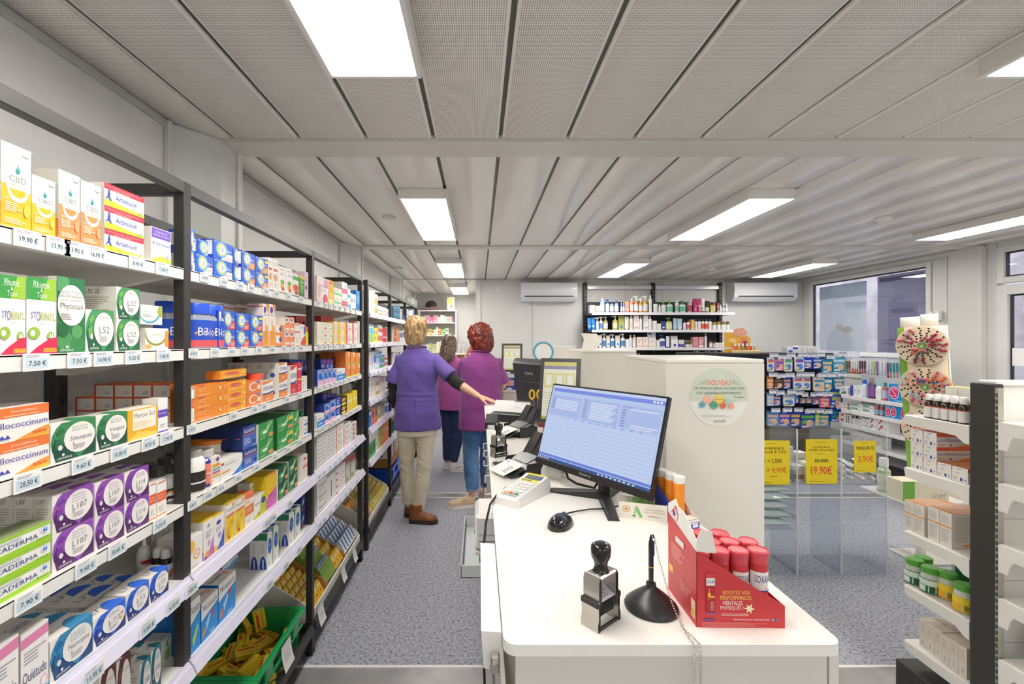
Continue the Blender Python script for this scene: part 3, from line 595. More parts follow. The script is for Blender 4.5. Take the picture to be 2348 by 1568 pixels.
des('ser', 'tall white serum box with red and tan print', 'f5f2ec', [('r', .1, .62, .9, .7, 'd8644a'), ('e', .5, .42, .4, .12, 'e0a878'), ('l', .2, .78, .8, .92, 4, 'bbb'), ('l', .3, .1, .7, .25, 3, 'c98')], n='serum_box'); des('acm', 'white skin care box with fruit print', 'f7f5f1', [('t', 'ACM', .25, .66, .78, .76, '4a4a4a'), ('e', .55, .4, .3, .1, '7ab04a'), ('e', .5, .25, .25, .1, 'e8a83c'), ('e', .62, .15, .2, .08, 'd8503c'), ('l', .2, .85, .8, .93, 2, 'bbb')], n='cosmetic_box')
des('kids', 'white and green box with red fruit', 'f1f4e6', [('r', 0, .72, 1, .9, '5aa84a'), ('r', 0, .2, 1, .5, 'f0b07a'), ('e', .5, .38, .4, .14, 'd8442e'), ('e', .6, .15, .3, .1, 'c83a4a')], n='supplement_box'); des('seven', 'green box with yellow top and figure 7', '3f9a3a', [('r', 0, .85, 1, 1, 'e8c83a'), ('t', '7', .3, .3, .75, .52, 'd8e86a'), ('l', .2, .62, .85, .78, 3, 'c8e06a'), ('r', .1, .05, .9, .2, '2f7a30')], s='347f32', n='supplement_box'); des('pinkb', 'large pink box with violet print', 'eccbdf', [('l', .1, .6, .8, .85, 4, 'c890b8'), ('e', .4, .4, .3, .08, '8a4ab0')], s='e8c4d8', n='supplement_box', d=.12)
R(2, 1, 'ser', 615.5, 624.5, 589, rows=2); R(2, 1, 'ser', 625.5, 637.5, 593, rows=2); R(2, 1, 'acm', 638.8, 654.5, 608, rows=2); R(2, 1, 'acm', 655.6, 670, 613, rows=2); R(2, 1, 'kids', 671, 685, 626); R(2, 1, 'seven', 686, 698, 630); R(2, 1, 'pinkb', 698.6, 707, 622)
R(2, 2, 'br', 510.5, 539, 711.5, n=2); R(2, 2, 'br', 540, 571.5, 716.5, n=2); R(2, 2, 'bry', 572.5, 602, 721, n=2)
des('bside', 'plain blue vitamin box end with white label', '2447b8', [('r', .2, .15, .75, .95, 'ecebf0')], s='2447b8', n='vitamin_box'); R(2, 2, 'bside', 500, 509.5, 711, n=2)
des('alvt', 'tall white and orange syrup box with blue crest', 'fbf3ea', [('r', 0, 0, 1, .36, 'f0a03c'), ('p', [(.45, 1), (1, 1), (1, .72)], 'f08a4a'), ('e', .32, .86, .24, .08, '3a4fa8'), ('t', 'Alvityl', .1, .70, .85, .77, '6a78b8'), ('l', .2, .5, .8, .66, 4, 'f3c4a0'), ('e', .6, .42, .28, .08, 'f4b86a')], s='f2e6da', n='syrup_box', d=.15, se=[('r', 0, .92, 1, .95, 'd8704a')])
R(2, 2, 'alvt', 603.2, 616, 695.5, d=.06); R(2, 2, 'alvt', 618, 632, 696.5, d=.06)
des('bigw', 'large white box with thin red line, behind', 'e8dfd6', [('r', 0, .90, 1, .93, 'd8704a')], s='e2d9d0', n='supplement_box', d=.06)
for i in range(4): R(2, 2, 'bigw', 452+30*i, 480+30*i, 694+1.2*i, sb=.10)
des('alvo', 'orange box with white corner and blue crest', 'f08c4a', [('p', [(0, .3), (.45, .2), (.45, 1), (0, 1)], 'f8f3ea'), ('e', .5, .6, .16, .22, '3a4fa8'), ('l', .5, .2, .9, .35, 2, 'fbd8b8')], s='f0e4d8', n='vitamin_box', d=.08); des('alvs', 'small orange and white vitamin box', 'f4824a', [('p', [(.1, .55), (.9, .65), (.7, 1), (.2, 1)], 'f8f3ea'), ('e', .45, .8, .18, .12, '3a4fa8'), ('r', .1, .06, .9, .25, 'f6e6d8'), ('l', .2, .35, .8, .5, 2, 'fbd8b8')], s='f0e4d8', n='vitamin_box')
R(2, 2, 'alvo', 633, 652, 744, n=2); R(2, 2, 'alvs', 653, 663.5, 726, n=2); R(2, 2, 'alvs', 664.5, 675, 727, n=2)
des('pinw', 'white carton with pink lines', 'f6efe8', [('r', 0, .55, 1, .62, 'd86a78'), ('r', 0, .9, 1, .95, 'd86a78'), ('l', .2, .1, .8, .4, 4, 'ccc')]); des('redal', 'white box with red splash and blue crest', 'f6f0ea', [('p', [(0, 0), (1, 0), (1, .5), (.4, .3)], 'e0563c'), ('e', .8, .7, .15, .2, '3a4fa8'), ('p', [(.7, 1), (1, 1), (1, .8)], 'd83a3a'), ('t', 'Alvityl', .1, .8, .7, .9, '6a78b8')], n='vitamin_box'); des('yelp', 'slim yellow carton with red corner', 'f2dc3a', [('r', 0, .7, 1, 1, 'd8443a')], s='e8d83a')
R(2, 2, 'pinw', 676.5, 687, 740); R(2, 2, 'redal', 688, 701, 743); R(2, 2, 'yelp', 702, 707, 748)
des('redtop', 'red box of the row behind', 'b8242c', [('e', .5, .5, .25, .3, 'e0a4a0')], s='a82028', n='supplement_box', d=.05)
for i in range(4): R(2, 2, 'redtop', 679+8*i, 686.5+8*i, 724, sb=.07)
# third shelf
des('laro3', 'long orange vitamin carton with yellow pill', 'f0902e', [('t', 'Vitamine C', .10, .72, .42, .82, 'fbe6d0'), ('t', '500 mg', .1, .5, .32, .62, 'fbe6d0'), ('t', 'Laroscorbine', .1, .12, .44, .26, 'fdf2e4'), ('r', .1, .9, .28, .97, 'e0504a'), ('e', .78, .55, .05, .24, '8a7a78'), ('e', .78, .55, .035, .19, 'f6e08a'), ('l', .93, .3, .99, .8, 3, 'fbe0c4')], s='e9dfd4', t='ef8a34', n='vitamin_box', d=.045, se=[('r', .0, 0, .12, 1, 'd8502c'), ('b', .35, .12, .8, .5)])
des('laroy', 'yellow orange vitamin carton with red name plate', 'f5a830', [('p', ell(.42, .62, .28, .18), 'd8464a'), ('t', 'Laroscorbine', .2, .56, .62, .68, 'fbdcd0'), ('e', .86, .65, .06, .16, 'f6dc6a'), ('l', .1, .15, .5, .35, 2, 'fbe0a8'), ('l', .7, .15, .95, .3, 2, 'fbe0a8')], s='f09434', t='f0a234', n='vitamin_box', d=.045)
R(2, 3, 'laro3', 446, 519.5, 886, n=3); R(2, 3, 'laroy', 520.5, 565, 876, n=3); R(2, 3, 'laroy', 505, 565, 851.5, z0=.109)
R(2, 3, 'orwt', 438.5, 445, 890, d=.04)
des('laroe', 'orange vitamin carton end with barcode, rear stack', 'ef8a34', [], s='e9dfd4', t='ef8a34', n='vitamin_box', d=.055, se=[('r', 0, 0, .1, 1, 'd8502c'), ('r', 0, .9, 1, 1, 'd8502c'), ('b', .5, .12, .9, .5)])
for i in range(5):
    Yc = 1.30; 
    for j in range(3 if i < 4 else 2):
        o = put('vitamin_box', carton('laroe', .09, .052, .036), None, (-.862-i*.053, 1.335, LV[3]+.0004+j*.0365), PI/2)
        note(o, DES['laroe']['desc'], 'third shelf of the second bay', 'box', 'orange cartons behind on the third shelf', [pos(j, 3), ORD[i]+' from the front'])
des('cecap', 'orange vitamin C box with white swirl', 'f2864a', [('e', .45, .5, .32, .36, 'fbe4d4'), ('e', .5, .5, .26, .26, 'f2864a'), ('p', ell(.78, .84, .12, .1), '6a8ad0'), ('p', ell(.85, .4, .12, .2), 'f4ead8')], s='ec7a40', n='vitamin_box'); R(2, 3, 'cecap', 566, 598, 874.5, n=2)
def isox(k, desc, col): des(k, desc, 'f8f5f0', [('r', 0, 0, 1, .36, col), ('p', [(0, .36), (.5, .33), (1, .40), (1, .47), (.4, .40), (0, .43)], '3a4a9a'), ('t', 'iSOXAN', .06, .55, .94, .74, '2f3f8f'), ('p', [(0, 1), (0, .84), (.5, .88), (1, .99), (1, 1), (.8, 1)], col), ('l', .3, .1, .8, .2, 2, 'fbe4cc')], n='supplement_box', d=.055, se=[('b', .2, .62, .75, .93), ('e', .5, .3, .2, .14, '4a55a5')])
isox('isoB', 'big white and orange box lettered iSOXAN', 'f0924a'); isox('isoS', 'white and orange box lettered iSOXAN, stacked', 'f0924a'); isox('isoR', 'white and red box lettered iSOXAN', 'd8404a')
R(2, 3, 'isoB', 601, 627, 875); R(2, 3, 'isoS', 639, 658.5, 832, n=2, rows=4, d=.05); R(2, 3, 'isoR', 666, 680.5, 839)
des('ptube', 'slim red carton with yellow stripe', 'e03a50', [('r', 0, .4, 1, .46, 'f0c83a'), ('r', .1, .75, .9, .82, 'f6dcd8'), ('l', .2, .1, .8, .3, 3, 'f3b0b0')], s='d83348'); R(2, 3, 'ptube', 681.5, 691.3, 832)
des('wgrn', 'white carton with green loop and blue stripe', 'f2f1ec', [('e', .6, .75, .2, .16, '5aa88a'), ('e', .6, .75, .14, .11, 'f2f1ec'), ('r', .45, .1, .55, .45, '3a8ac8')]); R(2, 3, 'wgrn', 692, 697.7, 862); R(2, 3, 'wgrn', 698.3, 704, 862)
des('navy', 'navy carton with white wave, rear row', '27418f', [('e', .4, .5, .3, .3, 'dfe4f0'), ('e', .45, .45, .26, .24, '27418f')], s='22377c', d=.05)
for i in range(5): R(2, 3, 'navy', 664+8.5*i, 671.5+8.5*i, 824+.6*i, sb=.07)
# fourth shelf
des('magn', 'small white and orange magnesium carton', 'f6efe2', [('r', 0, .62, 1, .74, 'f0a83c'), ('r', 0, .52, 1, .58, '4ab0b8'), ('r', 0, .4, 1, .48, 'd86a98'), ('r', 0, .28, 1, .36, 'f0b84a'), ('p', ell(.65, .88, .2, .08), '7a4ab0')], s='f2e8da', n='supplement_box'); R(2, 4, 'magn', 487, 504.5, 1049)
des('elus', 'wide white carton with blue peak and red cross', 'f5f3f0', [('p', [(.45, 0), (1, 0), (1, .55), (.85, .3)], '4a94e0'), ('p', [(.62, .02), (.86, .02), (.78, .22)], '2a6cc8'), ('p', [(.03, .8), (.14, .8), (.14, .92), (.03, .92)], 'e0384a'), ('t', 'elusanes', .2, .70, .7, .82, 'a8a4a8'), ('r', .05, .36, .4, .44, 'f0a04a')], s='e9e6e0', t='efece6', n='supplement_box', d=.12); R(2, 4, 'elus', 505.5, 556, 1061)
des('asth', 'royal blue and white carton with red stripe', '4a6fc8', [('r', 0, .62, 1, 1, '27408f'), ('t', 'Asthelidot', .08, .70, .92, .90, 'e4e8f4'), ('r', 0, .60, 1, .64, 'd8505a'), ('l', .1, .2, .6, .5, 4, 'c4d0f0'), ('p', [(.6, 0), (1, 0), (1, .4)], '6a9ae0'), ('e', .86, .22, .1, .12, '27408f')], s='1f3068', t='22376f', n='remedy_box', d=.045, se=[('r', .45, .48, .8, .51, 'd8505a')])
R(2, 4, 'asth', 557.5, 589.5, 1034); R(2, 4, 'asth', 556.5, 587, 981, rows=5, sb=.004, z0=.0635)
des('asthb', 'dark blue carton of the lower rear row', '4a6fc8', [], s='1f3068', t='22376f', n='remedy_box', d=.045); R(2, 4, 'asthb', 560, 588, 1040, rows=4, sb=.055)
def grn(k, desc, c): des(k, desc, c, [('e', .35, .45, .28, .2, '5ab86a'), ('p', [(.45, .5), (.9, .95), (.95, .9), (.55, .45)], 'b8dc9a'), ('p', [(.5, .55), (.7, 1), (.74, 1), (.56, .5)], 'd4ecc0'), ('e', .82, .2, .16, .12, 'f09a5a'), ('l', .1, .1, .55, .24, 3, 'a8d8a8'), ('e', .4, .45, .16, .08, 'f2f5ea')], s='f1eee6', t='2a6a3c', n='herbal_box', d=.05)
grn('grnA', 'bright green herbal box with white starburst', '2f9a4a'); grn('grnB', 'tall bright green herbal box with yellow tag', '2f9a4a'); DES['grnB']['el'] = DES['grnB']['el']+[('r', .72, .62, 1, .84, 'f2d83a')]
grn('grnC', 'narrow bright green herbal box with starburst', '35a350'); grn('grnD', 'dark green herbal box with light green starburst', '1f5a38')
DES['grnB']['s'] = '1f5a30'
R(2, 4, 'grnA', 592, 627, 973.5, n=2, rows=3); R(2, 4, 'grnB', 635.5, 671, 960, n=2, rows=3); R(2, 4, 'grnC', 672, 686, 945, n=2, rows=2)
des('whb', 'small white and blue carton', 'f2f1ee', [('r', 0, .1, 1, .32, '4a90d8'), ('l', .2, .5, .8, .8, 3, 'aab')]); R(2, 4, 'whb', 697, 705.5, 958, n=2)
# fifth shelf
des('yS', 'white carton with orange S badge and arch', 'f6f3ee', [('e', .12, .72, .3, .2, 'f6c45a'), ('e', .55, .42, .26, .16, 'f0a83c'), ('e', .55, .42, .20, .12, 'f6f3ee'), ('t', 'S', .46, .36, .64, .48, 'f0a83c'), ('l', .1, .05, .8, .14, 2, 'c8c0b8')], s='ebe6de', n='vitamin_box', d=.09)
des('p88', 'tall white syrup box with violet cape and 88', 'f7f4f0', [('t', '88', .42, .30, .72, .46, 'b06ac0'), ('p', [(.2, 0), (1, 0), (1, .5), (.75, .25)], 'c070c8'), ('p', [(0, 0), (.4, 0), (.3, .2)], '8a3aa8'), ('e', .5, .85, .15, .05, 'b0a8b0'), ('l', .2, .55, .85, .74, 4, 'c0b8c4'), ('e', .35, .12, .2, .08, 'f0a83c')], s='f0ece6', t='e6bc2c', n='syrup_box', d=.05, se=[('r', 0, 0, 1, .22, '9a3ab0')])
des('b88', 'tall white syrup box with blue cape and 88', 'f7f4f0', [('t', '88', .40, .32, .72, .48, '5a68c0'), ('p', [(.25, 0), (1, 0), (1, .55), (.75, .28)], '4a58b8'), ('r', 0, .0, .3, .16, 'f0b45a'), ('e', .45, .80, .22, .06, '4a4a98'), ('l', .2, .56, .85, .7, 3, 'c0b8c4')], s='f0ece6', t='e6bc2c', n='syrup_box', d=.05, se=[('r', .6, 0, 1, .2, '2f3fb0')])
R(2, 5, 'yS', 434, 464.5, 1238); R(2, 5, 'p88', 466.5, 489, 1199, rows=3); R(2, 5, 'b88', 490, 514, 1188, rows=3)
des('prop', 'yellow and white syrup box lettered Propolis', 'f4cf3a', [('r', 0, .70, 1, 1, 'f6f2e8'), ('t', 'Propolis', .08, .74, .92, .87, '6a645c'), ('r', .1, .62, .95, .70, 'e88a6a'), ('e', .8, .9, .12, .05, 'f0a05a'), ('r', 0, .98, 1, 1, 'f07a3a'), ('l', .5, .4, .9, .55, 3, 'dcae2c'), ('l', .1, .1, .5, .4, 5, 'dcae2c'), ('e', .35, .1, .1, .05, 'b8402c')], s='efeae0', t='c9b428', n='syrup_box', d=.1)
R(2, 5, 'prop', 517, 538.5, 1158); R(2, 5, 'prop', 539.5, 561, 1146); des('orp', 'white carton with orange middle band', 'f5eee6', [('r', 0, .32, 1, .62, 'f0804a'), ('p', [(.0, .86), (1, .8), (1, 1), (0, 1)], 'f0804a'), ('e', .3, .74, .2, .06, 'e8c89a'), ('l', .2, .42, .9, .56, 3, 'fbd8c0'), ('l', .2, .1, .7, .2, 2, 'b8c4e0')], s='f0c8a8', t='f0804a', n='syrup_box'); R(2, 5, 'orp', 562, 581.5, 1136)
des('alvg', 'white and lime vitamin carton with navy oval', 'f7f5f0', [('p', [(0, 0), (1, 0), (1, 1), (.62, 1), (.5, .3), (0, .12)], 'c4d43c'), ('e', .8, .68, .18, .16, '3a4a9a'), ('t', 'Alvityl', .04, .60, .6, .74, '6a70a8'), ('p', ell(.4, .16, .1, .06), 'e0587a')], s='e9e5dd', t='d8d4cc', n='vitamin_box'); R(2, 5, 'alvg', 582.5, 609, 1145); R(2, 5, 'alvg', 572, 599, 1110, sb=.05, n=2)
des('ypk', 'tall yellow and magenta carton with round outline', 'f5cc2a', [('p', [(0, 0), (1, 0), (1, .55), (0, .32)], 'd86ac0'), ('e', .5, .72, .38, .17, 'e0b422'), ('e', .5, .72, .34, .15, 'f5cc2a'), ('t', 'Oméga', .25, .70, .75, .76, 'b8962a'), ('r', 0, .95, 1, 1, 'f0904a'), ('l', .15, .35, .7, .44, 2, '8a3aa0')], s='e0c020', t='caa81c', n='supplement_box', d=.08); R(2, 5, 'ypk', 610.5, 634, 1094)
R(2, 5, 'grnD', 637.5, 660, 1076, n=2, rows=3); R(2, 5, 'grnD', 661, 682, 1058, n=2, rows=3); des('pkw', 'pale pink and white carton', 'f0e0d8', [('r', 0, .5, 1, .6, 'e08a8a'), ('r', .2, .8, .8, .9, 'd86a6a')]); R(2, 5, 'pkw', 694, 705, 1046)
des('beige', 'beige carton with red bars, rear row', 'd8ccc0', [('l', .1, .1, .9, .9, 6, 'd86a4a')], s='ccc0b4', d=.06); R(2, 5, 'beige', 672, 690, 1030, sb=.10, n=2)
# sixth shelf
des('nico', 'wide white and blue patch carton with orange splash', '2f94e0', [('p', [(0, .55), (1, .72), (1, 1), (0, 1)], 'f2f0ea'), ('t', 'Nicopatch', .1, .70, .92, .90, '2c2c30'), ('p', [(.1, .1), (.25, .2), (.2, .35), (.06, .2)], 'f08a4a'), ('p', [(.3, .2), (.55, .5), (.5, .6), (.25, .4)], 'a8d8f4'), ('p', [(.62, .4), (.75, .6), (.7, .7), (.6, .5)], 'e8585a'), ('l', .5, .04, .9, .14, 2, 'c0e0f8')], s='1f78c8', t='e2dfd8', te=[('t', 'Nicopatch', .1, .3, .7, .6, '333'), ('r', .7, .2, .9, .5, 'f0a48a')], n='patch_box', d=.07)
des('nicog', 'wide white and blue patch carton with green splash', '2f94e0', [('p', [(0, .55), (1, .72), (1, 1), (0, 1)], 'f2f0ea'), ('t', 'Nicopatch', .1, .70, .92, .90, '2c2c30'), ('p', [(.3, .1), (.8, .4), (.75, .5), (.2, .25)], 'b4dc5a')], s='1f78c8', t='e2dfd8', n='patch_box', d=.07)
R(2, 6, 'nicog', 435.5, 459, 1383, rows=2); R(2, 6, 'nico', 461, 500, 1385, rows=2); R(2, 6, 'nico', 501, 540, 1342, rows=2); R(2, 6, 'nico', 510, 545, 1302, sb=.07, z0=.082)
des('nicr', 'white gum carton with green corner and blue oval', 'f3f2ee', [('p', [(.92, 0), (1, 0), (1, 1), (.9, 1)], '2f9a72'), ('p', [(.5, 1), (1, 1), (1, .9)], '2f9a72'), ('e', .42, .60, .32, .22, '2f5fc8'), ('t', 'gum', .25, .56, .6, .66, 'e4ecfa'), ('l', .1, .08, .5, .2, 2, 'aab')], s='f0efea', t='eceae4', n='gum_box', d=.04, se=[('r', 0, .80, 1, 1, '2f8a62'), ('p', ell(.5, 0, .42, .36, 24), '2747a8'), ('r', .42, .02, .58, .28, 'c8d4f0'), ('l', .3, .46, .7, .72, 5, 'c4c8c4')], te=[('e', .5, .5, .3, .3, '2f5fc8')])
des('nicrA', **{'desc': 'white gum carton with green cap, front group', 'f': 'f3f2ee', 'el': DES['nicr']['el'], 's': 'f0efea', 't': 'eceae4', 'se': DES['nicr']['se'], 'te': DES['nicr']['te'], 'n': 'gum_box', 'd': .04})
R(2, 6, 'nicrA', 613, 626, 1223, rows=2, sb=.006, d=.033); R(2, 6, 'nicrA', 627, 640, 1209, rows=2, sb=.006, d=.033); R(2, 6, 'nicr', 662, 676, 1179, rows=2, sb=.007, d=.033); R(2, 6, 'nicr', 677, 690, 1167, rows=2, sb=.007, d=.033)
des('bluer', 'royal blue carton with red and white flash', '23408f', [('p', [(.2, .3), (.8, .6), (.8, .8), (.3, .6)], 'dfe2f0'), ('r', .1, .05, .9, .15, 'd8404a')], s='1f3578'); R(2, 6, 'bluer', 691, 699, 1138, n=2, sb=.02); R(2, 6, 'bluer', 699.6, 707, 1134, n=2, sb=.02)
# ---- third bay and the second rack: simpler print
def st(k, desc, f, bands=(), s='e6e2da', t=None, n='medicine_box', d=.05, extra=(), se=()):
    """a carton with bands: (v0, v1, colour)"""
    des(k, desc, f, [('r', 0, a, 1, c, q) for a, c, q in bands]+list(extra), s=s, t=t, n=n, d=d, se=se)
st('pkleaf', 'big white box with pink leaves', 'f6eaea', [(.0, .12, 'f0d4d8')], extra=[('e', .2, .45, .14, .3, 'eab8c4'), ('e', .78, .8, .2, .2, 'e89ab0'), ('e', .72, .15, .22, .2, 'e0506e'), ('t', 'femibion', .3, .62, .95, .7, '8a8aa8'), ('l', .35, .45, .85, .55, 2, 'd0c0c8')], n='supplement_box', s='e6d0d4')
st('yleaf', 'yellow box with red leaf pattern', 'f6c43a', [(0, .2, 'fbeaa8')], extra=[('e', .5, .6, .25, .1, 'f0a83c'), ('e', .45, .9, .3, .1, 'e8642c'), ('e', .4, .35, .2, .1, 'f8e07a')], n='supplement_box')
st('wgr2', 'white box with mint green band', 'f2f1ea', [(.18, .5, 'a4dcb0')], extra=[('l', .1, .62, .8, .85, 3, 'e8b89a'), ('t', 'omegabiane', .1, .28, .9, .42, '5a9a7a')], n='supplement_box')
st('pprt', 'white box with raspberry panel', 'f4f0ea', [(.1, .5, 'd84a78')], extra=[('t', 'Physio', .15, .22, .8, .38, 'f6d8e0'), ('r', .6, .55, .75, .8, 'e04a6a')], n='supplement_box', d=.08)
st('wblq', 'slim white box with sky blue square', 'f3f2ee', [(.08, .42, '4ab4e8')], extra=[('l', .2, .55, .8, .75, 2, 'b8c8d0')], n='supplement_box')
st('wblk', 'white box with small black slots', 'f5f4f0', [(0, .06, '3a3a3c')], extra=[('r', .14, .45, .3, .7, '26262a'), ('r', .66, .45, .8, .7, '26262a')], n='supplement_box')
st('blup', 'bright blue swimmer box', '3a8ad8', [(.0, .3, '2f7ac8')], extra=[('e', .5, .55, .45, .2, '5ab0ec')], s='2f78c4', n='ear_plug_box')
st('crm', 'wide cream box with green lettering', 'f1ecdc', [], extra=[('t', 'physiomance', .25, .62, .92, .8, '7aa87a'), ('t', 'Oméga', .5, .38, .8, .5, '9ab89a'), ('e', .5, .2, .08, .1, 'e06a4a'), ('r', .8, .1, .95, .25, '8ac0a0')], s='e2dac6', n='supplement_box', d=.06)
st('ywav', 'yellow and white box with tall arch', 'f0e6d0', [], extra=[('r', 0, 0, .2, 1, 'f2c23a'), ('e', .55, .5, .3, .34, 'd8d4cc'), ('r', .35, .1, .75, .22, 'f4ea5a'), ('r', .75, 0, 1, 1, 'f0c84a')], s='e8bc34', n='supplement_box')
st('rwav', 'red and white box with tall arch', 'f0e4e0', [], extra=[('r', 0, 0, .22, 1, 'e0645c'), ('e', .55, .5, .3, .34, 'dcd6d2'), ('r', .35, .3, .8, .5, 'f0a8a0')], s='d85a54', n='supplement_box')
st('rtop', 'red box of the rear row', 'b0242c', [], extra=[('e', .5, .4, .22, .3, 'd88a80')], s='a02028', n='supplement_box')
st('orab', 'tall orange box with lime foot', 'f0923c', [(0, .1, 'c4d43a')], extra=[('r', .6, .6, .95, .92, 'f6d8b0'), ('t', 'Berocca', .3, .86, .95, .95, 'fbe8d4'), ('l', .2, .25, .7, .5, 3, 'f6b87a')], s='d8722c', t='e08030', n='vitamin_box', d=.06)
st('rgl', 'blue, white and pink box with blue knot', '8ab4ec', [(.0, .35, 'ecc0e0')], extra=[('e', .4, .6, .24, .22, '2a5cc8'), ('e', .66, .45, .2, .14, '2a7ae0'), ('p', [(.6, .9), (1, .75), (1, .95)], 'e0405a')], s='27418f', t='22377c', n='digestive_box')
st('rgd', 'royal blue box with white knot', '2a56c0', [(.0, .2, 'e8e8f0')], extra=[('e', .45, .55, .25, .22, 'c8d8f4'), ('e', .48, .55, .14, .12, '2a56c0'), ('r', .6, .8, .95, .95, 'e0485c')], s='22377c', t='1f3270', n='digestive_box')
st('brb', 'bright blue and white wide box', 'f0f1f3', [(0, .5, '2f94e4')], extra=[('r', .2, .2, .75, .3, 'd8ecfa'), ('r', .1, .62, .6, .7, '8a98b0')], s='e4e4e4', n='digestive_box')
st('byel', 'black and yellow box', '2c2430', [], extra=[('p', ell(.5, .7, .36, .2), 'f0c83a'), ('p', ell(.5, .22, .38, .18), 'f0d84a'), ('t', 'WAX', .2, .62, .8, .78, '2c2430')], s='1f1c24', n='ear_drop_box')
st('yst', 'plain yellow cartons with white plate', 'f2da3a', [(.0, .1, 'e8c424')], extra=[('r', .2, .5, .85, .64, 'f8f2d0'), ('l', .3, .2, .7, .35, 2, 'd8a82a')], s='c8b028', t='c0a824', n='wound_care_box')
st('grb', 'grey white carton edge', 'd8d4cc', [], extra=[('l', .2, .2, .8, .8, 4, 'a8a49c')], s='c8c4bc', t='a8a49c')
st('pflat', 'flat white carton with printed end', 'ece9e6', [], extra=[('t', 'Ialuset plus', .08, .25, .9, .75, '3a3644')], s='d4d0ca', n='dressing_box', d=.1)
st('orfl', 'flat white carton with orange corner', 'f4f2ee', [], extra=[('p', [(0, 0), (.14, 0), (.06, .5), (.14, 1), (0, 1)], 'f08a4a'), ('l', .25, .2, .9, .8, 3, 'a8a4ac'), ('p', ell(.6, .5, .2, .28), 'e0dcd8')], s='eceae6', n='dressing_box', d=.1)
st('orf2', 'flat white carton with orange bar and grey oval', 'f4f2ee', [(0, .1, 'e87a4a')], extra=[('p', ell(.5, .55, .25, .3), '9a98a8'), ('p', [(.85, .1), (1, .1), (1, .9), (.92, .9)], 'f0a070')], s='eceae6', n='dressing_box', d=.1)
st('lil', 'lilac and violet carton lying flat', 'a8a8e0', [(.0, .5, '5a4ac8')], extra=[('r', .1, .62, .9, .9, 'c8ccf0')], s='5a3ac0', t='b4b8ec', n='gel_box', d=.09)
st('wlin', 'white carton with fine black lettering', 'f2f1ee', [], extra=[('t', 'Nasal', .2, .4, .9, .7, '4a4a50'), ('l', .2, .1, .8, .3, 2, 'bbb')], s='e4e2de', t='cfccc6', n='nasal_spray_box', d=.06)
st('wver', 'white carton with upright lettering', 'f2f1ee', [], extra=[('r', .45, .2, .55, .8, '6a6a70')], s='e8e6e2', n='nasal_spray_box')
st('rtri', 'white carton with red triangles and green line', 'f3f2ef', [], extra=[('p', [(.05, .2), (.28, .2), (.1, .6)], 'd8424a'), ('p', [(.45, .5), (.6, .6), (.55, .75)], '6ab04a'), ('r', .65, .75, .95, .83, 'e08a7a')], s='e6e4e0', n='nasal_spray_box')
st('gph', 'grey carton with green photo', 'c4c2bc', [(.75, 1, 'b0443c')], extra=[('r', .1, .15, .9, .6, 'e0ded8'), ('e', .3, .2, .2, .1, '9ab04a')], s='b4b2ac', n='eye_care_box')
st('pxs', 'violet carton of the rear row', '5a2a50', [(.4, .6, '8a4a7a')], s='4a2444')
R(3, 1, 'pkleaf', 727, 753, 631, d=.09); R(3, 1, 'yleaf', 754, 763.8, 640.6); R(3, 1, 'wgr2', 765.5, 783.5, 658, n=2); R(3, 1, 'pprt', 784.5, 796, 645, n=2); R(3, 1, 'wblq', 796.8, 803.5, 661, n=2); R(3, 1, 'wblk', 804.2, 816, 672); R(3, 1, 'blup', 816.5, 824.8, 665)
R(3, 2, 'crm', 727, 763, 737, n=3); R(3, 2, 'ywav', 764, 777, 737, n=2); R(3, 2, 'ywav', 777.6, 793, 737.5, n=2); R(3, 2, 'rwav', 793.6, 808, 739, n=2); R(3, 2, 'rwav', 808.6, 819.6, 740, n=2); R(3, 2, 'grb', 820, 824.8, 736)
for i in range(4): R(3, 2, 'rtop', 736+7.4*i, 743+7.4*i, 724, sb=.07)
R(3, 3, 'rgl', 728, 743, 849); R(3, 3, 'rgl', 743.5, 752, 847); R(3, 3, 'rgl', 752.5, 761, 844); R(3, 3, 'rgl', 761.6, 771.5, 849); R(3, 3, 'brb', 772, 791, 847); R(3, 3, 'rgd', 735, 747, 824, sb=.055, rows=1); R(3, 3, 'rgd', 747.6, 756, 824, sb=.055); R(3, 3, 'rgd', 756.5, 764, 824, sb=.055)
for i in range(3): R(3, 3, 'orab', 792.3+11.4*i, 803+11.4*i, 806+1.5*i, n=2, sb=.002)
for i in range(3): R(3, 3, 'orab', 753+8.6*i, 761+8.6*i, 807, n=2, sb=.125, d=.05)
R(3, 4, 'brb', 727, 743.4, 953); R(3, 4, 'rgl', 744, 756, 928, n=2); R(3, 4, 'rgl', 756.6, 770, 920, n=2); R(3, 4, 'rgd', 770.6, 780.6, 913, n=2); R(3, 4, 'byel', 781.4, 795, 913, n=2); R(3, 4, 'yst', 795.6, 808, 905); R(3, 4, 'yst', 808.6, 819, 898)
for i in range(4): R(3, 4, 'rgd', 740+9*i, 748+9*i, 905, sb=.056, rows=2)
for i in range(3): R(3, 4, 'grb', 761+6*i, 766.4+6*i, 884, sb=.13)
for i in range(4): R(4, 4, 'grb', 801+6*i, 806.4+6*i, 880, sb=.13)
R(3, 5, 'pflat', 727, 748.5, 1002, n=8); R(3, 5, 'orfl', 771, 787.4, 978, n=4); R(3, 5, 'orfl', 788, 803.4, 975, n=4); R(3, 5, 'orf2', 804, 817.6, 973, n=4); R(3, 5, 'pflat', 749.5, 770, 988, n=8)
for i in range(3): R(4, 5, 'pxs', 803+8*i, 810+8*i, 945, sb=.13)
R(3, 6, 'wlin', 727, 749, 1108, n=3); R(3, 6, 'wver', 750, 768.4, 1097); R(3, 6, 'rtri', 769, 792, 1079, n=4); R(3, 6, 'gph', 793, 803, 1050); R(3, 6, 'gph', 804, 815, 1046)
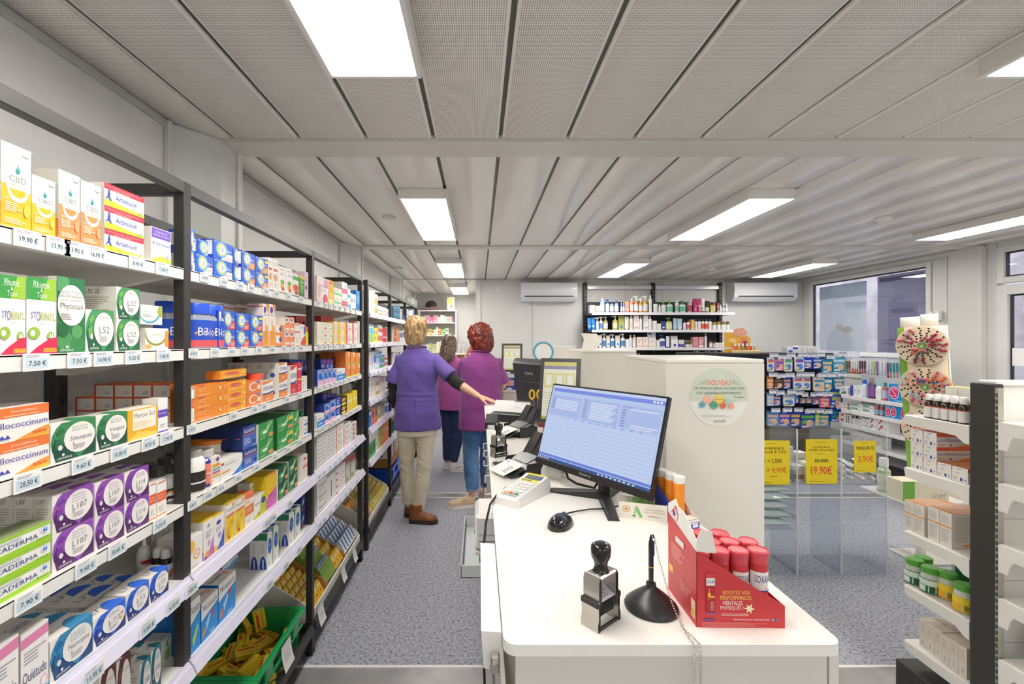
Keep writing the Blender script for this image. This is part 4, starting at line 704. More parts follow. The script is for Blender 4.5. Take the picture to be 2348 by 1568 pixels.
for i in range(4): R(3, 6, 'lil', 729+9*i, 737+9*i, 1086, sb=.07)
# ---- second rack
st('ptall', 'tall pearl and pink box', 'f0e6e4', [(.6, .75, 'e4c4c4')], extra=[('e', .5, .3, .25, .2, 'e8d0c8')], n='supplement_box'); st('ytall', 'gold and white box', 'f0e4c4', [(.5, .8, 'e0b03c'), (.1, .3, 'd8a83a')], n='supplement_box'); st('worn', 'small white and orange box', 'f2efe8', [(.0, .25, 'f0a05a'), (.5, .6, '5ab4d8')], n='supplement_box'); st('wsil', 'white box with violet dots', 'efedea', [(.3, .36, 'b8b0c8')], extra=[('e', .6, .6, .1, .1, 'a04a8a')], n='supplement_box')
st('bteal', 'slim teal blue box', '3a8ab0', [(.7, .85, '6ab8d8'), (.1, .25, '2a5a8a')], s='2a6a98', n='shampoo_box'); st('bnav', 'slim navy and white box', '2f4a98', [(.0, .3, 'dfe2ec')], s='24386f', n='shampoo_box')
st('bgrn', 'sky blue and lime box', '6ac4e8', [(0, .5, '9ad46a'), (.8, .9, 'f2f4f0')], n='throat_spray_box'); st('yblu', 'bright yellow box with blue flowers', 'f2e43a', [], extra=[('e', .4, .7, .18, .12, '3a7ac8'), ('e', .6, .3, .2, .12, '4a6ab8')], n='throat_spray_box'); st('redw', 'white box with red panels', 'f2ece8', [(.6, .8, 'd8404a'), (.1, .4, 'e06a64')], n='throat_spray_box'); st('reds', 'red throat sweet box', 'd8343c', [(.3, .4, 'f2d8d0')], s='c02a34', n='throat_spray_box'); st('oras', 'orange box', 'ef943c', [(.7, .8, 'f6d8a0')], n='throat_spray_box'); st('bwhi', 'white and blue bottle box', 'e4eaf2', [(.4, .8, '4a7ac0')], n='throat_spray_box')
st('vwhi', 'white box with violet script', 'f1eff0', [], extra=[('r', .3, .3, .6, .7, '8a6ac0'), ('l', .2, .1, .8, .2, 2, 'bbb')], n='nasal_spray_box'); st('lblu', 'light blue and white box', 'a8d4ee', [(.1, .3, 'f2f4f6'), (.6, .7, '5a9ad4')], n='nasal_spray_box'); st('bgrm', 'blue and green box with white figure', '3a7ad0', [(0, .3, '5ab04a')], extra=[('e', .5, .6, .25, .2, 'eef2f6')], n='nasal_spray_box')
st('wred', 'white box with red dot and green leaf', 'f2f0ea', [], extra=[('e', .6, .75, .1, .08, 'd8343c'), ('p', [(.7, .1), (.95, .4), (.9, .1)], '5a9a5a'), ('l', .1, .3, .6, .5, 2, 'bbb')], n='homeopathic_box'); st('wbrn', 'white box with tan photograph', 'f0ece2', [(.1, .5, 'd8a86a')], n='homeopathic_box'); st('wgrn', 'white box with green stalk', 'f0efe6', [], extra=[('p', [(.2, .3), (.9, .6), (.85, .5)], '7a9a4a')], n='homeopathic_box'); st('wnvy', 'white box with navy block', 'efeeec', [(.2, .5, '3a3a8a')], n='homeopathic_box')
st('borg', 'orange and red box with blue shield', 'f08a4a', [(.0, .15, 'd8443c')], extra=[('e', .5, .6, .25, .2, '3a5ab0')], n='probiotic_box'); st('blus', 'bright blue box', '2f88d8', [(.7, .9, 'f2f2f0')], s='2a78c4', n='probiotic_box'); st('gsil', 'silver grey box', 'd4d0c4', [(.8, .95, 'c8a86a')], extra=[('e', .5, .3, .3, .2, 'b4b89a')], n='probiotic_box'); st('bstr', 'white box with blue stripe', 'e8ecf2', [(.2, .7, '3a80cc')], n='probiotic_box')
st('ggn', 'green and white plant box', '5aa46a', [(.6, 1, 'f0f0e8')], extra=[('e', .5, .3, .3, .15, '2f6a44')], s='3f8a52', n='plant_extract_box'); st('lime', 'slim lime green box', 'b8d44a', [], n='plant_extract_box'); st('oryl', 'orange and yellow box', 'f0a44a', [(.0, .2, 'e8682c'), (.6, .8, 'f6dca0')], n='plant_extract_box'); st('ored', 'orange red box', 'ea6c34', [(.5, .7, 'f4b48a')], n='plant_extract_box')
def seq(bay, lv, px, items, yt, d=.06, n=1, sb=0, gap=.5):
    """cartons side by side, each (design, width in photo px, stack, height offset)"""
    for it in items:
        k, w = it[0], it[1]; nn = it[2] if len(it) > 2 else n; dy = it[3] if len(it) > 3 else 0
        R(bay, lv, k, px, px+w, yt+dy, n=nn, d=d, sb=sb); px += w+gap
seq(4, 1, 846.5, [('ptall', 6), ('ptall', 6), ('ytall', 7, 1, 8), ('worn', 4, 1, 36), ('worn', 5.5, 1, 38), ('wsil', 6, 1, 40), ('wsil', 7, 1, 42)], 665)
seq(4, 2, 846.5, [('bgrn', 4.5), ('bgrn', 4.5), ('yblu', 5, 1, 8), ('yblu', 5, 1, 8), ('redw', 4.5, 1, 1), ('redw', 4.5, 1, 3), ('reds', 4.5, 1, 8), ('reds', 4.5, 1, 8)], 743)
seq(4, 3, 846.5, [('vwhi', 4.5), ('vwhi', 5), ('bwhi', 5), ('lblu', 7, 1, -3), ('bgrm', 5, 2, -1), ('bgrm', 6, 2, 7), ('redw', 7, 1, 8)], 807)
seq(4, 4, 846.5, [('wred', 7, 2), ('wred', 7, 2), ('wbrn', 9, 2), ('wgrn', 7, 2, -1), ('wgrn', 6, 2, -1), ('wnvy', 6, 2, -2)], 866)
seq(4, 5, 846.5, [('blus', 5), ('borg', 7, 1, -5), ('borg', 6, 1, -6), ('wbrn', 6, 1, -8), ('gsil', 9, 1, -14), ('bstr', 4.5, 1, -18), ('blus', 4.5, 1, -19)], 942)
seq(4, 6, 846.5, [('ggn', 7), ('ggn', 7, 1, -6), ('wred', 6, 1, -4), ('lime', 5, 1, -14), ('oryl', 6, 1, -17), ('oryl', 5.5, 1, -20), ('ored', 5.5, 1, -22)], 990)
seq(5, 1, 902, [('bteal', 3.6, 2), ('bteal', 3.6, 2), ('bteal', 3.6, 2), ('bteal', 3.2, 2), ('wsil', 4, 1, 14), ('bnav', 3, 1, 20), ('bnav', 3, 1, 20)], 701)
seq(5, 2, 902, [('oras', 3), ('reds', 3.4), ('oras', 3.6, 1, 5), ('oras', 3, 1, 6), ('bwhi', 3, 1, 10), ('bwhi', 3, 1, 10), ('bwhi', 3, 1, 8), ('wnvy', 2.5, 1, 4)], 748)
for lv in (3, 4, 5, 6): seq(5, lv, 902, [(['vwhi', 'wred', 'borg', 'ggn'][lv-3], 3.4), (['lblu', 'wbrn', 'gsil', 'lime'][lv-3], 3.4), (['yblu', 'wnvy', 'bstr', 'oryl'][lv-3], 3.4), (['bgrm', 'wgrn', 'blus', 'ored'][lv-3], 3.4)], CY+(EYE-LV[lv]-.115)*FPX/4.3)
seq(6, 1, 933.5, [('wsil', 2.5), ('ggn', 3, 1, 3), ('wgr2', 3, 1, 2), ('ggn', 3.5), ('bnav', 3)], 709); seq(6, 2, 933.5, [('bwhi', 3), ('oras', 3), ('reds', 3), ('yblu', 3)], 752)
st('gbk', 'green and blue box lying behind on a frame', '2f6a3a', [(.0, .4, '2a4a9a')], s='24552f', n='tissue_box'); R(4, 3, 'gbk', 806, 822, 798, sb=.2)
# ---------------------------------------------------------------- bottles and jars, each of body, label and cap
_PM = {}
def vessel(key, name, desc, cat, loc, body, cap=None, label=None, group=None, where='', bits=(), rz=0, seg=18, sx=1, sy=1, glass=None, pump=None):
    """body/cap: (profile, colour); label: (z0, z1, radius, colour, elems)"""
    if key not in _PM:
        P = []
        q = MB(); q.lathe(body[0], body[1], seg=seg, sx=sx, sy=sy); P.append(('body', q.mesh('body', GLOS if glass is None else glass)))
        if label:
            z0, z1, r, c, el = label; q = MB(); q.lathe([(r, z0), (r, z1)], c, seg=max(seg, 18), cap=False, sx=sx, sy=sy)
            sp = math.radians(150)
            def fn(u, v, e):
                a = -PI/2+(u-.5)*sp; return ((r+e*1.5)*math.cos(a)*sx, (r+e*1.5)*math.sin(a)*sy, z0+v*(z1-z0))
            if el: decal(q, fn, el, curved=10)
            P.append(('label', q.mesh('label', PAPR)))
        if cap: q = MB(); q.lathe(cap[0], cap[1], seg=seg, sx=cap[2] if len(cap) > 2 else sx, sy=cap[2] if len(cap) > 2 else sy); P.append(('cap', q.mesh('cap', PLAS)))
        if pump:
            zt, c, w = pump; q = MB(); q.lathe([(.006*w, zt), (.006*w, zt+.02*w)], c, seg=8); q.lathe([(.016*w, zt+.02*w), (.016*w, zt+.034*w), (.010*w, zt+.038*w)], c, seg=10)
            q.tube([(0, 0, zt+.030*w), (-.02*w, -.004, zt+.030*w), (-.036*w, -.006, zt+.022*w)], .006*w, c, seg=6); P.append(('pump', q.mesh('pump', PLAS)))
        _PM[key] = P
    t = put(name, None, None, loc, rz)
    for nm_, me in _PM[key]: put(nm_, me, t)
    note(t, desc, where, cat, group or name.replace('_', ' ')+'s', bits); return t
def rk(px, py_base, X):                            # a point on the left rack from the photo column and a depth behind the front
    return (X, -X*FPX/(CX-px))
def LB(bay, lv, px, sb, **k):
    X = RX-.010-sb; k['loc'] = (X, -X*FPX/(CX-px), LV[lv]+.0004); k['where'] = BAYN[bay]+' '+SHN[lv]; k.setdefault('rz', PI/2); return vessel(**k)
for px, sb in ((447, .035), (459, .03), (486, .03)):
    LB(2, 2, px, sb, key='bionjar', name='vitamin_jar', desc='clear vitamin jar with blue lid, Bion label', cat='jar', body=([(.030, 0), (.033, .004), (.033, .088), (.027, .098), (.027, .102)], '9aa4b8'),
       cap=([(.030, .100), (.030, .128), (.028, .131)], '2458d8'), label=(.004, .082, .0335, '2a55c8', [('r', 0, 0, 1, .25, 'e65a5e'), ('p', ell(.5, .5, .4, .12), 'f0b83a'), ('t', 'Bion', .2, .42, .82, .72, 'f2f4fa'), ('l', .5, .1, .8, .18, 2, 'f4d8d4')]))
LB(1, 2, 384, .07, key='bionjar', name='vitamin_jar', desc='clear vitamin jar with blue lid, Bion label', cat='jar', body=None)
LB(2, 4, 479, .13, key='tub', name='powder_tub', desc='round cream tub with orange lid, energy powder', cat='tub', body=([(.048, 0), (.052, .004), (.055, .085), (.055, .09)], 'f1e8d8'), cap=([(.058, .088), (.058, .100), (.054, .102)], 'ef8a2c'), label=(.01, .07, .0555, 'f3ead8', [('t', 'énergie', .35, .2, .8, .5, 'e0763c'), ('t', 'LAPSA', .5, .6, .75, .7, 'c8a878')]), seg=28)
LB(2, 4, 468, .035, key='pill', name='pill_bottle', desc='squat pill bottle with coral label and blue foot', cat='bottle', body=([(.030, 0), (.034, .004), (.034, .078), (.026, .088), (.022, .09)], '3a3f98'), cap=([(.026, .088), (.026, .106), (.024, .108)], 'c8c4c0'), label=(.010, .070, .0345, 'f08a74', [('r', .72, .25, 1, 1, 'e8ecf4'), ('e', .85, .6, .1, .15, 'e0503c'), ('l', .1, .2, .6, .4, 2, 'fbdcd4'), ('r', .1, .5, .5, .55, 'fbe4dc')]))
LB(2, 4, 442, .035, key='pillw', name='pill_bottle', desc='white pill bottle with black label', cat='bottle', body=([(.028, 0), (.032, .004), (.032, .088), (.024, .1), (.020, .102)], 'f1efec'), cap=([(.023, .1), (.023, .118), (.021, .12)], 'b9b4ae'), label=(.004, .06, .0325, '2a2624', [('r', 0, .4, 1, .48, 'f1efec'), ('l', .2, .6, .8, .85, 2, '8a7a5a')]))
LB(2, 4, 691, .03, key='spirul', name='pill_bottle', desc='dark green bottle with white label', cat='bottle', body=([(.018, 0), (.020, .003), (.020, .07), (.010, .082), (.010, .09)], '1f5a38'), cap=([(.012, .088), (.012, .105)], '2a6a40'), label=(.012, .062, .0205, 'eceee6', [('l', .1, .2, .8, .8, 4, '9ab0a0')]))
LB(2, 5, 690, .03, key='greenjar', name='pill_bottle', desc='bright green supplement jar with lid', cat='jar', body=([(.026, 0), (.028, .003), (.028, .075), (.023, .083)], '8a9a5a'), cap=([(.026, .082), (.026, .105)], '5cb83a'), label=(.006, .066, .0285, '3faa3a', [('r', 0, 0, 1, .22, 'f09a3c'), ('l', .2, .4, .8, .7, 3, 'd8f0c0')]))
for i, (px, sb) in enumerate(((345, .12), (377, .12), (361, .06), (389, .05), (396, .14))):
    LB(1, 4, px, sb, key='chrome', name='pill_bottle', desc='white pill bottle with chrome lid, black-orange label', cat='bottle', body=([(.020, 0), (.023, .003), (.023, .062), (.016, .075), (.015, .078)], 'eeece8'), cap=([(.018, .076), (.018, .094), (.016, .096)], '4a4846'), label=(.010, .055, .0235, 'efece6', [('r', 0, .38, 1, .48, 'e0843c'), ('r', 0, .0, 1, .18, '2a2826'), ('r', 0, .5, 1, .62, '3a3836'), ('l', .1, .7, .7, .9, 2, 'bbb')]))
for i, (px, sb) in enumerate(((330, .13), (368, .13), (388, .16))):
    LB(1, 5, px, sb, key='drops', name='dropper_bottle', desc='white squeeze bottle with tapered nozzle, red band', cat='bottle', body=([(.016, 0), (.018, .002), (.018, .055), (.014, .062), (.013, .068), (.006, .074), (.004, .09), (.002, .095)], 'f0efec'), label=(.008, .042, .0184, 'e8e4de', [('r', 0, .55, 1, .85, 'c8443c'), ('r', .6, .4, .95, 1, '2a2626')]))
for i, (px, sb) in enumerate(((362, .08), (380, .055))):
    LB(1, 5, px, sb, key='cap2', name='dropper_bottle', desc='small dark bottle with white screw cap', cat='bottle', body=([(.015, 0), (.016, .002), (.016, .045), (.010, .052)], '2c2622'), cap=([(.0125, .05), (.0125, .068), (.009, .074)], 'f2f1ee'), label=(.004, .035, .0164, 'e08a5a', [('r', 0, .5, 1, 1, 'e4eef4')]))
LB(2, 3, 583, .035, key='orcap', name='vitamin_jar', desc='jar with flat coral lid behind orange boxes', cat='jar', body=([(.024, 0), (.026, .003), (.026, .088)], 'ead8c4'), cap=([(.031, .088), (.032, .105), (.030, .107)], 'f0644a'))
# ---------------------------------------------------------------- bottom level: crates and slanting bins
def crate(name, y0, y1, x0, x1, z0, h, col, label, m=GLOS):
    """open stacking crate: tapered walls, folded rim, ribs; things lie inside"""
    c = Vector(((x0+x1)/2, (y0+y1)/2, z0)); t = thing(name, label, 'crate', c, 0, 'crates under the rack')
    a, b_ = (x1-x0)/2, (y1-y0)/2; k = .93; th = .004
    def ring(s, z, e=0): return [(-(a*s-e), -(b_*s-e), z), (a*s-e, -(b_*s-e), z), (a*s-e, b_*s-e, z), (-(a*s-e), b_*s-e, z)]
    q = MB(); q.loft([ring(k, 0), ring(1, h), ring(1, h, th), ring(k, th, th)], col, cap=False); q.face(ring(k, 0)[::-1], col); q.face(ring(k, th, th), col); q.build('tub', m, t)
    q = MB(); e = .016
    q.box(-a-e, -b_-e, h-.014, a+e, -b_, h, col, bev=.002); q.box(-a-e, b_, h-.014, a+e, b_+e, h, col, bev=.002); q.box(-a-e, -b_, h-.014, -a, b_, h, col, bev=.002); q.box(a, -b_, h-.014, a+e, b_, h, col, bev=.002); q.build('rim', m, t)
    q = MB(); q.box(a*.985, -b_*.98, h*.55, a+e*.7, b_*.98, h*.61, col, bev=.002); q.build('ledge', m, t)
    for yy in (-b_*.6, b_*.6):
        q = MB(); q.box(a-.001, yy-.03, h*.62, a+e*.8, yy+.03, h-.015, col, bev=.003); q.build('hand_grip', m, t)
    return t
GRN = '1fa05a'
crate('stacking_crate', 1.675, 2.10, -1.10, -.808, .113, .165, GRN, 'green plastic crate holding a heap of yellow cartons'); crate('stacking_crate', 1.30, 1.64, -1.10, -.808, .113, .165, GRN, 'green plastic crate whose rim shows at the bottom edge')
des('dolip', 'small yellow paracetamol carton with red stripe', 'f2cf3a', [('t', 'Doliprane', .06, .55, .75, .82, '2f3f4a'), ('r', .2, .18, .92, .40, 'd8502c'), ('p', [(.06, .16), (.16, .16), (.11, .44)], 'c8402c')], s='e4bc2a', t='edc832', n='paracetamol_box', d=.02, se=[('b', .2, .15, .8, .8)])
rg = random.Random(11); G = carton('dolip', .088, .021, .047); placed = []
for lay, zb in ((0, .142), (1, .182), (2, .218), (3, .245)):
    n_ = {0: 14, 1: 15, 2: 12, 3: 5}[lay]; tries = 0; k = 0
    cells = [(ix, iy) for ix in range(3) for iy in range(5)]; rg.shuffle(cells)
    for ix, iy in cells[:n_]:
        x = -1.035+.085*ix+rg.uniform(-.006, .006); y = 1.735+.077*iy+rg.uniform(-.006, .006)
        if lay == 3 and (ix == 0 or iy == 4): continue
        o = put('paracetamol_box', G, None, (x, y, zb), (rg.choice((-PI/2, -PI/2, 0, -1.2))+rg.uniform(-.25, .25), rg.uniform(-.35, .35), rg.uniform(-PI, PI)))
        note(o, 'small yellow paracetamol carton heaped in green crate', ['lowest layer', 'middle layer', 'upper layer', 'top of the heap'][lay], 'box', 'yellow cartons heaped in the green crate')
o = put('paracetamol_box', G, None, (-.985, 2.03, .255), (-.3, 0, .1)); o.rotation_euler = (-.25, PI/2-.15, .5); note(o, 'yellow paracetamol carton standing on end at the back of the heap', '', 'box', 'yellow cartons heaped in the green crate')
def slip(px, py, z, w=.07, h=.085, sk=.0):
    Y = .775*FPX/(CX-px); q = MB(); N = 5; pts = []
    for i in range(N+1):
        v = i/N; pts.append((.004+.018*v*v, -h*v))
    for i in range(N): q.face([(pts[i][0], -w/2+sk*i, pts[i][1]), (pts[i][0], w/2+sk*i, pts[i][1]), (pts[i+1][0], w/2+sk*(i+1), pts[i+1][1]), (pts[i+1][0], -w/2+sk*(i+1), pts[i+1][1])][::-1], 'f4f3f0')
    for i in range(4): y = -w*.35; q.face([(.0235-.018*(1-i*.2), y, -h*(.3+.1*i)), (.0235-.018*(1-i*.2), -y*.6, -h*(.3+.1*i)), (.0235-.018*(1-i*.2), -y*.6, -h*(.33+.1*i)), (.0235-.018*(1-i*.2), y, -h*(.33+.1*i))], 'b4b0b8')
    o = q.build('price_slip', PAPR, None, (-.788, Y, z)); note(o, 'curled white paper price slip hanging over the front edge', 'bottom of the rack', 'paper', 'paper slips on the bottom bins')
slip(661, 1450, .272, .09, .10); slip(739, 1350, .19, .08, .09); slip(790, 1290, .19, .07, .08); slip(815, 1240, .19, .07, .08)
def bin_(name, label, ys, x0, x1, zf, zb, col='efece4'):
    """slanting display bin: sloped floor, front board, divider boards"""
    t = thing(name, label, 'display bin', (x1, ys[0], 0)); inv = (-x1, -ys[0], 0)
    def B(q, n_, m=PAINT): q.build(n_, m, t, inv)
    q = MB(); q.prism([(x0, .113), (x1, .113), (x1, zf), (x0, zb)], 'y', ys[0], ys[-1], col); B(q, 'sloped_floor')
    q = MB(); q.box(x1, ys[0], .113, x1+.008, ys[-1], zf+.055, 'f2f0ea', bev=.002); B(q, 'front_board')
    for i, y in enumerate(ys):
        q = MB(); q.prism([(x0, zb), (x1, zf), (x1, zf+.06), (x1-.02, zf+.085), (x0, zb+.10)], 'y', y-.004, y+.004, col if i in (0, len(ys)-1) else 'b98a4a' if name == 'display_bin' and 'cream' not in label else 'efece4', front=None); B(q, 'divider_board')
    return t
def fill(desc, k, y0, y1, nx, ny, w, th, h, zf, zb, x0, x1, where, grp, lean=-.5, hide=0, n='medicine_box'):
    me = carton(k, w, th, h); sl = (zb-zf)/(x1-x0)
    for i in range(nx):
        for j in range(ny):
            if rg.random() < hide: continue
            x = x1-.012-(x1-x0-.06)*i/max(nx-1, 1); y = y0+(y1-y0)*(j+.5)/ny
            z = zf+sl*(x1-x)+.005+th*1.05
            o = put(DES[k]['n'], me, None, (x, y, z), (lean, 0, PI/2+rg.uniform(-.03, .03)))
            note(o, desc, where, 'box', grp, [ORD[j]+' column', ORD[i]+' from front'])
bx0, bx1, zf, zb = -1.10, -.808, .135, .285
bin_('display_bin', 'white slanting bin with brown board dividers at rack bottom', [2.225, 2.47, 2.80, 3.11], bx0, bx1, zf, zb)
des('effy', 'yellow painkiller carton', 'efc63a', [('r', .1, .6, .9, .8, 'f6e8b0'), ('r', .3, .2, .7, .4, 'd8642c')], s='d8ac2a', t='f0d050', n='painkiller_box', te=[('r', .3, .1, .6, .9, 'e0783c')]); des('effb', 'blue and white painkiller carton', 'f2f2f0', [('r', .1, .1, .5, .95, '2a6cc0'), ('r', .6, .2, .9, .7, 'dfe6ee')], s='e4e4e0', t='2a74cc', n='painkiller_box', te=[('r', 0, .1, .35, .9, 'f0f0ee')])
des('effg', 'green painkiller carton with pale blue top', '8ab04a', [('r', 0, .8, 1, 1, 'b8d4d8'), ('e', .5, .9, .3, .08, '5a6ac0'), ('l', .2, .2, .8, .6, 4, '7a9a40')], s='7a9c3c', t='a8c8cc', n='painkiller_box'); des('effl', 'sky blue painkiller carton', '8ac0e8', [('r', .2, .3, .8, .6, '6aa4d4')], s='7ab0dc', t='a4d0f0', n='painkiller_box')
fill('yellow painkiller carton', 'effy', 2.235, 2.455, 8, 4, .05, .022, .07, zf, zb, bx0, bx1, 'first bin', 'yellow cartons in the slanting bin', hide=.12)
fill('green painkiller carton', 'effg', 2.48, 2.64, 3, 5, .03, .035, .105, zf, zb, bx0+.12, bx1, 'second bin', 'green cartons in the slanting bin'); fill('sky blue painkiller carton', 'effl', 2.48, 2.64, 2, 5, .03, .04, .10, zf+.10, zb, bx0, bx1-.17, 'second bin, behind', 'blue cartons in the slanting bin'); fill('yellow painkiller carton', 'effy', 2.65, 2.79, 5, 3, .045, .035, .08, zf, zb, bx0, bx1, 'second bin', 'yellow cartons in the second bin')
fill('blue and white painkiller carton', 'effb', 2.81, 3.10, 5, 6, .046, .04, .085, zf, zb, bx0, bx1, 'third bin', 'blue and white cartons in the slanting bin')
bin_('display_bin', 'cream slanting bin with white dividers under second rack', [3.32, 3.50, 3.66, 4.10], bx0, bx1, zf, zb, 'e9e2d2')
des('orch', 'orange allergy carton', 'e8a03c', [('l', .1, .2, .9, .8, 5, 'f2c070')], s='d88c2c', t='efb050', n='allergy_box'); des('ygr', 'yellow and green allergy carton with blue stripe', 'e4cc3a', [('r', 0, .75, 1, 1, '6aa84a'), ('r', .7, .1, .85, .7, '3a4aa0'), ('l', .1, .2, .6, .6, 3, 'b8a02a')], s='d8bc30', t='dcc83a', n='allergy_box'); des('ygd', 'dull yellow eye drop carton', 'dcc85a', [('l', .1, .1, .9, .9, 5, 'f0e6b0')], s='c4b040', t='d8c860', n='eye_drop_box')
fill('orange allergy carton', 'orch', 3.33, 3.49, 3, 2, .075, .05, .05, zf, zb, bx0, bx1, 'bin under the second rack', 'orange cartons in the cream bin'); fill('yellow and green allergy carton', 'ygr', 3.51, 3.65, 4, 2, .06, .04, .08, zf, zb, bx0, bx1, 'bin under the second rack', 'yellow green cartons in the cream bin')
fill('dull yellow eye drop carton', 'ygd', 3.67, 4.09, 7, 7, .055, .026, .06, zf, zb, bx0, bx1, 'bin under the second rack', 'yellow cartons in the cream bin')
BLU = '2a5fd8'
crate('stacking_crate', 4.225, 4.59, -1.1, -.80, .113, .20, BLU, 'blue plastic crate under second rack, nearer one'); crate('stacking_crate', 4.63, 4.985, -1.1, -.80, .113, .20, BLU, 'blue plastic crate under second rack, farther one')
q = MB(); q.box(-1.08, 4.25, .315, -.815, 4.95, .56, 'b98a50', bev=.003); 
decal(q, lambda u, v, e: (-.815+e, 4.25+u*.7, .315+v*.245), [('r', .05, .35, .2, .95, 'f0eee8'), ('r', .3, .4, .55, .95, 'f2f0ea'), ('l', .32, .45, .5, .9, 4, 'aaa')]); decal(q, lambda u, v, e: (-1.08+u*.265, 4.25-e, .315+v*.245), [('r', .5, .35, .9, .95, 'f0eee8'), ('r', .65, .4, .72, .9, '333')])
tag(q.build('cardboard_box', PAPR), 'brown cardboard parcel with white labels on the blue crates', 'box')
# ================================================================ the counter and what stands on it
CT = 1.0
def rounded(x0, y0, x1, y1, r, n=5, corners=(1, 1, 1, 1)):
    P = []
    for k, (cx_, cy_, a) in enumerate(((x1-r, y1-r, 0), (x0+r, y1-r, 90), (x0+r, y0+r, 180), (x1-r, y0+r, 270))):
        if corners[k]: P += [(cx_+r*math.cos(math.radians(a+90*i/n)), cy_+r*math.sin(math.radians(a+90*i/n))) for i in range(n+1)]
        else: P.append(((x1, y1), (x0, y1), (x0, y0), (x1, y0))[k])
    return P
def desk(x0, y0, x1, y1, label, corners, drawers=True):
    t = thing('sales_counter', label, 'counter', (x0, y0, 0)); inv = (-x0, -y0, 0)
    q = MB(); q.prism(rounded(x0, y0, x1, y1, .022, corners=corners), 'z', CT-.019, CT, 'f6f4ee'); o = q.build('worktop', LAMI, t, inv)
    q = MB(); q.box(x0+.02, y0+.012, .0, x1-.02, y0+.03, CT-.021, 'dedad2', bev=.001); q.build('end_panel', LAMI, t, inv)
    q = MB(); q.box(x1-.018, y0+.010, .0, x1-.002, y1-.003, CT-.021, 'e4e1d9', bev=.001); q.build('customer_panel', LAMI, t, inv)
    q = MB(); q.box(x0+.02, y1-.03, .0, x1-.02, y1-.012, CT-.021, 'dedad2', bev=.001); q.build('end_panel', LAMI, t, inv)
    q = MB(); q.box(x0+.06, y0+.03, .06, x1-.02, y1-.03, .08, 'd8d5cd'); q.build('bottom_shelf', LAMI, t, inv)
    if drawers:
        n = 3; yy = [y0+.05+(y1-y0-.1)*i/n for i in range(n+1)]
        for i in range(n):
            for z0, z1 in ((.62, .95), (.36, .61), (.09, .35)):
                if y0 < 1 and z0 > .3: continue
                q = MB(); q.box(x0+.034, yy[i]+.004, z0, x0+.05, yy[i+1]-.004, z1, 'eeece6', bev=.002); d = q.build('drawer', LAMI, t, inv)
                q = MB(); ym = (yy[i]+yy[i+1])/2
                q.tube([(x0+.034, ym-.06, z1-.06), (x0+.012, ym-.06, z1-.06), (x0+.012, ym+.06, z1-.06), (x0+.034, ym+.06, z1-.06)], .005, 'b9b9b6', 6); q.build('handle', STEEL, d)
    return t
desk(.041, .757, .600, 1.884, 'white laminate sales counter carrying the big monitor', (0, 0, 1, 1)); desk(.041, 1.888, .600, 3.60, 'white sales counter beyond, with scanners and two monitors', (1, 1, 0, 0)); desk(.225, 4.56, .95, 6.1, 'farther white counter with the upright till screen', (1, 1, 1, 1), False)
# open steel drawer pulled out over the aisle, label printer and cable cover on the aisle side
t = thing('steel_drawer', 'grey metal drawer pulled out under the counter', 'drawer', (-.07, 1.78, .58)); q = MB(); W, L = .13, .50
q.box(0, 0, 0, W, L, .004, 'b9bec2'); q.build('tray', PAINT, t); 
for a in ((0, 0, .004, L), (W-.004, 0, W, L), (0, 0, W, .004), (0, L-.004, W, L)):
    q = MB(); q.box(a[0], a[1], 0, a[2], a[3], .05, 'ccd0d2', bev=.001); q.build('side_wall', PAINT, t)
q = MB(); q.box(.07, .12, .004, .12, .16, .02, '2fae5a', bev=.005); q.build('green_latch', PLAS, t)
q = MB(); q.box(0, .05, -.02, .13, .07, 0, '8d9092', bev=.002); q.build('runner', STEEL, t)
t = thing('label_printer', 'rounded white label printer under the counter edge', 'printer', (.03, 1.46, .864)); q = MB(); q.box(-.042, -.075, 0, .045, .075, .112, 'f1f0ec', bev=.012); q.build('body', GLOS, t)
q = MB(); q.box(-.036, -.0765, .012, .042, -.074, .10, 'd9d8d4', bev=.001); q.box(-.03, -.0775, .03, .04, -.0762, .033, '77777a'); q.box(-.03, -.0775, .05, .04, -.0762, .0515, '9a9a9c'); q.build('front_plate', PLAS, t)
q = MB(); q.lathe([(.006, 0), (.006, .01)], '35b35a', (-.045, 0, .03), 10, ax='x'); q.build('button', GLOS, t)
t = thing('printer_shelf', 'small shelf bracket under the label printer', 'bracket', (.03, 1.46, .85)); q = MB(); q.box(-.04, -.07, 0, .05, .07, .012, 'cfcdc7', bev=.002); q.build('plate', PAINT, t); q = MB(); q.box(.03, -.06, -.10, .05, .06, 0, 'cfcdc7', bev=.002); q.build('bracket', PAINT, t)
t = thing('cable_cover', 'long white slanted cable cover along the counter edge', 'cover', (.02, .79, .93)); q = MB(); q.prism([(-.012, 0), (.012, -.006), (.019, .062), (-.016, .064)], 'y', .012, .36, 'f0efeb'); q.build('cover', PLAS, t)
q = MB(); q.box(.0, -.004, .0, .016, .011, .03, 'd4d0c4', bev=.003); q.build('hinge', STEEL, t); q = MB(); q.lathe([(.008, 0), (.008, .006)], 'b0aca0', (.006, -.003, .012), 10, ax='y'); q.build('screw', STEEL, t)
for i, (Y, z) in enumerate(((2.0, .93), (2.45, .93), (2.75, .90))):
    t = thing('wire_bracket', 'white wire bracket on the aisle side of the counter, %s from camera' % ORD[i], 'bracket', (.04, Y, z-.10), 0, 'wire brackets on the counter side'); q = MB(); q.tube([(0.03, 0, .08), (-.012, 0, .08), (-.012, .0, .0), (.03, .0, 0)], .005, 'e6e5e1', 6); q.build('loop', PAINT, t); q = MB(); q.box(-.02, -.008, .03, -.008, .008, .05, '2a2622', bev=.003); q.build('clip', GLOS, t)
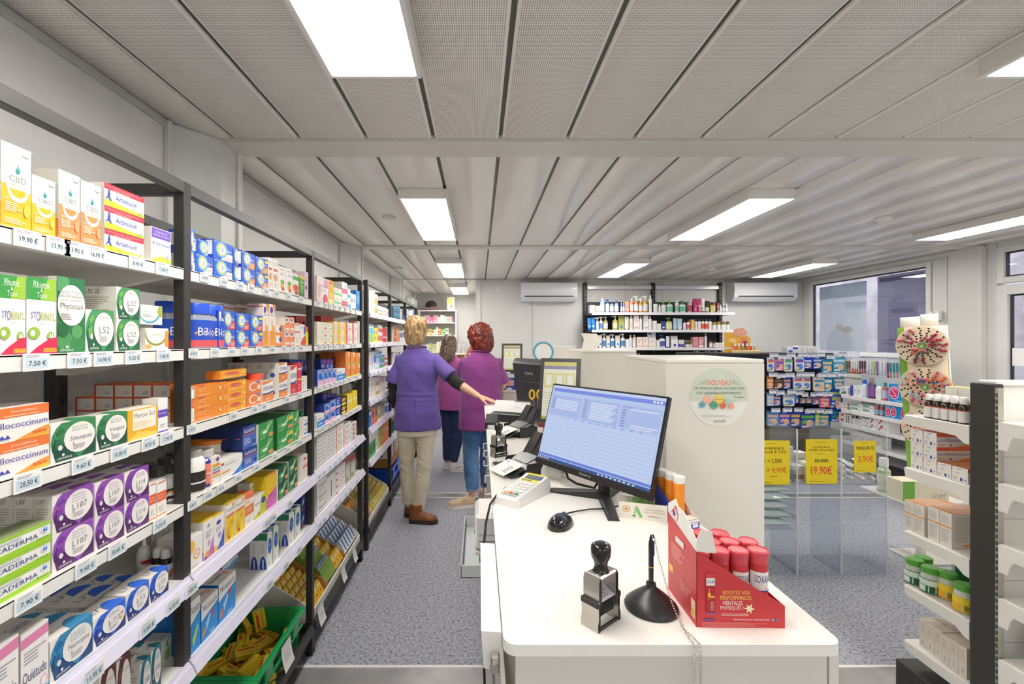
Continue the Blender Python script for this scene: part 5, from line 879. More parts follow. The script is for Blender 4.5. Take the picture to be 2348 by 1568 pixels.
b = MB(); b.tube([(.165, 1.545, 1.02), (.14, 1.56, 1.012), (.09, 1.53, 1.009), (.055, 1.45, 1.010), (.034, 1.38, 1.008), (.020, 1.30, .985), (.012, 1.25, .93), (.010, 1.23, .86), (.012, 1.22, .70), (.018, 1.2, .5), (.03, 1.2, .3), (.04, 1.2, .02)], .0035, '1c1c1e', 8)
tag(b.build('power_cord', PLAS), 'black cord running over the counter edge to the floor', 'cord')
# ---- monitor
Rz = Matrix.Rotation(math.radians(-57), 4, 'Z'); Rx = Matrix.Rotation(math.radians(-16.8), 4, 'X')
t = thing('computer_monitor', 'black flat monitor on the counter showing a blue prescription form', 'monitor', (.374, 1.46, CT)); 
MW, MH = .48, .29
M = Matrix.Translation(Vector((.334, 1.455, 1.061))-t.location) @ Rz @ Rx
def Bm(q, n, m, mm=M): o = q.build(n, m, t); o.matrix_local = mm; return o
q = MB(); q.box(-MW/2, 0, 0, MW/2, .016, MH, '1b1b1d', bev=.002); q.box(-.17, .016, .04, .17, .040, .24, '1e1e20', bev=.012); o = Bm(q, 'housing', GLOS)
q = MB(); q.box(-MW/2, -.004, 0, MW/2, 0, .0205, '252527', bev=.001); decal(q, lambda u, v, e: (-.025+u*.05, -.004-e, .007+v*.008), [('t', 'iiyama', 0, 0, 1, 1, 'c9c9cc')]); Bm(q, 'lower_bezel', PLAS)
sx0, sx1, sz0, sz1 = -MW/2+.006, MW/2-.006, .0215, MH-.006
q = MB(); q.face([(sx0, -.0006, sz0), (sx1, -.0006, sz0), (sx1, -.0006, sz1), (sx0, -.0006, sz1)], 'bfd2f8')
el = [('r', 0, 0, 1, .035, '2f5a98'), ('r', 0, .045, 1, .075, '6c86e4'), ('r', .02, .92, 1, .965, '7d92ea'), ('r', .0, .965, 1, 1, 'cddcfb'), ('r', .02, .60, .33, .87, 'b0c2f2'), ('r', .345, .60, .67, .87, 'b0c2f2'), ('r', .685, .60, .99, .87, 'b4c5f3')]
for i in range(5): el += [('r', .07, .80-.028*i, .30, .818-.028*i, 'd9e6fc'), ('r', .03, .803-.028*i, .06, .812-.028*i, '7f90c0')]
for i in range(8): el += [('r', .42, .82-.027*i, .65-.02*(i % 3), .838-.027*i, 'd9e6fc'), ('r', .36, .823-.027*i, .385, .832-.027*i, '8494c4')]
for i in range(7): el += [('r', .70, .80-.03*i, .73, .81-.03*i, '7888bc')]
el += [('r', .76, .815, .97, .83, 'dbe7fd'), ('r', .78, .635, .98, .65, 'dbe7fd'), ('r', .78, .61, .95, .622, 'dbe7fd'), ('t', 'Prescripteur', .70, .835, .78, .855, '4a5cae'), ('t', 'Patient', .36, .85, .40, .862, '4a5cae'), ('t', 'Assuré', .03, .84, .07, .855, '4a5cae')]
for i in range(22): el += [('r', .02, .56-.0225*i, .985, .570-.0225*i, 'd4e3fd' if i % 2 else 'c6d8fa')]
for i in range(9): el += [('r', .30+.07*i, .578, .325+.07*i, .587, '8a9ac8'), ('r', .60+.035*i, .010, .618+.035*i, .026, 'dfe8fa')]
for i in range(6): el += [('r', .01+.022*i, .010, .022+.022*i, .026, 'dfe8fa')]
for i in range(3): el += [('e', .93+.025*i, .942, .009, .015, 'e6ecfd')]
decal(q, lambda u, v, e: (sx0+u*(sx1-sx0), -.0006-e, sz0+v*(sz1-sz0)), el, eps=.0001); Bm(q, 'screen', SCRN)
I = Matrix.Translation(-t.location)
q = MB(); q.prism([(.375, 1.452), (.388, 1.470), (.400, 1.478), (.418, 1.46), (.405, 1.43), (.385, 1.43)], 'z', CT+.01, CT+.14, '222224'); Bm(q, 'stand_column', PLAS, I)
for e_ in ((.224, 1.530, .016), (.372, 1.272, .018), (.50, 1.60, .018)):
    q = MB(); a = Vector((.392, 1.452, 0)); e0 = Vector((e_[0], e_[1], 0)); dr = (e0-a).normalized(); nn = Vector((-dr.y, dr.x, 0)); w = e_[2]
    R0 = [a-nn*w+Vector((0, 0, CT)), a+nn*w+Vector((0, 0, CT)), a+nn*w*.8+Vector((0, 0, CT+.026)), a-nn*w*.8+Vector((0, 0, CT+.026))]
    R1 = [e0-nn*w*.9+Vector((0, 0, CT)), e0+nn*w*.9+Vector((0, 0, CT)), e0+nn*w*.6+Vector((0, 0, CT+.007)), e0-nn*w*.6+Vector((0, 0, CT+.007))]
    q.loft([R1, R0], '2a2a2c'); Bm(q, 'foot', PLAS, I)
b = MB(); b.tube([(.30, 1.60, 1.05), (.305, 1.58, 1.025), (.33, 1.565, 1.012), (.36, 1.55, 1.008), (.38, 1.52, 1.012), (.40, 1.50, 1.06)], .004, '1a1a1c', 8); tag(b.build('video_cable', PLAS), 'short black cable looping under the monitor', 'cable')
# ---- mouse
t = thing('computer_mouse', 'glossy black corded computer mouse in front of monitor', 'mouse', (.220, 1.245, CT), math.radians(-28))
R_ = []
for k in range(9):
    v = -1+2*k/8; y = v*.052; w = .031*math.sqrt(max(.05, 1-abs(v)**2.6*.93)); h = .032*max(.05, (1-((v+.25)/1.3)**2))**.6
    R_.append([(w*math.cos(a), y, max(.0, h*(math.sin(a) if math.sin(a) > 0 else 0))) for a in [PI*j/10 for j in range(11)]]+[(0, y, 0)])
q = MB(); q.loft(R_, '17171a'); q.build('body', GLOS, t, smooth=80)
q = MB(); q.lathe([(.007, -.004), (.0085, -.002), (.0085, .002), (.007, .004)], '3a3a3e', (0, .030, .0175), 12, ax='x'); q.build('scroll_wheel', PLAS, t)
q = MB(); q.tube([(0, .05, .014), (.0, .066, .010), (.012, .10, .006), (.042, .135, .006), (.09, .168, .006), (.12, .20, .010)], .0023, '151517', 6); q.build('cord', PLAS, t)
# ---- card terminal
t = thing('card_terminal', 'white payment terminal with yellow stickers on the counter', 'card terminal', (.140, 1.462, CT), math.radians(-38))
sec = lambda y, w, z: [(-w, y, 0), (w, y, 0), (w*1.02, y, z*.5), (w*.92, y, z), (-w*.92, y, z), (-w*1.02, y, z*.5)]
q = MB(); q.loft([sec(-.098, .036, .022), sec(-.085, .043, .028), sec(.04, .043, .043), (sec(.085, .046, .052)), sec(.10, .042, .046)], 'ecebe6'); q.build('body', PLAS, t, smooth=25)
def tp(u, v, e): y = -.088+v*.172; z = .0278+(y+.085)/.125*.0152 if y < .04 else .043+(y-.04)/.045*.009; return (-.036+u*.072, y, z+.0004+e)
q = MB(); decal(q, tp, [('r', .02, .02, .98, .70, 'dddcd8'), ('r', .05, .70, .95, .78, 'f2e03a'), ('r', .05, .97, .95, 1.02, 'f2e03a'), ('r', .12, .80, .82, .95, '6a7068'), ('r', .84, .82, .93, .95, '2f55b0'), ('r', .1, .72, .6, .755, '8a8230')] + [('r', .12+.27*i, .22+.11*j, .32+.27*i, .29+.11*j, 'f3f2ee') for i in range(3) for j in range(4)] + [('r', .12, .09, .32, .15, 'e8b83c'), ('r', .39, .09, .59, .15, 'e8503c'), ('r', .66, .09, .86, .15, '2f9a5a'), ('r', .1, .02, .9, .035, '333338')]); q.build('keypad', PLAS, t)
# ---- self-inking stamps
def stamp(loc, rz, label, col='c8c4bc'):
    t = thing('hand_stamp', label, 'stamp', loc, rz)
    w, d = .033, .018
    for s in (-1, 1):
        q = MB(); q.prism([(s*w*.80, 0), (s*w, 0), (s*w*1.02, .014), (s*w*.93, .024), (s*w*.97, .055), (s*w*.80, .058)], 'y', -d, d, col, front='2c2b2a'); q.build('side_plate', STEEL, t)
        q = MB(); q.prism([(s*w*.62, .050), (s*w*.86, .050), (s*w*.86, .094), (s*w*.74, .103), (s*w*.62, .094)], 'y', -d*.92, d*.92, col, front='3a3938'); q.build('upper_frame', STEEL, t)
        q = MB(); q.box(s*w*.84, -d*1.05, .046, s*w*1.06, d*1.05, .058, '262524', bev=.002); q.build('collar', PLAS, t)
    q = MB(); q.box(-w*.76, -d*.92, .094, w*.76, d*.92, .103, col, bev=.003); q.build('top_bridge', STEEL, t)
    q = MB(); q.box(-w, -d, .0, w, -d+.005, .006, '2c2b2a', bev=.001); q.box(-w, d-.005, 0, w, d, .006, '2c2b2a', bev=.001); q.build('base_rail', PLAS, t)
    q = MB(); q.prism([(-d*.8, .052), (d*.8, .066), (d*.8, .070), (-d*.8, .056)], 'x', -w*.60, w*.60, 'c4c0cc'); decal(q, lambda u, v, e: (-w*.56+u*w*1.12, -d*.8+v*d*1.6, .0565+v*.0139+e), [('l', .08, .1, .9, .9, 5, '8d8a94')]); q.build('text_plate', PLAS, t)
    q = MB()
    for k in range(7): q.lathe([(.014, -.002), (.0155, -.001), (.0155, .001), (.014, .002)], '1c1c1c', (-.017+.0056*k, 0, .033), 12, ax='x')
    q.build('date_wheel', PLAS, t)
    q = MB(); q.lathe([(.017, .102), (.014, .106), (.0125, .115), (.014, .123), (.0185, .132), (.0195, .146), (.018, .154), (.012, .158), (.004, .159)], '1b1a1a', seg=14, sy=.9); q.build('knob', GLOS, t, smooth=60); t.scale = (1, 1, .88)
    return t
stamp((.2165, .820, CT), math.radians(40), 'self-inking metal date stamp with black knob at counter end'); stamp((.085, 1.98, CT), math.radians(35), 'second black-knobbed date stamp beside the scanners')
# ---- pen on a weighted base with a ball chain
t = thing('pen_stand', 'black cone pen stand with chained ballpoint pen', 'pen stand', (.321, .862, CT+.0006))
q = MB(); q.lathe([(.0475, 0), (.0485, .003), (.046, .008), (.034, .019), (.018, .032), (.011, .037), (.009, .04), (.009, .046), (.004, .047)], '2b2a2c', seg=28); q.build('base', PLAS, t, smooth=50)
q = MB(); q.lathe([(.0042, .040), (.0046, .06), (.0048, .075)], '1c1c1e', seg=10); q.lathe([(.0049, .075), (.0049, .077)], 'd8a03c', seg=10); q.lathe([(.0048, .077), (.0048, .108), (.0046, .12), (.003, .126), (.0028, .131)], '1c1c1e', seg=10); q.box(.003, -.0015, .096, .0065, .0015, .124, '2f4fc8', bev=.001); q.build('pen', GLOS, t)
q = MB(); q.tube([(0, 0, .127), (.0, .0, .135), (.004, 0, .135), (.005, 0, .129)], .0016, '444448', 6); q.build('ring', STEEL, t)
ch = []
def path(P, step=.0042):
    P = [Vector(p) for p in P]; out = []; acc = 0
    for a, b_ in zip(P, P[1:]):
        L_ = (b_-a).length; s_ = acc
        while s_ < L_: out.append(a.lerp(b_, s_/L_)); s_ += step
        acc = s_-L_
    return out
pts = path([(.327, .860, 1.130), (.330, .850, 1.10), (.338, .838, 1.06), (.345, .828, 1.030), (.350, .80, 1.006), (.3495, .775, 1.003), (.3505, .755, 1.0028), (.3505, .752, .998), (.3505, .751, .98), (.349, .7505, .90), (.3485, .7505, .80), (.349, .7505, .6)])+path([(.350, .80, 1.0035), (.357, .775, 1.003), (.3605, .755, 1.0028), (.3605, .752, .998), (.3605, .751, .98), (.360, .7505, .9), (.3595, .7505, .80), (.359, .7505, .6)])
q = MB()
for p in pts: q.lathe([(.0003, -.0016), (.0016, -.0006), (.0016, .0006), (.0003, .0016)], 'c9c5bd', p, 6)
o = q.build('ball_chain', STEEL, t, -t.location); o['kind'] = 'stuff'
# ---- red display tray of effervescent tubes
t = thing('display_tray', 'red cardboard display tray of energy tablets on counter corner', 'display tray', (.378, .803, CT), math.radians(-1))
RED = 'cf3a40'; w, d = .152, .125
def TB(q, n, m=CARD): return q.build(n, m, t, smooth=0)
q = MB(); q.prism([(0, 0), (w, 0), (w, .038), (0, .131)], 'y', 0, .0015, RED)
def ff(u, v, e): return (u*w, -e, v*.131)
decal(q, ff, [('t', 'BOOSTEZ VOS', .30, .440, .60, .490, 'f4e04a'), ('t', 'PERFORMANCES', .27, .370, .62, .425, 'f4e04a'), ('t', 'MENTALES', .30, .300, .52, .355, 'fbf4ee'), ('t', 'PHYSIQUES !', .27, .232, .53, .287, 'fbf4ee'),
    ('p', [(.56, .31), (.60, .29), (.63, .33), (.62, .27), (.66, .25), (.62, .235), (.62, .19), (.595, .225), (.56, .20), (.575, .245), (.53, .26), (.575, .275)], 'f6ecc0'), ('l', .28, .16, .62, .20, 2, 'f0c0b8'), ('t', 'Retrouvez-nous sur www.isoxan.com', .42, .103, .82, .128, 'fbeeea'), ('e', .86, .115, .014, .016, '6ab0d8'), ('e', .905, .115, .014, .016, '5a7ad0'), ('l', .06, .015, .94, .085, 5, 'e48a88'), ('r', .08, .10, .20, .12, '5a5ab0'),
    ('r', .105, .20, .205, .68, 'b8282e'), ('r', .105, .56, .205, .66, 'f2eeea'), ('t', 'iSOXAN', .11, .59, .20, .63, '2f3f8f'), ('r', .105, .66, .205, .72, 'd8444a'), ('p', [(.12, .42), (.145, .54), (.14, .46), (.16, .46), (.13, .36), (.135, .42)], 'f4d83a'), ('r', .15, .40, .2, .43, 'f0a03c'), ('l', .15, .24, .2, .36, 5, 'f0c4c0'), ('r', .105, .19, .205, .205, '4a7ad0')], eps=.0002); TB(q, 'front_wall')
q = MB(); q.prism([(0, 0), (d, 0), (d, .155), (0, .131)], 'x', 0, .0015, RED)
def lf(u, v, e): return (-e, d*(1-u), v*.14)
decal(q, lf, [('p', [(0, .78), (1, .935), (1, .94), (0, 1.1)], 'd8403f'), ('l', .12, .55, .62, .75, 6, 'f0a49c'), ('r', .05, .30, .2, .40, 'f2c84a'), ('r', .84, .08, .97, .30, 'f0d8b0'), ('r', .86, .1, .95, .18, 'e8c43a'), ('l', .5, .25, .85, .38, 3, 'f0a49c'), ('r', .3, .80, .6, .88, 'f2ece8')], eps=.0002); TB(q, 'side_wall')
q = MB(); q.prism([(0, .131), (d, .155), (d, .172), (.09, .192), (.078, .182), (.05, .180), (.0, .150)], 'x', .0, .0012, 'f7f5f1'); decal(q, lambda u, v, e: (-e, d*(1-u), .15+v*.05), [('p', [(.12, .2), (.30, .62), (.40, .3), (.33, -.05)], 'd8404a'), ('p', [(.15, .2), (.28, .5), (.37, .25), (.32, 0)], 'f6ece6'), ('e', .24, .26, .05, .12, '3a3f90')], eps=.0002); TB(q, 'header_flap')
q = MB(); q.prism([(0, .131), (.035, .128), (.028, .165), (.010, .170), (0, .150)], 'y', .0015, .0027, 'f1eee4'); TB(q, 'folded_flap')
q = MB(); q.box(w-.0015, .0016, 0, w, d-.0016, .038, RED); TB(q, 'side_wall'); q = MB(); q.prism([(0.0015, 0), (w, 0), (w, .038), (.0015, .131)], 'y', d-.0015, d, 'c83a40'); TB(q, 'rear_wall'); q = MB(); q.box(.0015, .0015, .0004, w-.0015, d-.0015, .0015, 'e0d4cc'); TB(q, 'floor_card')
def tube_el(): return [('r', 0, .52, 1, .86, 'f4f2ee'), ('t', 'iSOXAN', .18, .66, .82, .80, '2c3a8c'), ('r', 0, .50, 1, .52, '3a4ab0'), ('l', .3, .55, .7, .6, 1, 'd85a5a'), ('p', [(.34, .22), (.5, .46), (.46, .32), (.62, .34), (.38, .06), (.44, .22)], 'f4d83a'), ('r', .6, .24, .9, .34, 'f0a84a'), ('b', -.02, .30, .12, .60)]
for j in range(3):
    for i in range(4):
        if j == 2 and i == 3: continue
        x = .3985+.0352*i+(.004 if j else 0); y = .835+.0365*j
        if j: x = .402+.0352*i
        vessel('tube', 'tablet_tube', 'red capped effervescent tablet tube in red tray', 'tube', (x, y, CT+.0016), ([(.0145, 0), (.0155, .001), (.0155, .100)], RED), ([(.0158, .098), (.0160, .100), (.0160, .110), (.0172, .112), (.0172, .119), (.0150, .121), (.0145, .1195), (.004, .119)], 'de5560'), (.004, .098, .0157, 'cf3a40', tube_el()), 'red tablet tubes in the display tray', '', [['front', 'middle', 'rear'][j]+' row', ORD[i]+' tube'], rz=[-.5, -.2, .25, -.1][i]+.4*j, seg=20)
# ---- orange tubes in a blue tray
t = thing('display_tray', 'slanted blue cardboard tray of orange vitamin tubes', 'display tray', (.56, 1.26, CT), math.radians(-57+180))
c_, s_ = math.cos(math.radians(-57)), math.sin(math.radians(-57)); L, dd = .18, .05
A = Vector((.585, 1.225, 0)); ux = Vector((-.30, .954, 0)).normalized(); uy = Vector((-ux.y, ux.x, 0))*-1
def wp(a, b_, z): return Vector((A+ux*a-uy*b_).to_tuple()[:2]+(CT+z,))
def slab(P, th, col, name, nrm):
    q = MB(); n = len(P); P2 = [p+nrm*th for p in P]; q.loft([P, P2], col); o = q.build(name, CARD, t, smooth=0); o.matrix_local = t.matrix_basis.inverted() if False else (Matrix.Rotation(math.radians(-(-57+180)), 4, 'Z') @ Matrix.Translation(-t.location)); return q, o
slab([wp(0, dd, 0), wp(L, dd, 0), wp(L, dd, .14), wp(.02, dd, .030), wp(0, dd, .022)], .0015, '3646a8', 'side_wall', uy); slab([wp(0, 0, 0), wp(L, 0, 0), wp(L, 0, .14), wp(.02, 0, .030), wp(0, 0, .022)], .0015, 'e8dfd4', 'side_wall', -uy)
q = MB(); P = [wp(0, 0, 0), wp(0, dd, 0), wp(0, dd, .024), wp(0, 0, .024)]; q.loft([P, [p+ux*.0015 for p in P]], '3646a8')
decal(q, lambda u, v, e: wp(-e, dd*(1-u), .024*v), [('r', .1, .15, .45, .5, 'e8e8f4'), ('r', .55, .15, .9, .5, 'e8e8f4'), ('r', .1, .55, .9, .7, 'e8e8f4'), ('r', 0, .75, 1, 1, 'efe6da')]); o = q.build('front_wall', CARD, t, smooth=0); o.matrix_local = Matrix.Rotation(math.radians(57-180), 4, 'Z') @ Matrix.Translation(-t.location)
slab([wp(L, 0, 0), wp(L, dd, 0), wp(L, dd, .16), wp(L, 0, .16)], .0015, '3646a8', 'rear_wall', ux); slab([wp(0.002, .002, .0004), wp(L, .002, .0004), wp(L, dd-.002, .0004), wp(.002, dd-.002, .0004)], .001, 'dfd6c8', 'floor_card', Vector((0, 0, 1)))
slab([wp(.0016, 0.002, .022), wp(.03, .002, .024), wp(.03, dd-.002, .024), wp(.0016, dd-.002, .022)], .001, 'f0e2d2', 'front_ledge', Vector((0, 0, 1)))
for i in range(4):
    p = wp(.048+.0345*i, .025, .0016)
    vessel('orange', 'tablet_tube', 'orange vitamin tube with white cap in blue tray', 'tube', p, ([(.0135, 0), (.0145, .001), (.0145, .108)], 'f0962c'), ([(.0148, .107), (.0150, .108), (.0158, .118), (.0158, .124), (.014, .126), (.004, .1255)], 'f3f2ee'), (.004, .106, .0147, 'f0922a', [('t', 'hydrogas', .42, .45, .58, .47, 'f0922a')]), 'orange vitamin tubes in the blue tray', '', [ORD[i]+' from the front'], rz=-.3, seg=18)
    q = None
# ---- open leaflet carton beside the monitor
t = thing('open_carton', 'open white carton with green plant emblem by monitor', 'box', (.392, 1.297, CT), math.radians(-17)); w, d, h = .128, .055, .046
for n_, a in (('front_wall', (0, 0, w, .0012)), ('rear_wall', (0, d-.0012, w, d)), ('side_wall', (0, .0012, .0012, d-.0012)), ('side_wall', (w-.0012, .0012, w, d-.0012))):
    q = MB(); q.box(a[0], a[1], 0, a[2], a[3], h, 'efeae0')
    if n_ == 'front_wall': decal(q, lambda u, v, e: (u*w, -e, v*h), [('e', .16, .6, .085, .22, 'd8b87a'), ('e', .16, .6, .06, .16, 'f0e8d4'), ('e', .16, .6, .04, .1, 'c89a4a'), ('p', [(.30, .3), (.38, .85), (.50, .15), (.44, .15), (.37, .55)], '6ac05a'), ('p', [(.26, .2), (.36, .35), (.34, .15)], '5aa050'), ('r', .33, .4, .37, .8, 'b8c4b0'), ('t', 'POUR vos LÈVRES', .55, .62, .92, .74, '9a948a'), ('t', 'MAINS et HYDRATATION', .52, .46, .95, .56, '9a948a'), ('l', .6, .22, .9, .36, 2, 'b8b2a8')])
    q.build(n_, CARD, t, smooth=0)
q = MB(); q.box(.0012, .0012, .0004, w-.0012, d-.0012, .0015, 'd8d2c4'); q.build('base_card', CARD, t)
for i, x in enumerate((.045, .062, .085)): 
    p = t.matrix_basis @ Vector((x, .03, .0016)); vessel('lipb', 'lip_balm', 'small green and white lip balm in open carton', 'lip balm', p, ([(.007, 0), (.007, .035)], 'e4ece0'), ([(.0072, .035), (.0072, .050), (.006, .051)], '7ac05a'), None, 'lip balms in the open carton', '', [ORD[i]+' stick'], seg=10)
# ---- document scanners, keyboard, paper roll, second mouse
def scanner(loc, rz, label, sheet=True, s=1.0):
    t = thing('document_scanner', label, 'scanner', loc, rz); S_ = lambda *a: tuple(v*s for v in a)
    q = MB(); q.prism([(-.05*s, 0), (.075*s, 0), (.08*s, .055*s), (.05*s, .075*s), (-.02*s, .05*s), (-.05*s, .035*s)], 'x', -.085*s, .085*s, '2a2a2c'); q.build('body', PLAS, t)
    for sx in (-1, 1):
        q = MB(); q.box(*S_(sx*.085, -.045, 0), *S_(sx*.096, .08, .062), '232325', bev=.004*s); q.build('side_cheek', PLAS, t)
    q = MB(); q.prism([(.045*s, .072*s), (.055*s, .066*s), (.125*s, .165*s), (.115*s, .17*s)], 'x', -.08*s, .08*s, '252527'); q.build('feed_tray', PLAS, t)
    for xx in (-.035, .035): q = MB(); q.prism([(.046*s, .076*s), (.05*s, .073*s), (.112*s, .168*s), (.108*s, .171*s)], 'x', (xx-.025)*s, (xx+.025)*s, '39393c'); q.build('guide_plate', GLOS, t)
    q = MB(); q.prism([(-.02*s, .051*s), (.05*s, .076*s), (.048*s, .078*s), (-.02*s, .053*s)], 'x', -.05*s, .05*s, '48484c'); q.build('roller_strip', PLAS, t)
    q = MB(); q.prism([(-.12*s, .008*s), (-.05*s, .03*s), (-.05*s, .034*s), (-.12*s, .012*s)], 'x', -.075*s, .075*s, '2d2d30'); q.build('exit_tray', PLAS, t)
    if sheet:
        q = MB(); q.prism([(-.15*s, .016*s), (-.04*s, .05*s), (-.04*s, .0512*s), (-.15*s, .0172*s)], 'x', -.07*s, .06*s, 'f7f6f3'); decal(q, lambda u, v, e: ((-.07+u*.13)*s, (-.15+v*.11)*s, (.0174+v*.034)*s+e), [('t', 'Rx', .1, .8, .3, .92, '6a7ac0'), ('l', .6, .2, .9, .7, 5, '9a9aa2')]); tag(q.build('prescription_sheet', PAPR, None, t.location, rz), 'white printed sheet lying on the '+('nearer' if loc[1] < 2 else 'farther')+' scanner', 'paper')
    return t
scanner((.170, 1.745, CT), math.radians(-62), 'black sheet-feed scanner with white sheet, nearest the monitor', s=.80)
scanner((.205, 2.42, CT), math.radians(-62), 'black sheet-feed scanner with white sheet on farther counter', s=.85)
t = thing('keyboard', 'narrow black keyboard on the counter edge by scanner', 'keyboard', (.088, 1.77, CT), math.radians(8)); q = MB(); q.box(-.028, -.075, 0, .028, .075, .010, 'd4d3cf', bev=.002); q.build('base', PLAS, t); q = MB()
for i in range(5):
    for j in range(2): q.box(-.024+.025*j, -.07+.028*i, .010, -.001+.025*j, -.045+.028*i, .016, '2f2f32', bev=.002)
o = q.build('keys', PLAS, t); o['kind'] = 'stuff'
t = thing('paper_sheet_curl', 'curled white paper sheet behind the scanner', 'paper', (.265, 1.70, CT), math.radians(-35)); q = MB(); N = 8; q.loft([[(-.055+.11*k, .06*math.cos(PI*i/N)*.55, .002+.05*math.sin(PI*i/N)**.8) for i in range(N+1)] for k in (0, .33, .66, 1)], 'f4f3ef', cap=False, closed=False); q.build('sheet', PAPR, t)
t = thing('computer_mouse', 'black mouse lying behind the monitor', 'mouse', (.28, 1.80, CT+.0004), .6)
q = MB(); q.loft(R_, '17171a'); q.build('body', GLOS, t, smooth=80)
t = thing('label_writer', 'grey and black label printer with open white lid', 'printer', (.19, 2.83, CT), math.radians(-25)); q = MB(); q.box(-.11, -.05, 0, .11, .06, .05, '2a2a2d', bev=.006); q.build('body', PLAS, t)
q = MB(); q.prism([(.0, .052), (.06, .115), (.056, .118), (-.004, .056)], 'x', -.115, .115, 'dfe0e0'); decal(q, lambda u, v, e: (-.115+u*.23, -.004+v*.06, .0562+v*.0622+e), [('r', .55, .9, 1, 1, '2a2a2d'), ('t', 'brother', .6, .35, .78, .45, '8a8a8e')], eps=.0006); q.build('lid', PLAS, t)
t = thing('black_dock', 'small black card reader beside the label printer', 'card reader', (.075, 2.62, CT), math.radians(-10)); q = MB(); q.prism([(-.04, 0), (.05, 0), (.05, .07), (.01, .075), (-.04, .035)], 'x', -.035, .035, '232326'); q.build('body', PLAS, t); q = MB(); q.box(-.02, -.05, .0, .03, -.035, .022, 'dfe0e2', bev=.006); q.build('card_slot', GLOS, t)
# pen pot with scissors
t = thing('pen_pot', 'dark red plastic pen pot behind the scanners', 'pen pot', (.375, 2.66, CT)); q = MB(); q.lathe([(.034, 0), (.036, .002), (.04, .10), (.037, .10), (.033, .004), (.001, .004)], '8e2a22', seg=20, cap=False); q.build('pot', GLOS, t)
for i, (c, dx, dy, nm_) in enumerate((('2fae4a', .018, .0, 'green'), ('d8408a', .0, -.018, 'pink'), ('3f6ac8', -.016, .012, 'blue'))):
    q = MB(); q.tube([(.375+dx*.6, 2.66+dy*.6, CT+.005), (.375+dx*1.5, 2.66+dy*1.5, CT+.135)], .0042, c, 8); q.tube([(.375+dx*1.5, 2.66+dy*1.5, CT+.135), (.375+dx*1.55, 2.66+dy*1.55, CT+.142)], [.0042, .002], 'f0f0f0', 8); tag(q.build('felt_pen', GLOS), nm_+' felt pen standing in the red pot', 'pen', 'pens in the red pot')
t = thing('scissors', 'yellow handled scissors standing beside the pen pot', 'scissors', (.335, 2.72, CT+.10)); 
for s in (-1, 1):
    q = MB(); q.tube([(s*.022+.014*math.cos(a), 0, .075+.026*math.sin(a)) for a in [2*PI*i/14 for i in range(15)]], .006, 'f0c82a', 8); q.build('handle', GLOS, t); q = MB(); q.prism([(s*.012, .055), (s*.02, .055), (-s*.004, -.095), (-s*.009, -.095)], 'y', s*.001, s*.001+.0015, 'b8b8bc'); q.build('blade', STEEL, t)
t = thing('wire_cup', 'clear plastic cup holding the yellow scissors', 'cup', (.335, 2.72, CT)); q = MB(); q.lathe([(.026, 0), (.028, .002), (.03, .11), (.0285, .11), (.0265, .003), (.001, .003)], 'f2f4f6', seg=16, cap=False); q.build('cup', FILM, t)
# ---- till screens
def screen(loc, rz, w, h, label, ui, col='38383b', tilt=8, stand=.1, logo=None, deep=.05):
    t = thing('till_screen', label, 'monitor', loc, rz); M = Matrix.Translation((0, 0, stand)) @ Matrix.Rotation(math.radians(-tilt), 4, 'X')
    def B(q, n, m): o = q.build(n, m, t); o.matrix_local = M; return o
    q = MB(); q.loft([[(-w/2, 0, 0), (w/2, 0, 0), (w/2, 0, h), (-w/2, 0, h)], [(-w/2, .022, 0), (w/2, .022, 0), (w/2, .022, h), (-w/2, .022, h)], [(-w*.40, deep, h*.1), (w*.40, deep, h*.1), (w*.40, deep, h*.93), (-w*.40, deep, h*.93)]], col)
    if logo: decal(q, lambda u, v, e: (w*.1-u*w*.2, deep+e, h*(.70+.08*v)), [('t', logo, 0, 0, 1, 1, 'cfcfd2')], eps=.0008); q.box(-w*.3, deep, h*.56, w*.3, deep+.001, h*.57, '6a6a6e')
    B(q, 'housing', PLAS)
    q = MB(); m_ = .02; q.face([(-w/2+m_, -.0008, m_), (w/2-m_, -.0008, m_), (w/2-m_, -.0008, h-m_), (-w/2+m_, -.0008, h-m_)], ui[0]); decal(q, lambda u, v, e: (-w/2+m_+u*(w-2*m_), -.0008-e, m_+v*(h-2*m_)), ui[1]); B(q, 'screen', SCRN)
    q = MB(); q.tube([(0, .04, .012), (0, .05, stand+h*.35)], .018, '2a2a2c', 10); q.build('neck', PLAS, t); q = MB(); q.prism(rounded(-w*.24, -.03, w*.24, .10, .02), 'z', 0, .014, '2a2a2c'); q.build('foot', PLAS, t); return t
ui = ('e4e2c8', [('r', 0, .93, 1, 1, 'c9c06a'), ('r', 0, .87, 1, .93, '8a86a0')]+[('r', .02+.33*i, .55, .31+.33*i, .80, 'd8cf7a') for i in range(3)]+[('r', .08+.33*i, .58, .26+.33*i, .77, 'e6e4dc') for i in range(3)]+[('r', .03, .08+.045*i, .97, .10+.045*i, 'cfcdb8') for i in range(9)]+[('r', 0, 0, 1, .05, 'b0a84a')])
screen((.40, 2.36, CT), math.radians(-22), .21, .34, 'upright customer screen with yellow form on counter', ui, tilt=14, stand=.07)
screen((.40, 2.92, CT), math.radians(118), .44, .31, 'black monitor seen from behind between the screens', ui, tilt=8, stand=.07, logo='iiyama', deep=.07)
screen((.335, 4.70, CT), math.radians(-8), .21, .29, 'upright till screen with yellow form on farther counter', ui, tilt=8, stand=.17)
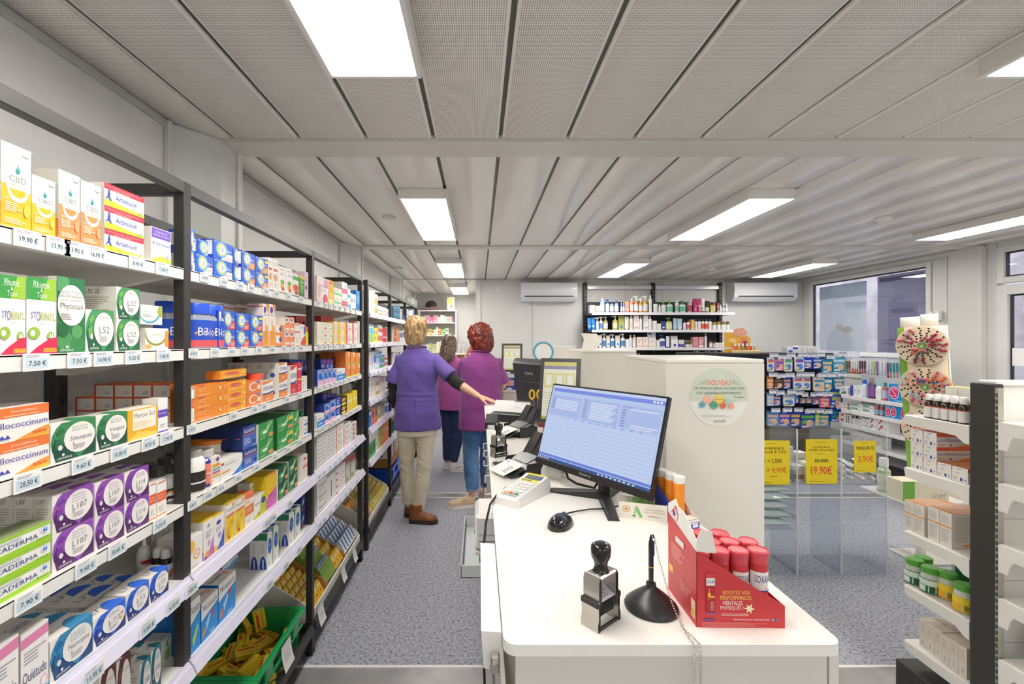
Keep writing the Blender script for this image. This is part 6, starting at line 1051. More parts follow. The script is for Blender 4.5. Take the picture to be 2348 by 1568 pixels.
# flat leaflet boxes under the far screen
def lbx(x, y, z, w, d, h, k, label): 
    o = put(DES[k]['n'], carton(k, w, d, h), None, (x, y, z)); tag(o, label, 'leaflet box')
des('bleaf', 'blue leaflet holder', '2a3fa8', [('r', .1, .75, .9, 1, 'dfe2f0'), ('r', .2, .25, .85, .6, 'e4a890'), ('l', .2, .64, .8, .72, 1, 'c4c8e8'), ('e', .5, .02, .25, .14, 'e8e8f0')], s='26389a', n='leaflet_holder', c='leaflet holder'); des('bleaf2', 'second', 'e4e8f0', [('r', .2, .2, .9, .8, '3a6ac8')], n='leaflet_holder')
lbx(.30, 4.57, CT+.0005, .13, .06, .16, 'bleaf', 'blue cardboard leaflet holder with cut-out foot'); lbx(.42, 4.57, CT+.0005, .07, .06, .14, 'bleaf2', 'small white and blue leaflet holder beside the blue one')
# ---- privacy partitions on the customer side of the counters
def partition(y0, y1, x0, x1, h, label):
    t = thing('privacy_partition', label, 'partition', (x0, y0, 0)); inv = (-x0, -y0, 0); th = .018
    for n_, a in (('front_panel', (x0, y0, x1, y0+th)), ('rear_panel', (x0, y1-th, x1, y1)), ('side_panel', (x0, y0+th+.0005, x0+th, y1-th-.0005)), ('side_panel', (x1-th, y0+th+.0005, x1, y1-th-.0005))):
        q = MB(); q.box(a[0], a[1], 0, a[2], a[3], h-.002, 'e6e3d8', bev=.0015); q.build(n_, LAMI, t, inv)
    q = MB(); q.box(x0, y0, h-.0015, x1, y1, h+.012, 'f0eee6', bev=.003); q.build('top_panel', LAMI, t, inv); return t
P1 = partition(1.49, 1.90, .603, .921, 1.424, 'white boxed privacy partition with round vaccine sticker'); partition(2.70, 3.16, .603, .921, 1.424, 'white privacy partition beyond the stickered one'); P3 = partition(4.40, 4.54, .603, .921, 1.424, 'farthest white privacy partition with blue ring emblem')
def disc(q, cx_, cz, r, y, col, n=40, k=0): q.face([(cx_+r*math.cos(2*PI*i/n), y-.0003*k, cz+r*math.sin(2*PI*i/n)) for i in range(n)], col)
q = MB(); cx_, cz, r = (1648-CX)/FPX*1.489, EYE-(911-CY)/FPX*1.489, .0935; Y = 1.4892
disc(q, cx_, cz, r, Y, 'ecece6'); q.face([(cx_+r*math.cos(a), Y-.0003, cz+r*math.sin(a)) for a in [math.radians(-8+196*i/30) for i in range(31)]], 'd3dccb')
sf = lambda u, v, e: (cx_-r+u*2*r, Y-.0004-e, cz-r+v*2*r)
decal(q, sf, [('t', 'NOUVEAU', .31, .71, .70, .80, 'ef7a52'), ('t', 'DÉSORMAIS PLUSIEURS VACCINATIONS', .07, .635, .94, .69, '5d7a68'), ('t', 'SONT RÉALISABLES EN PHARMACIE', .11, .555, .89, .61, '5d7a68'), ('p', [(.30, .78), (.24, .80), (.24, .805), (.30, .787)], '7a9a86'), ('p', [(.28, .75), (.17, .765), (.17, .77), (.28, .757)], '7a9a86'), ('p', [(.28, .73), (.14, .725), (.14, .73), (.28, .736)], '7a9a86'), ('p', [(.72, .78), (.78, .80), (.78, .805), (.72, .787)], '7a9a86'), ('p', [(.73, .75), (.84, .765), (.84, .77), (.73, .757)], '7a9a86'), ('p', [(.73, .73), (.87, .725), (.87, .73), (.73, .736)], '7a9a86'),
    ('e', .30, .46, .075, .075, 'f3b9a0'), ('e', .50, .47, .085, .085, 'f2cf6a'), ('e', .65, .43, .055, .055, 'b8cfb8'), ('e', .21, .375, .055, .055, '74b0c0'), ('e', .41, .37, .07, .07, '62a886'), ('e', .565, .36, .055, .055, 'ee7f5c'), ('e', .71, .355, .05, .05, 'f2a894'), ('e', .77, .44, .022, .022, 'c4dce0'), ('t', 'ZONA', .17, .365, .25, .385, '4a6a80'), ('t', 'TÉTANOS', .34, .36, .48, .38, '3f6a58'), ('t', 'POLIO', .52, .35, .61, .37, '8a3a2a'), ('t', 'PNEUMOCOQUE', .43, .46, .57, .478, '8a6a2a'),
    ('p', [(.74, .525), (.80, .50), (.86, .49), (.94, .51), (.94, .518), (.86, .499), (.80, .508), (.74, .533)], '5d7a68'), ('p', [(.735, .53), (.79, .545), (.785, .552)], '5d7a68'), ('p', [(.735, .53), (.77, .485), (.762, .482)], '5d7a68'), ('l', .19, .175, .81, .205, 2, 'b8bab4'), ('t', 'sanofi', .40, .075, .60, .125, '4a4a48')])
o = q.build('vaccine_sticker', PAPR, None, (0, 0, 0)); tag(o, 'round green and white vaccination sticker on partition front', 'sticker')
q = MB(); cx_, cz = (1246-CX)/FPX*4.39, EYE-(800-CY)/FPX*4.39
for R0, c, k in ((.10, '5aa8c0', 0), (.08, 'eeeee8', 1)): disc(q, cx_, cz-.03, R0, 4.398, c, 32, k)
tag(q.build('ring_sticker', PAPR), 'blue ring sticker on the farthest partition', 'sticker')
for i, (px0, px1) in enumerate(((1306, 1322), (1323, 1343))):
    q = MB(); Yp = 2.82+.14*i; N = 7; x0_, x1_ = .626+.075*i, .690+.075*i
    prof = [(0, 0), (.012, .03), (.016, .06), (.010, .085), (-.004, .10)]
    q.loft([[(x0_+a, Yp, 1.437+z) for a, z in prof]+[(x0_+a-.002, Yp+.004, 1.437+z) for a, z in prof[::-1]], [(x1_+a, Yp+.03, 1.437+z) for a, z in prof]+[(x1_+a-.002, Yp+.034, 1.437+z) for a, z in prof[::-1]]], 'f3efe6'); tag(q.build('curved_leaflet', PAPR), 'cream curled card standing on the second partition, %s' % ('nearer one' if i == 0 else 'farther one'), 'card')
# ================================================================ people
from mathutils import noise
V3 = Vector
def ring(c, a, b, n=16): return [V3(c)+a*math.cos(2*PI*k/n)+b*math.sin(2*PI*k/n) for k in range(n)]
def limb(pts, rad, flat=1.0, up=(0, 0, 1), n=14):
    """rings along a path; rad: one radius per point, or (across, along-up) pairs"""
    pts = [V3(p) for p in pts]; out = []
    for i, p in enumerate(pts):
        t = (pts[min(i+1, len(pts)-1)]-pts[max(i-1, 0)]).normalized(); u = V3(up)
        if abs(t.dot(u)) > .95: u = V3((0, 1, 0))
        a = t.cross(u).normalized(); b = a.cross(t).normalized(); r = rad[i]
        ra, rb_ = r if isinstance(r, tuple) else (r, r*flat); out.append(ring(p, a*ra, b*rb_, n))
    return out
def stack(rows, yaw=0, o=(0, 0, 0), n=22):
    """horizontal rings: (z, cx, cy, rx, ry)"""
    c, s = math.cos(yaw), math.sin(yaw); o = V3(o); R = []
    for z, cx_, cy_, rx, ry in rows:
        a, b = V3((c, s, 0))*rx, V3((-s, c, 0))*ry; R.append(ring(o+V3((c*cx_-s*cy_, s*cx_+c*cy_, z)), a, b, n))
    return R
def moulded(name, lofts, mat_, colf, parent, voxel=.008, smooth=4, folds=None, M=None):
    """lofted volumes fused into one continuous skin, smoothed, creased and coloured by place"""
    q = MB()
    for R in lofts: q.loft(R, 'fff')
    me = q.mesh('tmp', mat_, 0); ob = D.objects.new('tmp', me); C.objects.link(ob)
    m = ob.modifiers.new('r', 'REMESH'); m.mode = 'VOXEL'; m.voxel_size = voxel
    m = ob.modifiers.new('s', 'SMOOTH'); m.iterations = smooth; m.factor = .5
    dg = bpy.context.evaluated_depsgraph_get(); me2 = D.meshes.new_from_object(ob.evaluated_get(dg)); D.objects.remove(ob); D.meshes.remove(me)
    me2.name = name
    if folds:
        nr = [v.normal.copy() for v in me2.vertices]
        for v, n_ in zip(me2.vertices, nr): v.co += n_*folds(v.co)
    for at_ in list(me2.color_attributes): me2.color_attributes.remove(at_)
    a = me2.color_attributes.new('print', 'FLOAT_COLOR', 'POINT'); buf = []
    for v in me2.vertices: buf += [*lin(colf(v.co)), 1.0]
    a.data.foreach_set('color', buf); me2.materials.clear(); me2.materials.append(mat_)
    me2.polygons.foreach_set('use_smooth', [True]*len(me2.polygons)); me2.update()
    return put(name, me2, parent)
HEAD = [(.0, 0, .058, .018, .016), (.012, 0, .052, .034, .036), (.035, 0, .036, .050, .060), (.065, 0, .020, .060, .078), (.10, 0, .006, .068, .092), (.135, 0, -.002, .074, .099), (.17, 0, -.008, .073, .096), (.197, 0, -.011, .060, .080), (.216, 0, -.012, .038, .052), (.225, 0, -.012, .012, .018)]
def head_lofts(base, yaw, pitch=0):
    M = Matrix.Translation(base) @ Matrix.Rotation(yaw, 4, 'Z') @ Matrix.Rotation(pitch, 4, 'X')
    L = [stack(HEAD), limb([(0, .088, .125), (0, .100, .108), (0, .108, .090), (0, .094, .082)], [.008, .011, .014, .008]), limb([(-.02, .083, .058), (0, .092, .058), (.02, .083, .058)], [.006, .008, .006])]
    for s in (-1, 1): L.append(limb([(s*.068, -.004, .078), (s*.078, -.012, .10), (s*.076, -.016, .128)], [.010, .014, .009], .6))
    return [[[M @ p for p in r] for r in R_] for R_ in L], M
def hand_lofts(w, d, nrm, size=1.0, curl=.12, side=1):
    """palm, five fingers of unequal length and an angled thumb; d: towards the fingertips, nrm: back of the hand"""
    w, d, nrm = V3(w), V3(d).normalized(), V3(nrm); nrm = (nrm-d*nrm.dot(d)).normalized(); s = d.cross(nrm).normalized()*side; L = []
    L.append(limb([w-d*.02, w+d*.02*size, w+d*.055*size, w+d*.085*size], [(.024*size, .019*size), (.032*size, .017*size), (.040*size, .014*size), (.036*size, .011*size)], up=nrm))
    for k, (off, ln) in enumerate(((-.030, .062), (-.010, .074), (.010, .069), (.029, .052))):
        b = w+d*.078*size+s*off*size; fan = (d+s*off*3.2).normalized(); p = [b-d*.02*size, b]; dir_ = fan
        for seg in (.45, .32, .25): dir_ = (dir_-nrm*curl).normalized(); p.append(p[-1]+dir_*ln*seg*size)
        L.append(limb(p, [.009*size, .0092*size, .0085*size, .0076*size, .0058*size], up=nrm, n=10))
    b = w+d*.022*size-s*.024*size; L.append(limb([b, b+(d*.6-s*.8-nrm*.2)*.03*size, b+(d*.85-s*.62-nrm*.3)*.062*size, b+(d*.95-s*.55-nrm*.32)*.085*size], [.013*size, .0115*size, .0095*size, .007*size], up=nrm, n=10))
    return L
def creases(amp, sx=9, sz=4, hem=None):
    def f(p):
        a = noise.noise(V3((p.x*sx, p.y*sx, p.z*sz))); b = noise.noise(V3((p.x*sx*2.6+5, p.y*sx*2.6, p.z*sz*3+p.x*8)))
        return amp*(a+.5*b)
    return f
def eyes(M, parent, col='4a6a7a'):
    for s in (-1, 1):
        q = MB(); q.lathe([(.0, -.011), (.008, -.008), (.011, 0), (.008, .008), (.0, .011)], 'f0ece8', M @ V3((s*.031, .073, .112)), 12); o = q.build('eye', GLOS, parent, smooth=80); q = MB(); q.lathe([(.0, -.005), (.005, -.003), (.0055, .001), (0, .004)], col, M @ V3((s*.031, .0815, .112)), 10, ax='y'); q.build('iris', GLOS, o)
def strands(amp, k=70, kz=7):
    def f(p): return amp*(noise.noise(V3((p.x*k, p.y*k, p.z*kz)))+.6*noise.noise(V3((p.x*k*2.3, p.y*k*2.3, p.z*kz*2+3))))
    return f
def streak(cols, k=60, kz=6):
    def f(p):
        t = noise.noise(V3((p.x*k, p.y*k, p.z*kz)))*.9+.5; i = min(len(cols)-1, max(0, int(t*len(cols)))); return cols[i]
    return f
def shoe(parent, heel, toe, name, mt, up_col, sole_col, h=.085, boot=0, sole=.03):
    """shoe from heel to toe with its own sole; boot adds a shaft"""
    h0, t0 = V3(heel), V3(toe); d = (t0-h0); ln = d.length; d.normalize(); s = V3((-d.y, d.x, 0)); R = []
    for v, w, z in ((-.02, .028, h*.9), (.05, .036, h*1.0), (.25, .037, h), (.45, .038, h*.82), (.65, .045, h*.62), (.82, .044, h*.50), (.95, .032, h*.42), (1.0, .015, h*.3)):
        c = h0+d*ln*v; R.append([c+s*w*math.cos(a)+V3((0, 0, sole+(z*max(0, math.sin(a))**.8 if math.sin(a) > 0 else 0))) for a in [2*PI*k/16 for k in range(16)]])
    L = [R]
    if boot: L.append([ring(h0+d*ln*(.16+.02*k)+V3((0, 0, sole+.02+boot*k/3)), d*(.047+.002*k), s*(.040+.002*k), 16) for k in range(4)])
    def cf(p): return up_col if noise.noise(p*18) < .32 else tuple(c*.85 for c in lin(up_col))
    o = moulded(name, L, mt, cf, parent, .006, 3, creases(.0012, 30, 30))
    q = MB(); P = [h0+d*ln*v+s*w*sg for sg in (1, -1) for v, w in ([(-.05, .02), (0, .034), (.3, .036), (.65, .047), (.85, .045), (.98, .028), (1.03, .01)][::sg])]
    q.loft([[p+V3((0, 0, 0.001)) for p in P], [p+V3((0, 0, sole)) for p in P]], sole_col); q.build('sole', PLAS, o); return o
# ---------------- the woman in violet, hand on the counter
def woman_violet():
    Y = 3.80; t = thing('person', 'woman with fair hair in violet tunic, hand resting on counter', 'person', (-.50, Y, 0)); inv = V3((-.50, Y, 0))
    L_ = lambda x, y, z: V3((x, y, z))-inv
    hb = L_(-.515, Y+.01, 1.452); hl, MH_ = head_lofts(hb, math.radians(-14), math.radians(-4))
    sh = {-1: L_(-.655, Y+.01, 1.338), 1: L_(-.355, Y-.005, 1.338)}
    elR, wrR = L_(-.195, Y-.10, 1.165), L_(-.005, Y-.215, 1.060); elL, wrL = L_(-.715, Y+.03, 1.115), L_(-.695, Y+.085, .905)
    hp = {-1: L_(-.594, Y+.01, .84), 1: L_(-.428, Y+.005, .84)}; kn = {-1: L_(-.603, Y+.06, .47), 1: L_(-.448, Y-.01, .46)}; an = {-1: L_(-.588, Y+.10, .09), 1: L_(-.500, Y+.02, .09)}
    torso = stack([(.80, -.01, 0, .14, .10), (.88, -.01, -.005, .165, .115), (.98, -.008, 0, .15, .10), (1.10, -.006, .005, .138, .095), (1.20, -.006, .012, .148, .10), (1.29, -.006, .008, .158, .092), (1.34, -.006, .003, .14, .078), (1.375, -.008, .0, .10, .066), (1.41, -.01, 0, .058, .055)], 0)
    neck = limb([L_(-.508, Y-.005, 1.39), L_(-.512, Y, 1.44), hb+V3((0, .01, .06))], [.058, .050, .050])
    lofts = hl+[torso, neck]
    for s in (-1, 1): lofts.append(limb([hp[s]+V3((0, 0, .05)), hp[s]-V3((0, 0, .08)), kn[s].lerp(hp[s], .35), kn[s], kn[s].lerp(an[s], .35), an[s].lerp(kn[s], .12), an[s]], [.078, .070, .056, .046, .046, .034, .032]))
    lofts.append(limb([sh[1]+V3((-.05, 0, -.02)), sh[1]+V3((0, 0, -.012)), sh[1].lerp(elR, .5), elR, elR.lerp(wrR, .3), elR.lerp(wrR, .75), wrR], [.04, .042, .044, .038, .038, .028, .024]))
    lofts.append(limb([sh[-1]+V3((.05, 0, -.02)), sh[-1]+V3((0, 0, -.012)), sh[-1].lerp(elL, .5), elL, elL.lerp(wrL, .3), elL.lerp(wrL, .75), wrL], [.04, .042, .044, .038, .038, .028, .024]))
    lofts += hand_lofts(wrR+V3((.008, -.006, -.003)), (.93, -.34, -.24), (.2, -.05, 1), 1.0, .05, -1); lofts += hand_lofts(wrL, (.05, .25, -1), (-1, 0, 0), .95, .25, 1)
    def skin(p): return 'e3b294' if not (abs((MH_.inverted() @ p).z-.058) < .007 and (MH_.inverted() @ p).y > .085) else 'b8605a'
    moulded('body', lofts, SKIN, skin, t, .0065, 3); eyes(MH_, t)
    hair = [[MH_ @ p for p in r] for r in stack([(-.012, 0, -.050, .040, .030), (.008, 0, -.046, .064, .052), (.036, 0, -.036, .078, .074), (.08, 0, -.028, .088, .092), (.13, 0, -.022, .093, .102), (.18, 0, -.018, .090, .100), (.215, 0, -.016, .070, .082), (.238, 0, -.018, .036, .044), (.243, 0, -.018, .010, .012)])]
    fr = [[MH_ @ p for p in r] for r in stack([(.16, .0, .03, .078, .072), (.20, 0, .035, .066, .055), (.225, 0, .01, .05, .05)])]
    moulded('hair', [hair, fr], HAIR, streak(['7e6242', '9a7a54', 'b49468', 'a4845a', 'c4a67c'], 48, 16), t, .006, 3, strands(.008, 40, 16))
    # black long-sleeved top under the tunic, tunic, trousers, boots
    blk = [limb([elR.lerp(sh[1], .45), elR.lerp(sh[1], .12), elR, elR.lerp(wrR, .22), elR.lerp(wrR, .34)], [.050, .047, .046, .047, .045]), ]
    moulded('right_sleeve', blk, CLOTH, lambda p: '1b1a1e', t, .006, 3, lambda p: .0035*math.sin((p-elR).dot((wrR-elR).normalized())*330)+.002*noise.noise(p*40))
    moulded('left_sleeve', [limb([elL.lerp(sh[-1], .45), elL, elL.lerp(wrL, .4), elL.lerp(wrL, .86)], [.050, .046, .044, .034])], CLOTH, lambda p: '1b1a1e', t, .006, 3, lambda p: .0025*math.sin(p.z*190)+.002*noise.noise(p*40))
    tun = stack([(.765, -.005, .0, .200, .135), (.80, -.005, 0, .199, .136), (.90, -.008, -.003, .190, .134), (1.00, -.008, 0, .174, .122), (1.10, -.006, .005, .162, .112), (1.20, -.006, .010, .168, .120), (1.29, -.006, .006, .180, .112), (1.34, -.006, .003, .168, .100), (1.375, -.008, .002, .138, .086), (1.405, -.010, 0, .104, .075), (1.43, -.010, 0, .078, .068)], 0, n=28)
    sl = [limb([sh[1]+V3((-.07, 0, -.03)), sh[1]+V3((.0, 0, .0)), sh[1].lerp(elR, .45), sh[1].lerp(elR, .80)], [.040, .052, .062, .070]), limb([sh[-1]+V3((.07, 0, -.03)), sh[-1], sh[-1].lerp(elL, .5), sh[-1].lerp(elL, .86)], [.040, .050, .060, .068])]
    def tf(p):
        w = max(0, 1-abs(p.z-1.04)/.12); return .009*noise.noise(V3((p.x*5, p.y*5, p.z*5)))+.006*noise.noise(V3((p.x*9+p.z*7, p.y*9, p.z*14)))+w*.006*noise.noise(V3((p.x*3, p.y*3, p.z*44)))-.004*max(0, 1-abs(p.x+.02)/.012)*(1 if p.z < 1.02 and p.y < 0 else 0)
    tn = moulded('tunic', [tun]+sl, CLOTH, lambda p: '6450a0', t, .0075, 9, tf)
    q = MB(); q.tube([L_(-.515+.082*math.cos(a), Y+.072*math.sin(a), 1.436-.012*math.sin(a)) for a in [2*PI*k/24 for k in range(25)]], .007, '5c4898', 8); q.build('collar', CLOTH, tn)
    q = MB(); q.box(.175, -.05, .775, .186, -.02, .80, '2a2440', bev=.003); q.build('side_slit', CLOTH, tn)
    tr = [stack([(.72, -.008, 0, .165, .118), (.80, -.008, 0, .178, .122), (.90, -.008, 0, .165, .11)])]
    for s in (-1, 1): tr.append(limb([hp[s], hp[s].lerp(kn[s], .3), hp[s].lerp(kn[s], .7), kn[s], kn[s].lerp(an[s], .35), kn[s].lerp(an[s], .75), an[s]+V3((0, -.0, .035))], [.092, .084, .070, .062, .063, .058, .057]))
    def trf(p):
        return .006*noise.noise(V3((p.x*8, p.y*8, p.z*5)))+.007*max(0, 1-abs(p.z-.5)/.22)*noise.noise(V3((p.x*6, p.y*6, p.z*34+p.x*20)))+.007*max(0, 1-abs(p.z-.16)/.12)*noise.noise(V3((p.x*5, p.y*5, p.z*40)))
    moulded('trousers', tr, CLOTH, lambda p: 'e4dac2', t, .0075, 3, trf)
    shoe(t, L_(-.600, Y+.09, 0), L_(-.535, Y+.30, 0), 'left_boot', LEATH, '8a4e24', '3a2a20', .075, .10); shoe(t, L_(-.560, Y-.01, 0), L_(-.340, Y-.03, 0), 'right_boot', LEATH, '8e5226', '3a2a20', .078, .10)
woman_violet()
def woman_magenta():
    Y = 4.16; t = thing('person', 'woman with short red hair in magenta tunic and jeans', 'person', (.02, Y, 0)); inv = V3((.02, Y, 0)); L_ = lambda x, y, z: V3((x, y, z))-inv
    yaw = math.radians(18); hb = L_(.012, Y+.02, 1.405); hl, MH_ = head_lofts(hb, math.radians(52), math.radians(-6))
    shR, shL = L_(.172, Y+.03, 1.300), L_(-.125, Y-.03, 1.30); elR, wrR = L_(.215, Y+.09, 1.07), L_(.15, Y+.25, .98); elL, wrL = L_(-.19, Y+.10, 1.10), L_(-.115, Y+.17, 1.335)
    hp = {-1: L_(-.06, Y-.01, .83), 1: L_(.10, Y+.03, .83)}; kn = {-1: L_(-.075, Y+.02, .45), 1: L_(.08, Y+.08, .46)}; an = {-1: L_(-.055, Y-.01, .09), 1: L_(.07, Y+.10, .09)}
    torso = stack([(.80, 0, 0, .15, .11), (.90, 0, 0, .18, .125), (1.05, 0, 0, .16, .11), (1.18, 0, .01, .162, .115), (1.26, 0, 0, .160, .098), (1.31, 0, 0, .136, .08), (1.345, 0, 0, .095, .064), (1.375, 0, 0, .058, .054)], yaw)
    lofts = hl+[torso, limb([L_(.018, Y, 1.35), L_(.015, Y+.005, 1.40), hb+V3((0, .0, .06))], [.058, .051, .05])]
    for s in (-1, 1): lofts.append(limb([hp[s]+V3((0, 0, .05)), hp[s]-V3((0, 0, .08)), hp[s].lerp(kn[s], .65), kn[s], kn[s].lerp(an[s], .35), an[s].lerp(kn[s], .12), an[s]], [.092, .088, .068, .053, .054, .036, .034]))
    for a, b, c in ((shR, elR, wrR), (shL, elL, wrL)): lofts.append(limb([a+(V3((.02, Y, a.z))-inv-a)*.2, a, a.lerp(b, .5), b, b.lerp(c, .3), b.lerp(c, .75), c], [.036, .042, .046, .040, .039, .029, .025]))
    lofts += hand_lofts(wrR, (-.3, .9, -.3), (.3, .3, 1), .95, .2, 1); lofts += hand_lofts(wrL, (.25, -.1, 1), (-1, 0, .2), .95, .3, 1)
    moulded('body', lofts, SKIN, lambda p: 'e2b096', t, .0075, 3); eyes(MH_, t)
    hair = [[MH_ @ p for p in r] for r in stack([(-.02, 0, -.045, .066, .058), (.02, 0, -.036, .096, .090), (.07, 0, -.026, .110, .108), (.12, 0, -.018, .115, .115), (.17, 0, -.012, .108, .112), (.215, 0, -.010, .084, .09), (.243, 0, -.01, .044, .05), (.25, 0, -.01, .012, .014)])]
    moulded('hair', [hair], HAIR, streak(['4a1a14', '6a261a', '8a3422', '732a1c', '94402c'], 50, 22), t, .007, 2, strands(.010, 42, 30))
    tun = stack([(.70, 0, 0, .205, .150), (.80, 0, 0, .208, .150), (.92, 0, 0, .205, .146), (1.05, 0, 0, .190, .130), (1.18, 0, .008, .188, .135), (1.26, 0, .004, .188, .120), (1.31, 0, 0, .168, .102), (1.345, 0, 0, .132, .085), (1.372, 0, 0, .098, .074), (1.392, 0, 0, .076, .068)], yaw, n=28)
    sl = [limb([shR+V3((-.06, -.01, -.01)), shR, shR.lerp(elR, .5), shR.lerp(elR, .85)], [.04, .052, .064, .071]), limb([shL+V3((.06, .01, -.01)), shL, shL.lerp(elL, .5), shL.lerp(elL, .88)], [.04, .052, .066, .073])]
    def tf(p): return .010*noise.noise(V3((p.x*5+3, p.y*5, p.z*4)))+.006*noise.noise(V3((p.x*10+p.z*6, p.y*10, p.z*12)))-.004*max(0, 1-abs(p.x+.12)/.01)*(1 if p.z < 1 else 0)
    tn = moulded('tunic', [tun]+sl, CLOTH, lambda p: '8c3f86', t, .0085, 8, tf); q = MB(); q.tube([L_(.018+.080*math.cos(a), Y+.071*math.sin(a), 1.390-.008*math.sin(a)) for a in [2*PI*k/24 for k in range(25)]], .007, '80387a', 8); q.build('collar', CLOTH, tn)
    moulded('raised_sleeve', [limb([elL.lerp(wrL, .0), elL.lerp(wrL, .5), elL.lerp(wrL, .95)], [.05, .048, .04])], CLOTH, lambda p: '6e3272', t, .008, 3, creases(.004, 20, 20))
    tr = [stack([(.72, 0, 0, .155, .118), (.80, 0, 0, .17, .122), (.88, 0, 0, .16, .11)], yaw)]
    for s in (-1, 1): tr.append(limb([hp[s], hp[s].lerp(kn[s], .4), hp[s].lerp(kn[s], .75), kn[s], kn[s].lerp(an[s], .35), kn[s].lerp(an[s], .8), an[s]+V3((0, 0, .05))], [.102, .094, .078, .070, .070, .058, .054]))
    def jf(p): return .005*noise.noise(V3((p.x*9, p.y*9, p.z*8)))+.008*max(0, 1-abs(p.z-.34)/.28)*noise.noise(V3((p.x*6, p.y*6, p.z*30+p.x*14)))
    jn = moulded('jeans', tr, DENIM, lambda p: ('4a76aa' if noise.noise(p*5) < .2 else '5f8cbc') if p.z > .165 else '8fb0cc', t, .008, 3, jf)
    shoe(t, L_(-.045, Y-.01, 0), L_(-.27, Y-.07, 0), 'left_trainer', CLOTH, 'd8bc9c', 'f0e8de', .075, 0, .034); shoe(t, L_(.08, Y+.08, 0), L_(.03, Y+.32, 0), 'right_trainer', CLOTH, 'd8bc9c', 'f0e8de', .075, 0, .034)
woman_magenta()
def woman_pink():
    Y = 5.30; t = thing('person', 'woman with long brown hair in pink tunic, farthest of the three', 'person', (-.30, Y, 0)); inv = V3((-.30, Y, 0)); L_ = lambda x, y, z: V3((x, y, z))-inv
    yaw = math.radians(-22); hb = L_(-.345, Y+.03, 1.325); hl, MH_ = head_lofts(hb, math.radians(-10), math.radians(-12))
    shR, shL = L_(-.195, Y-.03, 1.235), L_(-.455, Y+.05, 1.235); elR, wrR = L_(-.150, Y+.06, 1.03), L_(-.16, Y+.20, 1.17); elL, wrL = L_(-.50, Y+.14, 1.04), L_(-.40, Y+.30, 1.10)
    hp = {-1: L_(-.37, Y+.03, .79), 1: L_(-.24, Y-.02, .79)}; kn = {-1: L_(-.36, Y+.06, .43), 1: L_(-.235, Y+.01, .43)}; an = {-1: L_(-.37, Y+.06, .085), 1: L_(-.29, Y-.01, .085)}
    torso = stack([(.76, -.01, 0, .14, .10), (.85, -.01, 0, .165, .115), (1.0, -.015, 0, .145, .10), (1.13, -.02, .01, .148, .105), (1.20, -.02, 0, .146, .09), (1.245, -.022, 0, .118, .072), (1.28, -.027, 0, .078, .058), (1.31, -.03, 0, .052, .05)], yaw)
    lofts = hl+[torso, limb([L_(-.33, Y, 1.28), L_(-.34, Y+.01, 1.32), hb+V3((0, .0, .06))], [.054, .047, .047])]
    for s in (-1, 1): lofts.append(limb([hp[s]+V3((0, 0, .05)), hp[s]-V3((0, 0, .08)), hp[s].lerp(kn[s], .65), kn[s], kn[s].lerp(an[s], .35), an[s].lerp(kn[s], .12), an[s]], [.085, .08, .062, .05, .05, .034, .032]))
    for a, b, c in ((shR, elR, wrR), (shL, elL, wrL)): lofts.append(limb([a+V3((-.02 if a is shR else .02, 0, 0)), a, a.lerp(b, .5), b, b.lerp(c, .3), b.lerp(c, .75), c], [.034, .04, .042, .036, .036, .027, .023]))
    lofts += hand_lofts(wrR, (.1, .5, .8), (1, 0, 0), .9, .25, 1); lofts += hand_lofts(wrL, (.4, .8, .2), (-.3, -.3, 1), .9, .2, 1)
    moulded('body', lofts, SKIN, lambda p: 'e2b49a', t, .0085, 3); eyes(MH_, t)
    hair = [[MH_ @ p for p in r] for r in stack([(-.13, -.02, -.10, .045, .022), (-.09, -.012, -.098, .080, .040), (-.03, -.005, -.085, .092, .058), (.03, 0, -.055, .094, .080), (.09, 0, -.03, .092, .096), (.15, 0, -.018, .088, .100), (.20, 0, -.016, .070, .084), (.232, 0, -.016, .036, .044), (.24, 0, -.016, .01, .012)])]
    moulded('hair', [hair], HAIR, streak(['4a382c', '6a5442', '84705c', '5c4838', '98866e'], 55, 5), t, .007, 3, strands(.007, 55, 5))
    tun = stack([(.70, -.01, 0, .180, .135), (.80, -.01, 0, .182, .138), (.92, -.012, 0, .178, .13), (1.02, -.016, 0, .165, .118), (1.13, -.02, .008, .166, .122), (1.20, -.02, .0, .166, .108), (1.245, -.022, 0, .145, .092), (1.285, -.026, 0, .10, .074), (1.315, -.03, 0, .07, .062)], yaw, n=28)
    sl = [limb([shR+V3((-.05, .01, -.01)), shR, shR.lerp(elR, .5), shR.lerp(elR, .85)], [.046, .056, .060, .066]), limb([shL+V3((.05, -.01, -.01)), shL, shL.lerp(elL, .5), shL.lerp(elL, .88)], [.046, .054, .060, .064])]
    moulded('tunic', [tun]+sl, CLOTH, lambda p: 'b85aa4', t, .009, 7, creases(.007, 6, 6))
    tr = [stack([(.70, -.01, 0, .145, .11), (.78, -.01, 0, .155, .115), (.85, -.01, 0, .148, .105)], yaw)]
    for s in (-1, 1): tr.append(limb([hp[s], hp[s].lerp(kn[s], .4), kn[s], kn[s].lerp(an[s], .35), kn[s].lerp(an[s], .8), an[s]+V3((0, 0, .02))], [.094, .084, .064, .062, .05, .046]))
    moulded('jeans', tr, DENIM, lambda p: '24375f', t, .009, 3, creases(.006, 8, 16))
    shoe(t, L_(-.385, Y+.05, 0), L_(-.30, Y+.25, 0), 'left_sneaker', CLOTH, 'eceae8', 'f2f0ee', .07, 0, .03); s_ = shoe(t, L_(-.325, Y-.03, 0), L_(-.125, Y-.06, 0), 'right_sneaker', CLOTH, 'efedec', 'f2f0ee', .07, 0, .03)
